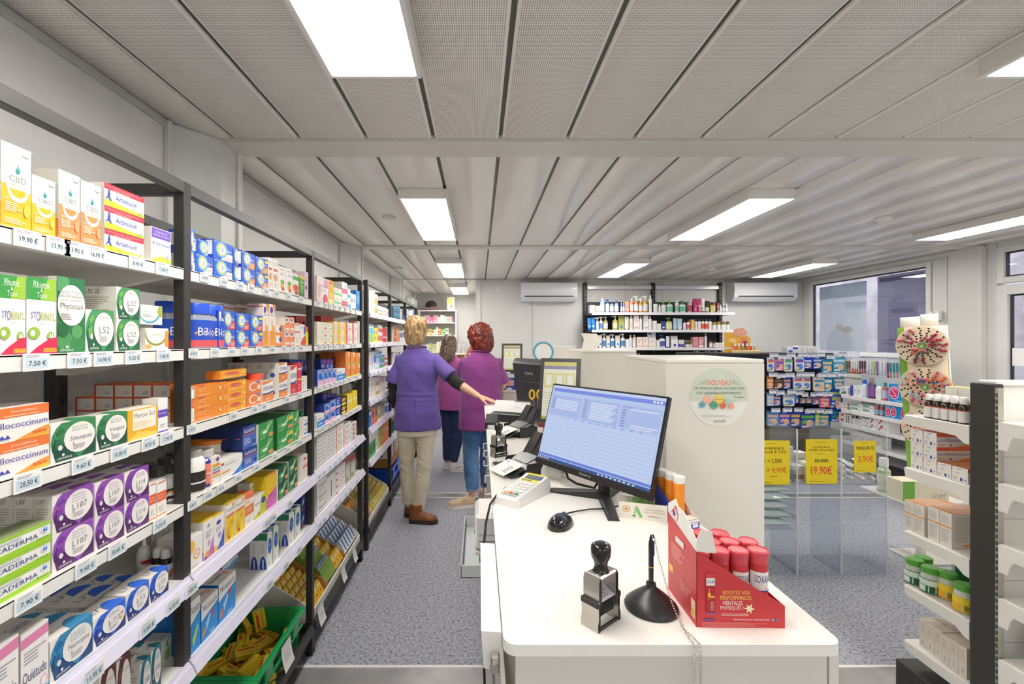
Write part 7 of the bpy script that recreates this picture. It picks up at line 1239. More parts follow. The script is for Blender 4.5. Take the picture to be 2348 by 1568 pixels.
    q = MB(); q.prism([(-.26, .05), (-.19, .075), (-.18, .07), (-.25, .043)], 'y', 0, .002, 'e08aa0'); o = q.build('stripe', CLOTH, s_, (.30-.0, -.088, 0))
woman_pink()
# ================================================================ back wall: air conditioners, cosmetics shelving
def aircon(x0, x1, label, y=YB):
    w = x1-x0; t = thing('air_conditioner', label, 'air conditioner', ((x0+x1)/2, y, 2.06)); q = MB()
    prof = [(0, .0), (-.15, .0), (-.205, .055), (-.215, .12), (-.21, .262), (-.19, .275), (0, .275)]
    q.prism(prof, 'x', -w/2, w/2, 'eef0f4'); decal(q, lambda u, v, e: (-.06+u*.12, -.2125-e, .17+v*.02), [('t', 'Gree', .35, .1, .65, .9, 'b8bcc4')], eps=.002); q.build('casing', GLOS, t)
    q = MB(); q.prism([(-.155, -.004), (-.207, .05), (-.2095, .058), (-.16, .002)], 'x', -w*.43, w*.43, 'dfe2e6'); q.build('louvre', PLAS, t)
    q = MB(); q.prism([(-.209, .060), (-.2165, .075), (-.2165, .062)], 'x', -w*.44, w*.44, '2a2c30'); q.build('outlet_slot', PLAS, t)
    q = MB(); q.box(-w*.5, -.2145, .108, w*.5, -.2125, .112, 'c9ccd2'); q.build('panel_joint', PLAS, t)
aircon(.615, 1.435, 'white split air conditioner with dark outlet slot on back wall'); aircon(3.72, 4.64, 'white split air conditioner in the corner near the window')
t = thing('round_sensor', 'small round white sensor on the back wall', 'sensor', ((1143-CX)/FPX*YB, YB-.002, EYE+(CY-662)/FPX*YB)); q = MB(); q.lathe([(.04, 0), (.045, .006), (.04, .02), (.02, .028), (.004, .03)], 'f2f1ee', seg=20, ax='y'); q.build('housing', PLAS, t); q = MB(); q.lathe([(.012, .028), (.01, .034), (.002, .035)], 'd0cfcb', seg=12, ax='y'); q.build('lens', GLOS, t)
SX0, SX1, SXM, SYF = 1.585, 3.60, 2.60, 6.53
t = thing('cosmetics_shelving', 'black wall shelving stocked with cosmetics and white light bars', 'shelving', (SX0, YB, 0)); inv = (-SX0, -YB, 0)
for x in (SX0, SXM, SX1):
    q = MB(); q.box(x-.025, YB-.06, .02, x+.025, YB-.002, 2.345, '222224', bev=.002)
    for k in range(36): q.box(x-.006, YB-.062, .3+k*.056, x+.006, YB-.0599, .325+k*.056, '77777a')
    q.build('upright', DARK, t, inv)
for a, b_ in ((SX0+.03, SXM-.03), (SXM+.03, SX1-.03)):
    q = MB(); q.box(a, YB-.02, .1, b_, YB-.005, 2.06, '2c2d31'); q.build('back_panel', DARK, t, inv); q = MB(); q.box(a, YB-.07, 2.245, b_, YB-.01, 2.30, 'e8eaee', bev=.004); q.build('light_bar', GLOS, t, inv)
CZ = {1: 1.874, 2: 1.629, 3: 1.377, 4: 1.13}
for k, z in CZ.items():
    for a, b_ in ((SX0+.002, SXM-.002), (SXM+.002, SX1-.002)):
        q = MB(); q.box(a, SYF-.03, z-.025, b_, YB-.062, z, '3a3b40' if k else '', bev=.002, cols={'+z': 'c8c8cc'}); o = q.build('shelf', DARK, t, inv); q = MB(); q.box(a, SYF-.034, z-.03, b_, SYF-.0305, z+.006, 'eceaf2', bev=.001); q.build('price_rail', GLOS, o)
q = MB(); q.box(1.64, YB-.0045, 2.10, 1.76, YB-.002, 2.13, 'f4f4f2'); q.build('label_plate', PAPR, t, inv)
q = MB(); q.box(SX0, YB-.45, 0, SX1, YB-.065, .10, '1f1f21'); q.build('plinth', DARK, t, inv)
CN = {'b': 'bottle', 'p': 'pump bottle', 't': 'tube', 'x': 'box', 'j': 'jar', 'f': 'refill pouch'}
CK = {}
def cosm(row, x0, x1, yt, kind, col, cap, desc, acc=None):
    px0, px1 = 1320+x0/6.179, 1320+x1/6.179; z = CZ[row]; Y = SYF+.01
    w = (px1-px0)/FPX*Y*.94; xc = ((px0+px1)/2-CX)/FPX*Y; h = EYE-(630+yt/6.179-CY)/FPX*Y-z; loc = (xc, Y+min(w, .11)*.5+.004, z+.0005)
    base = desc+' '+CN[kind]; wh = ['', 'top', 'second', 'third', 'lowest'][row]+' cosmetics shelf'
    r = min(w/2, .055); acc = acc or 'e4e4e6'
    if kind == 'x':
        q = MB(); q.box(-w/2, -.03, 0, w/2, .06, h, col, cols={'+z': 'd8d6d2'}); decal(q, lambda u, v, e: (-w/2+u*w, -.03-e, v*h), [('r', .1, .1, .9, .25, acc), ('l', .15, .45, .85, .8, 4, acc)]); o = q.build('cosmetic_box', CARD, None, loc, 0, 0)
        return note(o, base, wh, 'box', 'cosmetics on the back wall')
    if kind == 'f':
        t = put('refill_pouch', None, None, loc); q = MB(); q.loft([[(-w/2, -.025, 0), (w/2, -.025, 0), (w/2, .025, 0), (-w/2, .025, 0)], [(-w*.48, -.03, h*.4), (w*.48, -.03, h*.4), (w*.48, .03, h*.4), (-w*.48, .03, h*.4)], [(-w/2, -.002, h), (w/2, -.002, h), (w/2, .002, h), (-w/2, .002, h)]], col); decal(q, lambda u, v, e: (-w*.4+u*w*.8, -.031-e, h*.1+v*h*.3), [('e', .5, .5, .25, .4, acc)]); q.build('pouch', GLOS, t); q = MB(); q.box(-w*.5, -.003, h, w*.5, .003, h*1.05, cap); q.build('seal', PLAS, t)
        return note(t, base, wh, 'pouch', 'cosmetics on the back wall')
    hb = h*(.80 if kind == 'b' else .70 if kind == 'p' else .12 if kind == 't' else .66); t = None
    lab = (hb*.18, hb*.72, r*1.012, acc, [('l', .3, .3, .7, .7, 3, '9a9aa0')]) if kind in 'bpj' else None
    if kind == 't':
        t = put('cream_tube', None, None, loc); q = MB(); q.loft([[(r*math.cos(a)*1.0, r*math.sin(a)*.6, hb) for a in [2*PI*k/14 for k in range(14)]], [(r*math.cos(a), r*.35*math.sin(a), h*.6) for a in [2*PI*k/14 for k in range(14)]], [(r*1.08*math.cos(a), .0025*math.sin(a), h) for a in [2*PI*k/14 for k in range(14)]]], [col, col]); decal(q, lambda u, v, e: (-r*.55+u*r*1.1, -r*.6-e, hb+(h-hb)*(.1+.4*v)), [('r', .1, .1, .9, .5, acc)], eps=.001); q.build('body', GLOS, t); q = MB(); q.lathe([(r*.75, 0), (r*.8, hb)], cap, seg=12, sy=.62); q.build('cap', PLAS, t)
        return note(t, base, wh, 'tube', 'cosmetics on the back wall')
    n_ = {'b': 'lotion_bottle', 'p': 'pump_bottle', 'j': 'cream_jar'}[kind]; sh = r*.5
    body = ([(r*.94, 0), (r, .003), (r, hb-sh*.8), (r*.8, hb-sh*.2), (r*.45, hb)], col) if kind != 'j' else ([(r*.94, 0), (r, .003), (r, hb)], col)
    capz = ([(r*.42, hb), (r*.46, hb+.002), (r*.46, h-.002), (r*.40, h)], cap) if kind == 'b' else ([(r*1.0, hb), (r*1.03, hb+.003), (r*1.03, h)], cap) if kind == 'j' else ([(r*.35, hb), (r*.35, hb+h*.06)], cap)
    return vessel((n_, col, cap, acc, round(w, 2), round(h, 2)), n_, base, CN[kind], loc, body, capz, lab, 'cosmetics on the back wall', wh, [], seg=14, sy=.8, pump=(hb+h*.05, cap, h*.24/.038) if kind == 'p' else None)
ROW1 = [(200, 280, 430, 'x', 'f4f4f2', '', 'white'), (285, 350, 438, 'x', 'f2f1ee', '', 'white and orange', 'e8945a'), (352, 420, 330, 'b', '8fd0ea', 'f2f4f6', 'light blue'), (430, 484, 345, 'p', 'f0f2f4', '2a58b8', 'white and blue'), (490, 550, 375, 'b', '8a9cb4', '3a5a98', 'grey blue'), (556, 620, 365, 'b', '9aa8b8', '4a6aa8', 'clear grey'), (638, 668, 395, 'b', '6a8ac8', 'f0f0f0', 'slim blue'), (671, 703, 390, 'b', '5a7ac0', 'f0f0f0', 'slim blue'), (707, 772, 375, 't', 'f2a890', 'f0a088', 'peach'), (776, 832, 335, 'b', 'ef9a80', 'f6f2ee', 'coral'), (838, 900, 295, 'p', 'd88a5a', 'f4f2ee', 'tan'), (904, 960, 330, 'p', 'd8a038', 'f4f2ee', 'amber'), (963, 1036, 290, 'p', 'c89a3a', 'f4f2ee', 'golden'), (1044, 1092, 290, 'b', 'f0f0ee', 'f4f4f2', 'tall white'),
    (1112, 1176, 410, 'j', 'eceaea', 'f4f4f2', 'white'), (1180, 1214, 415, 'b', 'e4e6e6', 'f2f2f0', 'small white'), (1222, 1294, 370, 'p', 'e8f0ea', '6ac04a', 'white and green'), (1300, 1396, 360, 'p', 'dce8e0', '8ad06a', 'wide pale green', '7ac0a0'), (1418, 1470, 355, 'b', 'e8f0ea', 'f2f4f0', 'pale mint', '8ac8a8'), (1478, 1580, 360, 'p', 'e4efe8', '4ab08a', 'wide white and mint', '6ac0a0'), (1598, 1664, 350, 'b', 'c8b0bc', 'e4d4dc', 'patterned red and grey', 'b84a5a'), (1672, 1732, 345, 'f', 'b83a6a', '9a2c58', 'magenta', 'e8c0d0'), (1736, 1788, 345, 'f', 'c05078', 'a83a64', 'rose', 'f0d4dc'), (1792, 1842, 335, 't', 'f0eeec', '2a2a2c', 'white and black'), (1848, 1908, 370, 'j', '4a4a3c', '2c2c2a', 'dark'), (1912, 1948, 430, 'x', 'c8c83a', '', 'lime yellow'), (1951, 1995, 385, 'b', 'd8883a', 'c07a34', 'orange'), (1998, 2032, 400, 'x', '8a3a2a', '', 'brown'), (2040, 2080, 420, 'b', 'd8d4d0', 'f2f2f0', 'small grey'), (2084, 2120, 405, 'b', '6a90c0', 'eceae8', 'small blue'), (2124, 2168, 405, 'b', 'b4b0a4', 'eceae8', 'small smoky')]
ROW2 = [(172, 224, 612, 't', '2a90e0', '1f78c8', 'bright blue'), (226, 286, 602, 't', '2a90e0', '1f78c8', 'bright blue'), (290, 336, 600, 'p', 'f2f2f0', 'f0f0ee', 'white'), (340, 390, 590, 'p', 'f2f2f0', 'f0f0ee', 'white', '5a9ad0'), (396, 466, 585, 'p', 'a8a860', 'c8ccc8', 'olive'), (530, 608, 572, 'p', 'b4b468', 'dce0e4', 'olive', 'dcdcc0'), (612, 698, 590, 'f', 'b8b86c', 'c8c87a', 'olive', '4a80b0'), (702, 764, 590, 't', 'f0eeea', 'e4e2de', 'white'), (768, 820, 570, 'b', 'f2efec', 'f0eeea', 'white', 'e8d0c8'), (826, 905, 572, 'x', 'f4f0ec', '', 'tall white', 'e0b4a8'), (908, 950, 580, 'b', 'f0eeea', 'e8e6e2', 'slim white'), (964, 1036, 572, 'x', 'f2f0ec', '', 'tall white', 'c8c4c0'), (1040, 1090, 580, 'b', 'f0eeec', 'eceae8', 'slim white'), (1096, 1150, 650, 'x', 'f0eeea', '', 'short white'), (1154, 1210, 692, 'x', 'eeebe6', '', 'squat white'), (1220, 1286, 655, 't', '2a3f98', '24368a', 'navy'), (1290, 1386, 600, 'p', 'c4c070', '5ab04a', 'yellow green', 'e4e4b8'), (1392, 1450, 615, 't', 'a8cce8', '8ab4d8', 'pale blue'), (1454, 1526, 620, 't', 'c4dcee', 'a4c8e0', 'ice blue'), (1532, 1572, 650, 'b', 'f0eeee', '6a6468', 'small white'), (1580, 1632, 640, 'b', 'f0ecee', '3a3438', 'small white, dark capped', 'd86a90'), (1636, 1680, 635, 'x', 'e4b04a', '', 'amber'),
    (1688, 1736, 625, 'b', 'f2f0ee', '4a4840', 'white, dark capped'), (1740, 1786, 625, 'b', 'f2f0ee', '5a584e', 'white, dark capped'), (1790, 1836, 625, 'b', 'f0eae4', '5a584e', 'red labelled', 'e8502c'), (1840, 1886, 625, 'b', 'f0eae4', '5a584e', 'red labelled', 'e8502c'), (1890, 1940, 625, 'b', 'f2f0ee', '5a584e', 'white, grey capped'), (1946, 2008, 670, 'j', 'f2efe6', 'a88a4a', 'white and gold'), (2012, 2066, 662, 'j', 'f2efe6', 'a88a4a', 'white and gold'), (2070, 2142, 662, 'j', 'f2efe6', '8a7a4a', 'wide white and gold'), (2146, 2190, 662, 'j', 'f2efe6', '6a644a', 'white, bronze lidded')]
ROW3 = [(190, 244, 910, 'x', 'f2f2f0', '', 'white', '5a9ad0'), (250, 312, 830, 'p', 'f2f2f0', 'f0f0ee', 'white', '4a90d0'), (330, 380, 855, 't', 'f2f2f0', 'f0f0ee', 'white', '4a90d0'), (385, 436, 830, 'p', 'f2f2f0', 'eceae8', 'white', '4a90d0'), (440, 496, 860, 't', 'f2f2f0', 'eceae8', 'white', '4a90d0'), (500, 560, 838, 'p', 'f2f2f0', 'eceae8', 'white', '4a90d0'), (570, 640, 860, 't', 'f2f2f0', 'eceae8', 'white', '4a90d0'), (646, 706, 830, 'p', 'f2f2f0', 'f0f0ee', 'white', '4a90d0'), (712, 758, 912, 'x', 'f0eeea', '', 'small white'), (762, 808, 850, 'b', 'f0eeea', 'eceae6', 'white'), (812, 862, 850, 'b', 'f2dcd4', 'f0e8e4', 'blush'), (870, 950, 882, 'x', 'f2e6e0', '', 'wide blush white', 'e8b8ac'), (954, 1036, 882, 'x', 'f2e8e2', '', 'wide blush white', 'e8b8ac'), (1042, 1150, 896, 'x', 'f0ece6', '', 'wide white', 'd8c8c0'), (1156, 1190, 925, 'x', 'f0eeea', '', 'slim white'), (1194, 1286, 842, 'p', 'f0f0f0', '2a50c0', 'wide white, blue capped', '4a60c0'), (1290, 1340, 870, 't', 'eef0f2', '3a60c8', 'white and blue'), (1362, 1466, 872, 'f', 'f0f0f2', 'd8dce4', 'white', '4a60c0'), (1474, 1556, 920, 'j', 'f0f0f2', 'e8e8ee', 'white', '5a50b8'), (1562, 1606, 985, 'x', 'e0dcd4', '', 'tiny cream'), (1610, 1654, 985, 'x', 'd8d0c8', '', 'tiny beige'), (1668, 1740, 882, 'x', 'e0a0a0', '', 'dusty pink', 'c87a80'), (1744, 1822, 880, 'x', 'd8989c', '', 'dusty pink', 'f0e4e4'), (1832, 1870, 828, 'b', 'f0f0ee', 'e4e4e2', 'white spray'), (1900, 1950, 920, 'b', 'a87a4a', '2a2622', 'brown, black capped'), (1954, 1978, 930, 'b', '6a6460', '2a2828', 'slim dark'), (1980, 2040, 962, 'x', 'f0ede4', '', 'square white', 'b4a88a'), (2050, 2112, 962, 'x', 'f0ede4', '', 'square white', 'b4a88a'), (2120, 2186, 970, 'x', 'f0ede4', '', 'square white')]
for r_, rows in ((1, ROW1), (2, ROW2), (3, ROW3)):
    for e in rows: cosm(r_, *e)
for i, x in enumerate((1640, 1700, 1735, 1770, 1830, 1880, 1925, 1970)): cosm(4, x, x+34, 1080 if i % 3 else 1110, 'bxbpbxxx'[i], 'eceae6', 'e4e2de', 'white')
for i, x in enumerate((865, 895)): cosm(4, x, x+26, 1108, 'b', 'eceae6', 'f2f0ee', 'small white')
# pouch and packet lying on top
q = MB(); q.lathe([(.03, 0), (.10, .012), (.11, .035), (.08, .06), (.02, .068)], '8c9472', seg=18, sy=.5); tag(q.build('toiletry_bag', CLOTH, None, ((1320+1600/6.179-CX)/FPX*6.62, 6.68, CZ[3]+.052)), 'olive green rounded toiletry bag resting on tiny boxes', 'bag')
q = MB(); q.box(-.06, -.01, 0, .06, .02, .08, 'e2e0e6', cols={'-x': '3a44a8'}); decal(q, lambda u, v, e: (-.06+u*.12, -.01-e, v*.08), [('r', .05, .6, .5, .9, '4a50b4'), ('l', .1, .2, .9, .5, 3, '8a8aa8')]); tag(q.build('wipes_packet', CARD, None, (2.45, 6.57, CZ[3]+.142), .1), 'violet and grey packet on top of the white pouch', 'packet')
# ================================================================ recess at the far end
t = thing('product_bookcase', 'white open bookcase with product rows in the recess', 'shelving', (-1.0, 9.05, 0)); inv = (1.0, -9.05, 0); bx = (-1.15, -.44)
for x in bx: q = MB(); q.box(x-.012, 8.85, 0, x+.012, 9.2, 2.07, 'eeebe6', bev=.002); q.build('side_panel', LAMI, t, inv)
BZ = (1.26, 1.58, 1.825, 2.06)
for z in BZ+(.9, .5): q = MB(); q.box(bx[0]+.013, 8.86, z-.02, bx[1]-.013, 9.18, z, 'f2f0ec', bev=.001); q.build('shelf', LAMI, t, inv)
q = MB(); q.box(bx[0], 9.185, 0, bx[1], 9.2, 2.07, 'e4e2dc'); q.build('back_board', LAMI, t, inv)
PAL = [['f0e4e4', 'e884b0', 'f0d8e4', 'a8c88a', 'e890b4', 'f2eee8', 'ec9cc0', 'e4b8cc'], ['f2ecd8', '8ac06a', 'f0c070', 'e8f0e0', '6ab07a', 'f4e8b0', 'e07a5a', 'd8e8d0'], ['f4f0ea', 'e8d86a', 'f0eeea', 'a8d49a', 'f2f0ec', 'e4e0d8', 'c8dcc0', 'f0eae0']]
CNM = {'e8': 'pink', 'f0': 'pale', 'f2': 'cream', 'f4': 'ivory', 'a8': 'soft green', '8a': 'leaf green', '6a': 'green', 'ec': 'rose', 'e4': 'light', 'e0': 'coral', 'd8': 'pale green', 'c8': 'sage'}
rb = random.Random(5)
for k, z in enumerate((1.825, 1.58, 1.26)):
    x = -1.12
    for i in range(11):
        w = rb.choice((.04, .05, .06)); h = rb.uniform(.10, .15) if k < 2 else rb.uniform(.10, .26)
        if x+w > -.47: break
        c = PAL[k][(i*3+k) % 8]; q = MB(); q.box(-w/2, 0, 0, w/2, .08, h, c); decal(q, lambda u, v, e: (-w/2+u*w, -e, v*h), [('r', .1, .55, .9, .8, PAL[k][(i*5+2) % 8]), ('r', .2, .15, .8, .3, 'f6f2ee')], eps=.0006); o = q.build('skincare_box', CARD, None, (x+w/2, 8.88, z+.0005), 0, 0)
        note(o, CNM.get(c[:2], 'white')+' skincare box', ['upper', 'middle', 'lower'][k]+' shelf of the recess bookcase', 'box', 'boxes in the recess bookcase', [ORD[i]+' along']); x += w+.003
t = thing('baseball_cap', 'black and mauve cap lying on top of the bookcase', 'cap', (-.93, 9.0, 2.0715)); q = MB(); q.lathe([(.11, 0), (.112, .04), (.10, .08), (.06, .115), (.01, .125)], '2a2426', seg=18); q.build('crown', CLOTH, t, (0, 0, .06)); q = MB(); q.prism([(-.34, 0), (.16, 0), (.16, .06), (.05, .065), (-.1, .03)], 'y', -.09, .09, '8a6a74'); q.build('folded_cloth', CLOTH, t)
q = MB(); q.box(-.07, 0, 0, .07, .05, .25, 'f2f0e8'); decal(q, lambda u, v, e: (-.07+u*.14, -e, v*.25), [('e', .4, .6, .3, .2, 'c8d46a'), ('r', .1, .8, .9, .9, 'e8d84a'), ('e', .6, .3, .2, .12, 'e88a6a')], eps=.0006); tag(q.build('herbal_box', CARD, None, (-.54, 8.9, 2.061), 0, 0), 'tall white and green carton standing on top of the bookcase', 'box')
t = thing('recess_worktop', 'white worktop over a wooden front in the recess', 'worktop', (-.4, 8.3, 0)); q = MB(); q.box(-.02, 0, 1.22, .36, .5, 1.25, 'efece6', bev=.003); q.build('top', LAMI, t); q = MB(); q.box(0, .02, 0, .34, .48, 1.219, '9a6a3c', bev=.003); q.build('front', LAMI, t)
q = MB(); q.lathe([(.035, 0), (.04, .004), (.04, .11), (.037, .11), (.035, .006), (.002, .006)], 'c8242c', seg=16, cap=False); tag(q.build('red_mug', GLOS, None, (-.14, 8.42, 1.2505)), 'red mug on the recess worktop', 'mug')
vessel('spray', 'spray_bottle', 'grey spray bottle on the recess worktop', 'bottle', (-.28, 8.45, 1.2505), ([(.035, 0), (.04, .004), (.04, .13), (.015, .17)], 'b8b8bc'), ([(.014, .17), (.02, .2), (.02, .22)], 'd8d8da'), None, 'bottles on the recess worktop'); vessel('spray', 'spray_bottle', 'second grey spray bottle beside the first', 'bottle', (-.36, 8.5, 1.2505), None, group='bottles on the recess worktop')
q = MB(); q.box(-1.28, 8.15, 2.06, -1.16, 8.7, 2.24, 'f0efec', bev=.012); tag(q.build('wall_box', GLOS), 'white wall-mounted casing high in the recess', 'casing')
# ================================================================ plaster gondola, facing the camera
GY = 5.5
def gp(px, py, Y=GY): return ((px-CX)/FPX*Y, EYE-(py-CY)/FPX*Y)
t = thing('plaster_gondola', 'black gondola with rows of hanging blue plaster packets', 'display stand', (3.1, GY, 0)); inv = (-3.1, -GY, 0)
q = MB(); q.box(2.55, GY+.14, .08, 4.29, GY+.18, 1.33, '262a36', bev=.003); q.build('back_panel', DARK, t, inv); q = MB(); q.box(2.55, GY+.1, 1.30, 4.3, GY+.5, 1.335, '232427', bev=.004); q.build('top_cover', DARK, t, inv); q = MB(); q.box(2.55, GY-.2, 0, 4.3, GY+.5, .10, '1d1e21', bev=.004); q.build('plinth', DARK, t, inv); q = MB(); q.box(2.55, GY+.19, .1, 4.3, GY+.5, 1.30, '2a2b2f'); q.build('core', DARK, t, inv)
for z in (.42,): q = MB(); q.box(2.55, GY-.15, z-.03, 4.3, GY+.13, z, '2b2c31', bev=.003); q.build('shelf', DARK, t, inv)
PK = [[(355, 455, 235, 430, 'eef0f4', 'wr', '3a50b0'), (480, 610, 260, 418, 'e478a4', 'pink', '4a6ab8'), (625, 745, 235, 430, 'f2f4f2', 'wg', '5ac05a'), (800, 935, 230, 430, 'f2f2f4', 'wp', '5a6ac8'), (945, 1060, 235, 385, '2a50d0', 'blue', 'c8d8f4'), (1085, 1225, 225, 390, '2c44b0', 'navy', 'b4c4ec'), (1232, 1398, 260, 460, '1f94b8', 'teal', 'f0c49a'), (1402, 1600, 220, 440, '2fa4cc', 'teal', 'bfe4f0')],
      [(350, 440, 545, 710, 'e88a3c', 'orange', 'f0d0a8'), (450, 602, 560, 712, '3a2a2c', 'dark', '8a5a3c'), (610, 722, 550, 712, '2a56c8', 'blue and orange', 'f0a03c'), (775, 915, 540, 730, 'f2f3f5', 'wr', '4a7ad8'), (930, 1036, 540, 730, 'f2f3f5', 'wr', '5a70c8'), (1098, 1264, 550, 745, 'ece4d4', 'cream', '3a90c0'), (1270, 1388, 550, 760, '2fa0c4', 'teal', 'e8f2f4'), (1418, 1576, 540, 715, '1f96bc', 'teal', 'f0d0b8')],
      [(350, 450, 815, 985, '9ac8ec', 'sky blue', 'f2e8e0'), (456, 560, 830, 985, '3a5ab8', 'blue and pink', 'e89aa0'), (615, 776, 815, 990, 'eef2f4', 'wt', '2f98c8'), (785, 850, 835, 940, '2a64c8', 'slim blue', '5aa8e0'), (875, 965, 860, 945, '6a6468', 'grey', 'b8b4b4'), (970, 1060, 860, 945, '5a5660', 'grey', 'c8c4c4'), (1070, 1186, 850, 962, '3a64c0', 'red and blue', 'f0623c'), (1195, 1345, 855, 1008, 'e85a74', 'rose red', 'f0c4cc'), (1368, 1552, 740, 980, '2850d8', 'blue', 'a8d46a')],
      [(350, 526, 1110, 1310, '5a9ad8', 'blue and skin tone', 'f0b898'), (540, 715, 1105, 1320, '3050c8', 'blue and pink', 'f0a8b0'), (722, 880, 1105, 1320, '3050c4', 'blue and yellow', 'f2c05a'), (884, 1108, 1120, 1350, '2c40b0', 'navy and green', '5ac04a'), (1112, 1190, 1120, 1310, 'b4d83a', 'lime', 'e8f0a8'), (1195, 1336, 1130, 1310, '1f98b4', 'teal', 'f2d88a'), (1370, 1592, 1060, 1240, '2850d8', 'blue', '3fae7a')]]
cmap = {'wr': 'white and red', 'wg': 'white and green', 'wp': 'white and violet', 'wt': 'white and teal'}
for r_, row in enumerate(PK):
    for i, (x0, x1, y0, y1, c, nm_, acc) in enumerate(row):
        X0, Z1 = gp(1700+x0/7.127, 790+y0/7.127); X1, Z0 = gp(1700+x1/7.127, 790+y1/7.127); w, h = (X1-X0)*1.08, (Z1-Z0)*1.04; nm2 = cmap.get(nm_, nm_); rnd = nm_.startswith('w')
        q = MB(); P = rounded(-w/2, 0, w/2, h, min(w, h)*(.14 if rnd else .05), 3); q.prism(P, 'y', 0, .012, c)
        el = [('r', .08, .70, .92, .88, acc if not rnd else {'wr': 'e8785a', 'wg': '5ac05a', 'wp': '8a4ab0', 'wt': 'c8d4da'}[nm_]), ('e', .62, .36, .24, .24, 'f0c4a0' if not rnd else '6a94e0'), ('r', .1, .08, .55, .2, 'e4e8f4' if not rnd else 'a8c46a'), ('p', [(.15, .3), (.5, .45), (.4, .62), (.1, .5)], acc)]
        if rnd: el.insert(0, ('r', .1, .86, .9, .95, '4a6ad0'))
        decal(q, lambda u, v, e: (-w/2+u*w, -e, v*h), el, eps=.0006); t_ = put('plaster_packet', None, None, ((X0+X1)/2, GY-.09, Z0)); q.build('card', CARD, t_, smooth=0)
        q = MB(); q.box(-w*.16, .004, h, w*.16, .008, h+.03, 'e4e6ec' if i % 2 else c); q.build('hang_tab', PLAS, t_)
        note(t_, nm2+' plaster packet', ['top', 'second', 'third', 'lowest'][r_]+' row of the black gondola', 'packet', 'plaster packets on hooks', [ORD[i]+' along'])
        for b_ in (1, 2):
            t2 = dup(t_, ((X0+X1)/2+.017*b_, GY-.09+.028*b_, Z0+.007*b_)); note(t2, nm2+' plaster packet hanging behind', ['top', 'second', 'third', 'lowest'][r_]+' row of the black gondola', 'packet', 'plaster packets on hooks', [ORD[i]+' along', ORD[b_]+' in depth'])
        zc = Z1+.045; q = MB(); q.tube([((X0+X1)/2, GY+.14, Z1+.022), ((X0+X1)/2, GY-.14, Z1+.026)], .0035, 'b4b8c0', 6); hk = q.build('hook', STEEL, t, inv)
        q = MB(); q.box((X0+X1)/2-.05, GY-.145, zc-.02, (X0+X1)/2+.05, GY-.141, zc+.03, 'cfd4e4'); decal(q, lambda u, v, e: ((X0+X1)/2-.05+u*.1, GY-.145-e, zc-.02+v*.05), [('r', .05, .05, .95, .55, 'f2f3f8'), ('r', .1, .68, .9, .9, '8a94b8'), ('l', .3, .2, .7, .4, 1, '9a9ab0')], eps=.0006); q.build('price_holder', PAPR, hk)
# yellow sun care stand and white cartons on top
t = thing('counter_display', 'yellow display card with pink cloud top and vials', 'display card', (3.22, GY+.2, 1.336)); q = MB(); x0, x1 = -.19, .13
q.prism([(x0, 0), (x1, .0), (x1, .18), (.02, .25), (x0+.0, .25)], 'y', 0, .006, 'f0b83a'); decal(q, lambda u, v, e: (x0+u*(x1-x0), -e, v*.25), [('r', 0, .18, .4, .26, 'e8e4d8'), ('e', .75, .45, .18, .28, 'e88a6a'), ('e', .78, .42, .1, .16, '8a3a3a'), ('e', .3, .6, .15, .12, 'f6d88a')], eps=.0008); q.build('card', CARD, t)
q = MB(); q.prism([(.0+.085*math.cos(a)*(1+.08*math.cos(5*a)), .25+.055*math.sin(a)*(1+.12*math.cos(5*a))) for a in [2*PI*i/30 for i in range(30)]], 'y', -.004, -.001, 'f0b096'); decal(q, lambda u, v, e: (-.06+u*.12, -.004-e, .235+v*.03), [('t', 'VICHY', .15, .2, .85, .9, 'f6d8c8')], eps=.0008); q.build('cloud_header', CARD, t)
q = MB(); q.box(x0+.08, -.06, 0, .22, -.003, .03, 'f2d8a0', bev=.002); q.build('tray', CARD, t)
for i in range(6):
    c = ['e86a5a', 'e0a84a', '8ab46a', 'e86a5a', 'c85a5a', 'e8c84a'][i]
    vessel('vial'+c, 'sample_vial', 'tiny sample vial with white cap', 'vial', (3.22-.08+.048*i, GY+.165, 1.3665), ([(.014, 0), (.014, .05)], c), ([(.013, .05), (.013, .085)], 'f4f0ea'), None, 'vials in the yellow display', 'yellow display card', [ORD[i]+' along'], seg=8)
for i, (px0, px1, h, c) in enumerate(((1806, 1832, .07, 'eceef2'), (1833, 1852, .085, 'f2f1ee'), (1853, 1874, .08, 'f0efec'))):
    w = (px1-px0)/FPX*(GY+.2); q = MB(); q.box(-w/2, 0, 0, w/2, .1, h, c); decal(q, lambda u, v, e: (-w/2+u*w, -e, v*h), [('r', .5, .6, .95, 1, '2f64d0') if i == 0 else ('l', .2, .2, .8, .7, 3, 'c8c8cc'), ('e', .3, .25, .2, .2, '3a70d8' if i == 0 else 'e4e4e4')], eps=.0008); o = q.build('sample_carton', CARD, None, ((( px0+px1)/2-CX)/FPX*(GY+.2), GY+.21, 1.3355), 0, 0); note(o, 'white carton on top of black gondola', '', 'box', 'cartons on the gondola top', [ORD[i]+' along'])
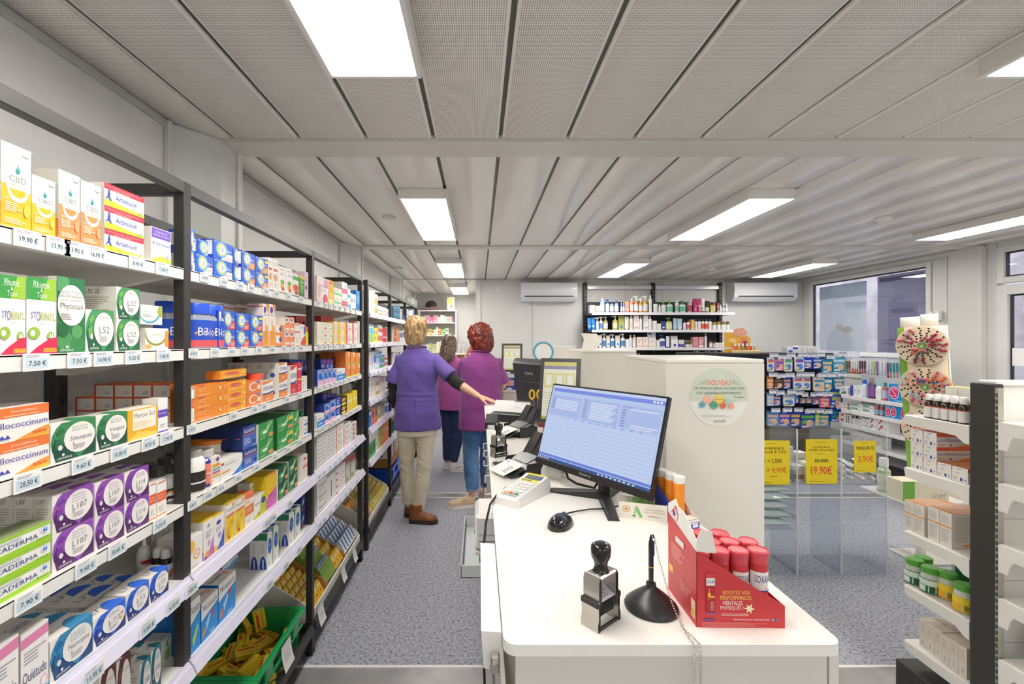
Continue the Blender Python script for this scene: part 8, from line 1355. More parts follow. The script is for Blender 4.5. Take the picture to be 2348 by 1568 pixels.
# ================================================================ dental gondola under the window
DX, DL = 4.50, 4.15
t = thing('dental_gondola', 'white gondola of dental care under the shop window', 'display stand', (DL, 4.5, 0)); inv = (-DL, -4.5, 0)
q = MB(); q.box(DX, 4.47, .06, DX+.04, 5.44, 1.338, 'cfd2d8', bev=.003); q.build('back_panel', PAINT, t, inv); q = MB(); q.box(DX-.012, 4.46, 1.30, DX+.05, 5.45, 1.345, 'eef0f4', bev=.004); q.build('top_rail', PAINT, t, inv); q = MB(); q.box(DL+.02, 4.5, 0, DX+.04, 5.285, .12, '3a3b40', bev=.003); q.build('plinth', DARK, t, inv)
DZ = {1: .869, 2: .704, 3: .547, 4: .36}
for k, z in DZ.items():
    for y0, y1 in ((4.46, 5.16), (5.165, 5.29)):
        q = MB(); q.box(DL, y0, z-.022, DX-.001, y1, z, 'e6e7ea', bev=.002); o = q.build('shelf', PAINT, t, inv); q = MB(); q.box(DL-.006, y0, z-.036, DL-.0005, y1, z+.004, 'f4f3f0', bev=.001); q.build('price_rail', GLOS, o)
def dpx(x, X): return X*FPX/(1900+x/5.406-CX)
def dbox(k, x0, x1, yt, shelf, name, desc, w=None, X=None, d=.1, el=(), c='f2f2f0', stack=1, z0=0):
    X = X or DL+.012; Y0, Y1 = dpx(x0, X), dpx(x1, X); w = Y0-Y1-.002; z = DZ[shelf]+.0005+z0; Yc = (Y0+Y1)/2
    h = (EYE-(720+yt/5.406-CY)/FPX*Y0-z)/stack
    q = MB(); q.box(-w/2, 0, 0, w/2, d, h-.0006, c); decal(q, lambda u, v, e: (-w/2+u*w, -e, v*h), el, eps=.0006); decal(q, lambda u, v, e: (w/2+e, u*d, v*h), [x for x in el if x[0] in 're'], eps=.0006); me = q.mesh(name, CARD, 0)
    for s in range(stack): o = put(name, me, None, (X, Yc, z+s*h), -PI/2); note(o, desc, ['', 'upper', 'middle', 'lower', 'bottom'][shelf]+' dental shelf', 'box', 'boxes on the dental gondola', [pos(s, stack)])
dbox(1, 135, 240, 895, 1, 'floss_box', 'white and green dental bag box', el=[('p', [(.1, .1), (.6, .5), (.9, .2)], '2f7a4a'), ('l', .2, .6, .8, .85, 2, 'b8b8bc')]); dbox(1, 268, 300, 880, 1, 'brush_box', 'slim blue brush box', c='3a50b4'); dbox(1, 304, 350, 880, 1, 'floss_box', 'white floss box', el=[('l', .2, .3, .8, .7, 3, '9ab0c8')]); dbox(1, 354, 408, 878, 1, 'floss_box', 'white floss box', el=[('l', .2, .3, .8, .7, 3, '9ab0c8')])
Ssign = [('e', .28, .52, .26, .36, 'f4f2f4'), ('e', .28, .52, .22, .31, 'e0307a'), ('t', 'S', .15, .3, .42, .78, 'f6b8d0'), ('e', .75, .5, .09, .26, 'f4f2f4'), ('e', .75, .5, .055, .18, 'd0283c'), ('l', .35, .08, .85, .16, 1, 'b8e0f8'), ('l', .35, .86, .85, .92, 1, 'b8e0f8')]
dbox(1, 745, 985, 862, 1, 'denture_box', 'large sky blue denture box with magenta disc', el=Ssign, c='2f90dc', d=.12)
for x0, x1, cap, b_, l_, yt, ds in ((412, 482, '2a60d0', 'a8d4f0', 'e8eef4', 815, 'clear blue mouthwash bottle'), (492, 580, '9a9498', '5a3a68', '8a5aa0', 790, 'purple mouthwash bottle with silver cap'), (588, 664, '9adcd0', 'e8efec', 'f0f2f0', 845, 'white mouthwash bottle with mint cap'), (672, 736, '2f8a70', 'b8585a', 'c8c4d8', 850, 'red mouthwash bottle with green cap')):
    X = DL+.045; Y0, Y1 = dpx(x0, X), dpx(x1, X); r = (Y0-Y1)/2*.92; z = DZ[1]+.0005; h = EYE-(720+yt/5.406-CY)/FPX*(Y0+Y1)/2-z
    vessel('mw'+b_, 'mouthwash_bottle', ds, 'bottle', (X, (Y0+Y1)/2, z), ([(r*.95, 0), (r, .004), (r, h*.66), (r*.55, h*.78), (r*.5, h*.8)], b_), ([(r*.58, h*.79), (r*.58, h)], cap), (h*.12, h*.58, r*1.012, l_, [('l', .2, .3, .8, .7, 3, '8a8a98')]), 'mouthwash bottles', 'upper dental shelf', rz=-PI/2, sy=.7)
dbox(2, 85, 175, 1090, 2, 'dental_box', 'white and red dental carton', el=[('e', .3, .5, .2, .3, 'e0625a'), ('l', .5, .3, .9, .7, 3, 'b8b4b4')], stack=2); dbox(2, 178, 272, 1085, 2, 'dental_box', 'white and grey dental carton', el=[('r', .6, .1, .9, .9, '8a8488'), ('r', .1, .3, .5, .6, 'd8b0a8')], stack=2)
tp_ = [('p', [(.05, .45), (.6, .45), (.55, .9), (.0, .9)], '2a9a8a'), ('t', 'elmex', .1, .55, .5, .82, 'f0f6f4'), ('l', .65, .2, .95, .5, 2, 'b8c4c4')]
dbox(2, 285, 420, 1100, 2, 'toothpaste_box', 'white and teal toothpaste carton', el=tp_, stack=2, d=.12); dbox(2, 424, 560, 1118, 2, 'toothpaste_box', 'white and teal toothpaste carton', el=tp_, stack=2, d=.12)
for i, x0 in enumerate((582, 640)):
    X = DL+.04; Y0, Y1 = dpx(x0, X), dpx(x0+48, X); r = (Y0-Y1)/2*.9; z = DZ[2]+.0005
    vessel('mws', 'mouthwash_bottle', 'small red and blue rinse bottle', 'bottle', (X, (Y0+Y1)/2, z), ([(r*.95, 0), (r, .003), (r, .085), (r*.5, .1)], 'b0605c'), ([(r*.52, .099), (r*.52, .125)], 'e4e0e0'), (.012, .06, r*1.012, '9ac4e8', []), 'mouthwash bottles', 'middle dental shelf', [ORD[i]+' along'], rz=-PI/2)
dbox(2, 695, 895, 1122, 2, 'denture_box', 'sky blue denture box with two magenta discs', el=[('e', .2, .5, .19, .4, 'f4f2f4'), ('e', .2, .5, .16, .34, 'e0307a'), ('e', .55, .5, .19, .4, 'f4f2f4'), ('e', .55, .5, .16, .34, 'e0307a'), ('t', 'S', .1, .3, .3, .75, 'f6b8d0'), ('t', 'S', .45, .3, .65, .75, 'f6b8d0')], c='2f90dc')
tq = [('t', 'parodontax', .05, .3, .5, .6, '8a8ac0'), ('e', .62, .5, .07, .35, '9ab8e0'), ('r', .75, .1, .95, .4, 'a8b4e4')]; tr = [('p', [(.1, .1), (.3, .9), (.5, .9), (.2, .1)], 'e0383c'), ('p', [(.3, .9), (.5, .9), (.55, .6)], '3a4ab0'), ('t', 'Sensodyne', .45, .35, .9, .6, '8ab4d0')]
for a, b_, el, ds in ((285, 400, tq, 'white and lilac toothpaste carton'), (404, 500, tq, 'white and lilac toothpaste carton'), (504, 600, tr, 'white toothpaste carton with red-blue flash'), (604, 740, tr, 'white toothpaste carton with red-blue flash')): dbox(3, a, b_, 1290, 3, 'toothpaste_box', ds, el=el, stack=2, d=.12)
dbox(3, 130, 205, 1215, 3, 'floss_box', 'white dental carton with red ring', el=[('e', .5, .6, .3, .25, 'e0625a')], stack=2); dbox(3, 208, 272, 1240, 3, 'floss_box', 'white dental carton with black bars', el=[('r', .2, .1, .35, .9, '444'), ('r', .6, .1, .75, .9, '444')])
for i, (a, b_) in enumerate(((300, 380), (384, 460), (464, 560), (564, 660))): dbox(4, a, b_, 1440+25*i, 4, 'floss_box', 'pale dental carton, lowest shelf', el=[('l', .2, .3, .8, .7, 3, 'c0a0a0')], c='e4e2de')
# hanging brushes
def brush(i, x0, x1, y0, y1, c, c2, ds, nm_='toothbrush_pack'):
    X = DX-.14; Y0, Y1 = dpx(x0, X), dpx(x1, X); Yc = (Y0+Y1)/2; w = max((Y0-Y1)*.86, .012); zt, zb = EYE-(720+y0/5.406-CY)/FPX*Yc, EYE-(720+y1/5.406-CY)/FPX*Yc; h = zt-zb
    t_ = put(nm_, None, None, (X, Yc, zb), -PI/2); q = MB(); q.box(-w/2, .006, 0, w/2, .008, h, 'dfe4e8', bev=0); decal(q, lambda u, v, e: (-w/2+u*w, .006-e, v*h), [('r', .05, .84, .95, .98, 'c8ccd8'), ('r', 0, .0, 1, .12, c2)], eps=.0005); q.build('backing_card', CARD, t_)
    q = MB(); q.box(-w*.3, -.006, h*.30, w*.3, .005, h*.82, c, bev=.002); q.box(-w*.16, -.004, h*.04, w*.16, .004, h*.30, c2, bev=.001); q.build('brush', GLOS, t_)
    q = MB(); q.tube([(X, Yc, zt+.004), (DX, Yc, zt)], .003, 'c0c4cc', 6); q.build('hook', STEEL, t, inv)
    note(t_, ds, 'hanging under the window', 'toothbrush', 'hanging dental packs', [ORD[i]+' along'])
k = 0
for a, b_, c, c2, ds in [(180, 208, '8a6a3a', 'a88a4a', 'brown bamboo brush pack'), (210, 240, '9a7844', 'a88a4a', 'brown bamboo brush pack'), (243, 272, '8a6a3a', 'a88a4a', 'brown bamboo brush pack'), (282, 308, 'e8e4e4', 'e0644a', 'white and red brush pack'), (310, 338, 'e8e0e0', 'e0644a', 'white and red brush pack'), (340, 366, 'd8d4dc', 'c85a5a', 'white and red brush pack'), (372, 400, '6a3a4a', '9a4a5a', 'dark red brush pack'), (402, 432, '5a3444', '9a4a5a', 'dark red brush pack'), (434, 462, '4a3048', '8a4a5a', 'dark red brush pack'), (472, 505, 'd8dce4', 'b8bcc8', 'clear brush pack'), (508, 542, 'd4d8e4', 'b0b8c8', 'clear brush pack'), (546, 578, 'b4d83a', '9ac02a', 'lime brush pack'), (582, 618, '8a6ab0', '7a5aa0', 'violet brush pack'), (626, 668, 'dcdfe8', 'c0c4d4', 'white interdental pack'), (671, 712, 'e0e2ea', 'c0c4d4', 'white interdental pack'), (720, 745, '9a2a6a', '7a2a5a', 'plum brush pack')]+[(750+41*i, 782+41*i, '1f8a98', ['e07a8a', '5ac0b8'][i % 2], 'teal brush pack') for i in range(6)]:
    brush(k, a, b_, 545 if a < 720 else 560, 735 if a < 470 else 760 if a < 720 else 792, c, c2, ds); k += 1
# ================================================================ nail polish display
cy_ = 3.9; cx0 = (2143-CX)/FPX*cy_; t = thing('nail_polish_stand', 'beige floor stand with round boards of nail polish', 'display stand', (cx0, cy_, 0)); ang = math.radians(-46)
Mr = Matrix.Rotation(ang, 4, 'Z') @ Matrix.Rotation(math.radians(-3.0), 4, 'Y')
def NB(q, n, m, par=None): o = q.build(n, m, par or t, smooth=45); o.matrix_local = Mr if par is None else Matrix(); return o
q = MB(); q.box(-.15, .0, .05, .15, .05, 1.612, 'e2d2b4', bev=.003); decal(q, lambda u, v, e: (-.15+u*.3, -e, .05+v*1.562), [('r', 0, .05, .14, 1, '8ab84a'), ('r', 0, .76, .16, .82, '7aa83c'), ('t', 'e', .03, .60, .10, .66, 'e4f0d0'), ('t', 'ONGLES', .01, .42, .13, .43, 'e4f0d0'), ('t', 'VERNIS', .01, .445, .12, .455, 'e4f0d0'), ('r', .74, .66, .97, .70, 'f4f2f0'), ('t', 'BIO', .78, .682, .86, .692, '333'), ('r', .78, .668, .94, .676, 'd8405a')], eps=.0005); NB(q, 'panel', CARD)
q = MB(); q.box(.151, -.003, .05, .162, .055, 1.614, 'f2f0ec', bev=.002); NB(q, 'side_edge', CARD); q = MB(); q.box(-.16, -.10, 0, .17, .16, .05, 'd8c8a8', bev=.004); NB(q, 'foot', CARD)
rp = random.Random(21); PCOL = {0: [('8a1f3a', 'dark red'), ('b02a4a', 'crimson'), ('c83a50', 'red'), ('7a2438', 'burgundy'), ('c04a6a', 'rose'), ('d8403c', 'bright red'), ('5a2a44', 'plum')], 1: [('e89ab0', 'pink'), ('e86a4a', 'coral'), ('3a5aa8', 'blue'), ('c05a8a', 'magenta'), ('f0b8a0', 'peach'), ('a8c8d8', 'pale blue'), ('d8407a', 'fuchsia'), ('d8b8b0', 'nude')], 2: [('e8a0a8', 'pink'), ('d8807a', 'salmon'), ('f0d0c8', 'shell pink'), ('c87a8a', 'dusty rose')]}
for kd, zc in enumerate((1.448, 1.098, .75)):
    R0 = .166; q = MB(); q.lathe([(R0, -.012), (R0, .012)], 'e6d6b8', (0, -.035, zc), 48, ax='y'); dsc = NB(q, 'round_board', CARD); dsc['label'] = ['upper', 'middle', 'lower'][kd]+' round beige board with holes'
    q = MB(); q.lathe([(R0+.003, -.016), (R0+.003, -.0125)], 'f4f1ea', (0, -.035, zc), 48, ax='y'); NB(q, 'rim', PLAS, dsc); q = MB(); q.lathe([(.028, .012), (.028, .016)], '7ab04a', (0, -.035, zc), 24, ax='y'); decal(q, lambda u, v, e: (-.02+u*.04, -.0515-e, zc-.02+v*.04), [('e', .4, .35, .22, .16, 'eef4e4'), ('r', .5, .35, .62, .85, 'eef4e4')], eps=.0006); NB(q, 'hub', CARD, dsc)
    hq = MB(); n = 0
    for s in range(16):
        for g in range(6):
            a = 2*PI*(s+.3*kd)/16+(.06 if g % 2 else 0); r = .046+.0205*g; x, z = r*math.cos(a), zc+r*math.sin(a)
            if s % 2 and g == 0: continue
            inside = rp.random() < (.66 if (s % 5 < 3 or g < 2) else .06)
            if kd == 2 and (x > .02 or z < zc-.02): inside = False
            if kd < 2 and abs(math.sin(a)) < .12 and math.cos(a) < 0: inside = False
            if not inside: hq.face([(x+.0078*math.cos(2*PI*i/8), -.0475, z+.0078*math.sin(2*PI*i/8)) for i in range(8)], '17130f'); continue
            c, cn = PCOL[kd][int(abs(s*.45+g*.2+rp.random()*1.6)) % len(PCOL[kd])]
            key = ('np', c)
            if key not in _PM:
                q1 = MB(); q1.lathe([(.008, 0), (.0105, .002), (.0112, .016), (.0105, .03), (.006, .034)], c, seg=10, ax='y'); q2 = MB(); q2.lathe([(.007, .033), (.0075, .035), (.0065, .058), (.002, .06)], c, seg=8, ax='y'); _PM[key] = (q1.mesh('bottle', GLOS, 60), q2.mesh('cap', PLAS, 60))
            M_ = Matrix.Translation((cx0, cy_, 0)) @ Mr @ Matrix.Translation((x, -.0478, z)); o = put('nail_polish', _PM[key][0]); o.matrix_world = M_; put('cap', _PM[key][1], o)
            note(o, cn+' nail polish bottle', ['upper', 'middle', 'lower'][kd]+' round board', 'nail polish', 'nail polish bottles on the round boards', ['ring '+['one', 'two', 'three', 'four', 'five', 'six'][g], 'spoke '+ORD[s]]); n += 1
    h_ = NB(hq, 'holes', PLAS, dsc); h_['kind'] = 'stuff'
q = MB(); q.box(-.13, .01, 1.614, .0, .04, 1.70, 'f2efe8', bev=.003); q.box(.0, .008, 1.614, .11, .045, 1.715, 'ebe7dd', bev=.003); NB(q, 'top_block', CARD)
for i, (yy, w) in enumerate(((4.93, .05), (4.86, .055))): q = MB(); q.box(XR-.05, yy-w/2, 1.70, XR-.013, yy+w/2, 1.80, 'f0efec', bev=.004); decal(q, lambda u, v, e: (XR-.05-e, yy+w/2-u*w, 1.70+v*.1), [('r', .2, .3, .8, .7, 'dcdbd7')], eps=.0008); tag(q.build('wall_socket', PLAS), 'white surface-mounted electrical box beside the window, %s one' % ('farther' if i == 0 else 'nearer'), 'electrical box')
# ================================================================ posters on the shop window (seen from behind, so mirrored)
def poster(y0, y1, z0, z1, base, el, label):
    q = MB(); q.box(XR+.0275, y1, z0, XR+.0285, y0, z1, base); decal(q, lambda u, v, e: (XR+.0275-e, y0+(y1-y0)*u, z0+v*(z1-z0)), el, eps=.0005); tag(q.build('window_poster', THIN), label, 'poster')
def mirror(t, u0, v0, u1, v1, c): return ('t', t, u1, v0, u0, v1, c)
wy_ = lambda px: XR*FPX/(px-CX)
poster(wy_(1875), wy_(1982), 1.345, 2.24, 'e2eaf0', [('r', 0, .80, 1, 1, 'b0c2ce'), mirror('GARANCIA', .2, .86, .82, .94, 'e4ecf0'), ('r', .08, 0, .92, .72, 'ecf2f8'), ('r', .58, .62, 1, .72, 'dbe8f0'), mirror('EFFET LIFTING', .2, .50, .78, .57, 'e8f0f4'), mirror('30 MINUTES', .2, .42, .62, .48, 'dfe8ee'), ('e', .45, .12, .28, .22, 'dfe6ec'), ('e', .45, .36, .08, .05, 'd8d8c0'), ('e', .62, .32, .12, .05, 'd0d0bc')], 'pale blue cosmetic poster stuck to the window, seen reversed')
poster(wy_(2007), wy_(2118), 1.345, 2.265, '9c9cb6', [('l', .1, .1, .9, .2, 2, '9a9ab2'), ('r', .3, .50, .75, .56, 'a0a0ba'), mirror('NUXE', .35, .66, .6, .74, '9494ac'), ('r', .05, .92, .95, .97, '6f6f86')], 'dark grey violet poster stuck to the window')
# ================================================================ clear bins on the floor
AY, AD = 2.94, .285; AXs = (1.745, 2.025, 2.306, 2.598); AT = .93
fl = {0: .288, 1: .577, 2: .577}
ANM = ['first clear acrylic bin with nappy wipes and a yellow sign', 'second clear acrylic bin in the middle with KERATINCAPS sign', 'third clear acrylic bin with white tubes, nearest the shelf']
for i in range(3):
    x0, x1 = AXs[i]+.003, AXs[i+1]-.003; t = thing('acrylic_bin', ANM[i], 'display bin', (x0, AY, 0), 0, 'clear acrylic bins'); inv = (-x0, -AY, 0); th = .004
    for n_, a in (('front_wall', (x0, AY, .002, x1, AY+th, AT)), ('rear_wall', (x0, AY+AD-th, .002, x1, AY+AD, AT)), ('side_wall', (x0, AY+th, .002, x0+th, AY+AD-th, AT)), ('side_wall', (x1-th, AY+th, .002, x1, AY+AD-th, AT)), ('bin_floor', (x0+th, AY+th, fl[i]-th, x1-th, AY+AD-th, fl[i]))):
        q = MB(); q.box(*a, 'fbfcfd'); q.build(n_, ACRY, t, inv, 0)
    for a in ((x0, AY), (x1, AY)): q = MB(); q.box(a[0]-.0015, a[1]-.001, .002, a[0]+.0015, a[1]+.002, AT, 'e8ecf4'); q.build('polished_edge', GLOS, t, inv)
def sign(px0, px1, py0, py1, lines, label):
    x0, x1 = (px0-CX)/FPX*(AY-.004), (px1-CX)/FPX*(AY-.004); z1, z0 = EYE-(py0-CY)/FPX*(AY-.004), EYE-(py1-CY)/FPX*(AY-.004)
    q = MB(); q.box(x0, AY-.004, z0, x1, AY-.002, z1, 'f6dc28'); decal(q, lambda u, v, e: (x0+u*(x1-x0), AY-.004-e, z0+v*(z1-z0)), lines, eps=.0004); tag(q.build('price_sign', PAPR, smooth=0), label, 'sign')
sign(1735, 1811, 1010, 1111, [('t', 'PAMPERS', .02, .79, .84, .85, '2a2a18'), ('t', 'LINGETTES', .02, .71, .90, .77, '2a2a18'), ('t', '1 = 2,50€', .24, .48, .77, .59, '2a2a18'), ('t', '4 = 9,90€', .14, .25, .90, .40, 'e8502c'), ('l', .3, .93, .6, .95, 1, '8a7a20'), ('l', .4, .18, .65, .2, 1, '8a7a20'), ('l', .15, .05, .6, .07, 1, '8a7a20')], 'yellow paper price sign for wipes, partly hidden by partition')
sign(1848, 1920, 1007, 1109, [('t', 'KLORANE', .24, .80, .77, .845, '2a2a18'), ('t', 'KERATINCAPS', .11, .735, .91, .785, '2a2a18'), ('t', '22,90€', .28, .47, .71, .56, '2a2a18'), ('r', .26, .51, .73, .52, '2a2a18'), ('t', '19,90€', .16, .19, .83, .40, 'e8502c'), ('l', .3, .93, .7, .95, 1, '8a7a20'), ('l', .35, .67, .65, .69, 1, '8a7a20'), ('l', .1, .045, .6, .065, 1, '8a7a20')], 'yellow paper price sign reading 19,90 on middle bin')
sign(1959, 2009, 1011, 1083, [('t', 'MANUPHYL', .10, .71, .94, .83, '2a2a18'), ('t', '3,90€', .17, .31, .87, .54, 'e8502c'), ('l', .3, .94, .7, .96, 1, '8a7a20'), ('l', .12, .05, .6, .07, 1, '8a7a20')], 'smaller yellow paper price sign reading 3,90')
# wipes packs, cartons and tubes inside
def pillow(n_, w, d, h, c, el, loc, rz, label, wh, grp, bits, cat='packet'):
    q = MB(); R = []
    for k in range(7):
        v = -1+2*k/6; s = 1-abs(v)**3*.85; R.append([(w/2*v, d/2*math.cos(a), h/2+h/2*s*math.sin(a)) for a in [2*PI*j/12 for j in range(12)]])
    q.loft(R, c); decal(q, lambda u, v, e: (-w*.36+u*w*.72, -d*.36-e, h*.22+v*h*.56), el, eps=.004); o = q.build(n_, GLOS, None, loc, rz); note(o, label, wh, cat, grp, bits)
for k in range(7):
    for m_ in range(2): pillow('wipes_pack', .22, .115, .054, 'e4f0f0', [('p', [(0, 0), (.5, 0), (.3, .8), (0, .6)], '3aa8a8'), ('e', .62, .5, .12, .4, '6aa8d8'), ('r', .3, .1, .95, .25, 'b8d86a')], (1.885+.01*(k % 2), AY+.08+.125*m_, fl[0]+.001+k*.0555), rr.uniform(-.08, .08), 'white and teal baby wipes pack', 'first clear bin', 'wipes packs in the clear bin', [ORD[k]+' from below', 'front' if m_ == 0 else 'back'])
for i, (x, y, w, h, c, ac) in enumerate(((2.075, .06, .07, .10, 'efece4', 'b08a5a'), (2.16, .06, .07, .12, 'f2f0ea', 'd8d0c0'), (2.24, .07, .06, .09, 'f0ede6', 'c8b090'), (2.08, .17, .07, .20, 'f4f2ee', 'd0c8b8'), (2.17, .17, .08, .16, 'efece4', 'b8a07a'), (2.25, .18, .06, .13, 'f2f0ea', 'c8c0b0'))):
    q = MB(); q.box(-w/2, 0, 0, w/2, .07, h, c); decal(q, lambda u, v, e: (-w/2+u*w, -e, v*h), [('r', .0, .15, 1, .45, ac), ('l', .2, .6, .8, .85, 2, 'b8b4ac')], eps=.0005); o = q.build('capsule_box', CARD, None, (x, AY+y, fl[1]+.0005), 0, 0); note(o, 'cream capsule carton inside the middle clear bin', '', 'box', 'cartons in the middle bin', ['front row' if y < .1 else 'back row', ORD[i % 3]+' along'])
for i in range(12):
    x, y, z = 2.35+.066*(i % 4), AY+.03+.008*(i % 2), fl[2]+.02+.04*(i//4); lean = rr.uniform(-.4, .4)
    t_ = put('hand_cream_tube', None, None, (x, y, z), (-1.35, 0, rr.uniform(-.25, .25)))
    q = MB(); q.loft([[(.017*math.cos(a), .017*math.sin(a), .018) for a in [2*PI*k/10 for k in range(10)]], [(.018*math.cos(a), .012*math.sin(a), .07) for a in [2*PI*k/10 for k in range(10)]], [(.02*math.cos(a), .002*math.sin(a), .125) for a in [2*PI*k/10 for k in range(10)]]], 'f2f1ee'); decal(q, lambda u, v, e: (-.01+u*.02, -.0145-e, .03+v*.06), [('r', .2, 0, .5, 1, '4a7ac8'), ('l', .6, .1, .9, .9, 4, 'bbb')], eps=.0015); q.build('body', GLOS, t_); q = MB(); q.lathe([(.013, 0), (.014, .018)], 'e8e6e2', seg=10); q.build('cap', PLAS, t_)
    note(t_, 'white hand cream tube lying in third clear bin', '', 'tube', 'hand cream tubes in the clear bin', [ORD[i//4]+' file', ORD[i % 4]+' along'])
# low table with odd stock behind the bins
t = thing('display_stand', 'slim white floor stand holding a product tray behind gondola', 'display stand', (2.76, 3.0, 0)); q = MB(); q.box(.24, .14, .012, .28, .18, .425, 'dddbd6', bev=.003); q.build('pole', PAINT, t); q = MB(); q.box(0, 0, .425, .42, .35, .44, 'e4e2dc', bev=.003); q.build('tray', PAINT, t); q = MB(); q.box(.16, .06, 0, .40, .30, .012, 'cfcdc8', bev=.003); q.build('foot_plate', PAINT, t)
q = MB(); q.box(0, 0, 0, .30, .12, .13, 'efe6cc'); decal(q, lambda u, v, e: (u*.3, -e, v*.13), [('r', 0, 0, .26, 1, '7ab84a'), ('p', [(.45, 1), (1, 1), (1, .45)], 'e8d428'), ('t', 'GUM', .62, .15, .92, .4, 'b8b4a8')], eps=.0006); tag(q.build('brush_carton', CARD, None, (2.77, 3.02, .4405), 0, 0), 'green and cream display carton on the slim stand', 'box')
vessel('lotg', 'lotion_bottle', 'pale green lotion bottle with white cap on the slim stand', 'bottle', (2.82, 3.22, .4405), ([(.035, 0), (.038, .004), (.038, .15), (.02, .175)], 'b8cc9a'), ([(.026, .174), (.026, .235)], 'f2f1ee'), (.02, .13, .0384, 'dfe8cc', []), 'lotion bottles on the stand')
# ================================================================ double-sided shelf gondola at the right, seen end on
GXL = 1.812; S0, S1 = 1.625, 1.708
t = thing('shelf_gondola', 'white double-sided gondola with dark end upright, seen end on', 'shelving', (GXL, S0, 0)); inv = (-GXL, -S0, 0)
q = MB(); q.box(GXL, S0, .0, GXL+.035, S1, 1.342, '33312e', bev=.003); q.build('end_upright', DARK, t, inv)
q = MB(); q.box(GXL+.002, S0-.010, .02, GXL+.02, S0-.0005, 1.33, 'c9c7bc')
for k in range(56): q.box(GXL+.0005, S0-.0085, .06+k*.0225, GXL+.0022, S0-.003, .074+k*.0225, '6a6a58')
q.build('slotted_strip', STEEL, t, inv)
q = MB(); q.box(GXL+.037, S0+.02, .08, 3.3, S0+.034, 1.335, 'f1efea', bev=.001); q.build('back_panel', PAINT, t, inv)
for z in (1.08, .86, .64, .42): q = MB(); q.box(GXL+.037, S0+.0185, z, 3.3, S0+.0199, z+.003, 'd4d1cb'); q.build('panel_joint', PAINT, t, inv)
q = MB(); q.box(GXL+.02, S0+.01, 1.335, 3.3, S1-.01, 1.352, 'f3f1ec', bev=.003); q.build('top_cap', PAINT, t, inv)
GZ = (1.18, .956, .687, .457, .222); GR = (1.213, 1.0, .787, .599, .386)
for z in GZ:
    q = MB(); q.box(GXL+.006, S1+.004, z-.028, 3.3, 1.975, z, 'f0eee9', bev=.002); o = q.build('shelf', PAINT, t, inv); q = MB(); q.prism([(S1+.002, z-.07), (S1+.02, z-.068), (S1+.05, z-.046), (1.965, z-.040), (1.972, z-.004), (S1+.002, z-.002)], 'x', GXL+.001, GXL+.0055, 'e9e7e0'); q.build('bracket', PAINT, o)
for z in GR:
    q = MB(); q.box(GXL+.006, 1.30, z-.028, 3.3, S0-.012, z, 'f3f1ec', bev=.002); o = q.build('shelf', PAINT, t, inv); q = MB(); q.prism([(S0-.011, z-.098), (S0-.038, z-.098), (S0-.048, z-.060), (S0-.058, z-.046), (1.31, z-.044), (1.30, z-.004), (S0-.011, z-.002)], 'x', GXL+.001, GXL+.0055, 'efede7'); q.build('bracket', PAINT, o)
q = MB(); q.box(GXL-.01, S1+.002, 0, 3.3, 2.0, .122, '2e2d2b', bev=.003); q.build('base_plinth', DARK, t, inv); q = MB(); q.box(GXL-.01, 1.25, 0, 3.3, S0-.012, .122, '2e2d2b', bev=.003); q.build('base_plinth', DARK, t, inv)
GS = ['top', 'second', 'third', 'fourth', 'lowest']
gy = lambda px, X: X*FPX/(px-CX)
for j in range(2):
    for i in range(5):
        vessel('bnb', 'syrup_bottle', 'amber bottle with white cap and red-edged label', 'bottle', (1.836+.036*j, 1.884-.0335*i, GZ[0]+.0005), ([(.0145, 0), (.0155, .002), (.0155, .062), (.0105, .071), (.0095, .075)], '3a2418'), ([(.0112, .0735), (.0118, .075), (.0118, .096), (.0108, .0975)], 'f3f2ef'), (.005, .050, .01575, 'e6e5e2', [('r', -.7, .93, 1.7, 1, 'e8643c'), ('l', .1, .2, .9, .8, 6, 'b0b0b4')]), 'amber bottles on the gondola', 'gondola '+GS[0]+' shelf', ['front row' if j == 0 else 'back row', ORD[i]+' along'], rz=-PI/2)
def gbox(k, Y0, Y1, z, h, d, X=None, n=1, where='', grp='boxes on the gondola', bits=()):
    X = X or GXL+.022; w = Y0-Y1-.0012; key = ('g', k, round(w, 4), h, d)
    if key not in _BM:
        e = DES[k]; q = MB(); q.box(-w/2, 0, 0, w/2, d, h-.0005, e['s'], cols={'-y': e['f'], '+z': e['t']}); decal(q, lambda u, v, e_: (-w/2+u*w, -e_, v*h), e['el']); decal(q, lambda u, v, e_: (w/2+e_, u*d, v*h), e['se']); decal(q, lambda u, v, e_: (-w/2+u*w, v*d, h-.0005+e_), e['te']); _BM[key] = q.mesh(e['n'], CARD, 0)
    for s in range(n): o = put(DES[k]['n'], _BM[key], None, (X, (Y0+Y1)/2, z+.0005+s*h), -PI/2); note(o, DES[k]['desc'], where, 'box', grp, [pos(s, n)]+list(bits))
des('oend', 'orange edged flu remedy carton, plain end outward', 'f1eeea', [('l', .28, .82, .72, .92, 2, '8a8ac0'), ('l', .2, .5, .5, .68, 3, 'c0bcb8'), ('r', .52, .08, .66, .3, '3a44b4'), ('l', .1, .1, .4, .35, 3, 'b4b0ac'), ('e', .85, .2, .06, .06, '8a8ab8')], s='dfdad2', t='e89a6a', n='flu_remedy_box', se=[('r', 0, .74, 1, 1, 'e2552c'), ('t', 'ÉTATS GRIPPAUX', .35, .85, .8, .92, 'f6d0c0'), ('t', 'oscillococcinum', .03, .40, 1.0, .62, '5a5a9a'), ('t', '30', .05, .08, .2, .26, 'e2704a'), ('p', [(.3, .1), (.35, .22), (.4, .1)], '3a3a98'), ('p', [(.45, 0), (1, 0), (1, .34), (.75, .2)], 'f08a2c'), ('p', [(.8, 0), (1, 0), (1, .2), (.88, .14)], 'f2c03a')])
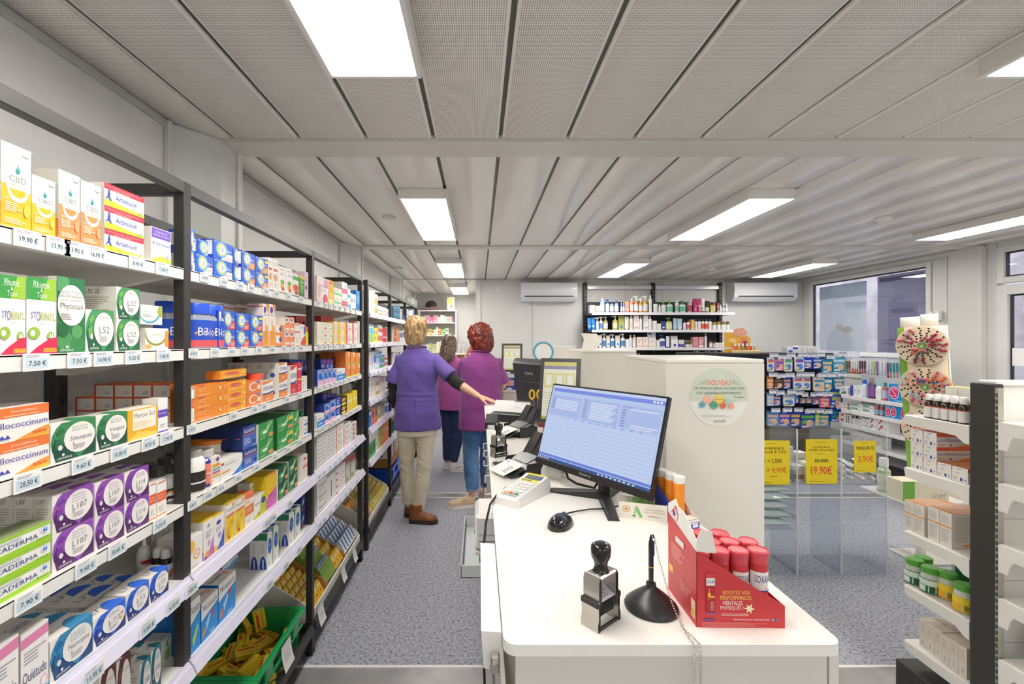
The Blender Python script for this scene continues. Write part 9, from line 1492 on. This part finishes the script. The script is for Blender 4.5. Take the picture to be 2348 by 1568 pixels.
cols_ = [gy(p, GXL+.022) for p in (2088, 2117, 2149, 2183, 2221)]
for i in range(4): gbox('oend', cols_[i], cols_[i+1]+.002, GZ[1], .0555, .16, n=3 if i < 2 else 1, where='gondola second shelf', bits=[ORD[i]+' column'])
des('wor', 'white carton with fine print and orange stripe', 'e9e4dc', [('r', 0, .56, 1, .60, 'f09a3c'), ('l', .1, .12, .9, .52, 10, 'c4beb4'), ('l', .1, .66, .9, .9, 6, 'c8c2b8')], s='dcd6cc', t='e8b48a', n='sachet_box', te=[('r', 0, 0, 1, .12, 'f0943c'), ('r', 0, .85, 1, 1, 'f0943c')], se=[('l', .08, .2, .85, .92, 12, 'bcb6ac'), ('r', .3, .05, .5, .12, 'f0a83c')])
cw = [gy(p, GXL+.022) for p in (2074, 2096, 2120, 2127, 2155, 2183)]
for a, b_, i in ((0, 1, 0), (1, 2, 1), (3, 4, 2), (4, 5, 3)): gbox('wor', cw[a], cw[b_]+.001, GZ[2], .125 if i < 2 else .135, .16, where='gondola third shelf', bits=[ORD[i]+' column'])
for i, (px, dx, yel) in enumerate(((2098, 0, 0), (2134, 0, 0), (2118, .055, 0), (2174, .03, 1), (2212, 0, 1))):
    X = GXL+.05+dx; Y = gy(px, GXL+.05) if not dx else gy(px, X)
    vessel('gj%d' % yel, 'capsule_jar', ('yellow' if yel else 'green')+' labelled capsule jar with green lid', 'jar', (X, Y, GZ[3]+.0005), ([(.028, 0), (.032, .005), (.033, .03), (.032, .068), (.027, .08), (.026, .084)], 'c8d0c0'), ([(.029, .083), (.030, .085), (.030, .103), (.027, .106), (.004, .1055)], '58a83a'), (.006, .062, .0335, 'e8c41c' if yel else '2a7a50', [('r', -.2, .55, 1.2, .95, 'f0d43a' if yel else 'd8e8dc'), ('r', -.1, .08, .62, .5, 'f2b83c' if yel else 'e0eae0'), ('b', .72, .08, 1.0, .5), ('r', -.2, .0, 1.2, .06, 'd89a2c' if yel else '1f5a3c')]), 'capsule jars on the gondola', 'gondola fourth shelf', [ORD[i]+' along'], rz=-PI/2, seg=24)
des('gbx', 'dark green carton behind the jars', '1f7a48', [('r', 0, .7, .2, 1, 'dfe8e0')], s='1f7a48', t='6aa86a', n='herbal_box', se=[('r', 0, .85, 1, 1, '6ab04a'), ('r', 0, 0, .3, 1, 'e4e8e0')]); gbox('gbx', 1.90, 1.83, GZ[3], .12, .12, X=GXL+.13, where='gondola fourth shelf'); gbox('gbx', 1.80, 1.73, GZ[3], .10, .12, X=GXL+.12, where='gondola fourth shelf')
des('azt', 'beige carton with fine print end', 'e2d8ca', [('l', .15, .55, .85, .9, 7, 'c0b4a4'), ('b', .3, .08, .7, .3)], s='d8c8ac', t='dccfc0', n='tea_box', te=[('t', 'AROMA', .2, .4, .8, .6, 'a89a8a')], se=[('t', 'AROMA', .2, .82, .8, .9, '5a4a3a'), ('e', .55, .4, .35, .25, '5a9a3a'), ('e', .6, .42, .25, .18, 'd8442c'), ('r', 0, .66, 1, .70, 'e89a7a')])
ct = [gy(p, GXL+.03) for p in (2108, 2125, 2142, 2161, 2182, 2202, 2222)]
for i in range(6): gbox('azt', ct[i], ct[i+1], GZ[4], .115 if i != 3 else .112, .12, X=GXL+(.03 if i < 3 else .022), where='gondola lowest shelf', bits=[ORD[i]+' column'])
des('amb', 'white carton with tan label behind amber bottles', 'efece4', [('r', .1, .5, .9, .7, 'b89a7a')], s='efece4', t='f0d23a', n='tea_box', se=[('r', .2, .5, .8, .68, 'c8a88a'), ('t', 'Tisane', .3, .78, .7, .86, '9a8a7a')])
for i in range(4): gbox('amb', 1.905-.05*i, 1.858-.05*i, GZ[0], .128, .05, X=GXL+.11, where='gondola top shelf', bits=[ORD[i]+' column'])
t_ = thing('cream_tube', 'white and turquoise cream tube on gondola near side', 'tube', (1.93, 1.55, GR[1]+.0005)); q = MB(); q.loft([[(.026*math.cos(a), .018*math.sin(a), .02) for a in [2*PI*k/16 for k in range(16)]], [(.027*math.cos(a), .012*math.sin(a), .06) for a in [2*PI*k/16 for k in range(16)]], [(.03*math.cos(a), .0025*math.sin(a), .135) for a in [2*PI*k/16 for k in range(16)]]], 'f2f1ee'); decal(q, lambda u, v, e: (-.022+u*.044, -.0165-e, .03+v*.09), [('p', [(0, .05), (1, 0), (1, .2), (0, .35)], '3ab8c0'), ('r', .3, .5, 1, .54, '3ab8c0'), ('l', .3, .62, .95, .85, 3, '8a8a8c')], eps=.002); q.build('body', GLOS, t_); q = MB(); q.lathe([(.024, 0), (.025, .02)], 'eceae6', seg=16, sy=.7); q.build('cap', PLAS, t_)
q = MB(); q.box(0, 0, 0, .1, .06, .09, 'd8d6d4', cols={'-y': 'dcdad8'}); q.box(-.0005, -.0005, 0, .1005, .06, .014, '2a2826'); tag(q.build('grey_carton', CARD, None, (1.905, 1.54, GR[4]+.0005), 0, 0), 'grey carton with black foot on the lowest near shelf', 'box')
# ================================================================ labels: each says which one
def settle():
    words = lambda t: t.split()
    by = {}
    for it in ITEMS:
        o, base, where, bits = it
        lab = base+', '+', '.join([q for q in bits]+[where]) if where or bits else base
        by.setdefault(lab, []).append(it)
    for lab, v in by.items():
        if len(v) == 1: v[0][0]['label'] = lab; continue
        v.sort(key=lambda it: (round(it[0].location.y, 3), it[0].location.x, it[0].location.z))
        rev = abs(v[0][0].location.y-v[-1][0].location.y) < .05
        if rev: v.sort(key=lambda it: it[0].location.x)
        for i, it in enumerate(v):
            it[0]['label'] = lab+', '+(ORD[i] if i < len(ORD) else 'twentieth or later')+' along'
    import re
    wc = lambda t: len(re.findall(r"[A-Za-z0-9][A-Za-z0-9'\u2019-]*", t))
    for o in D.objects:
        t = o.get('label')
        if not t: continue
        for a, c in ((' and ', '-'), ('third row', 'row-three'), ('second row', 'row-two'), ('fourth row', 'row-four'), ('fifth row', 'row-five'), (' of stack', ''), (' in stack', ''), (' lettered ', ' '), (' marked ', ' '), (' numbered ', ' '), (' of the ', ' '), (' with ', ', ')):
            if wc(t) > 16: t = t.replace(a, c)
        o['label'] = t
settle()
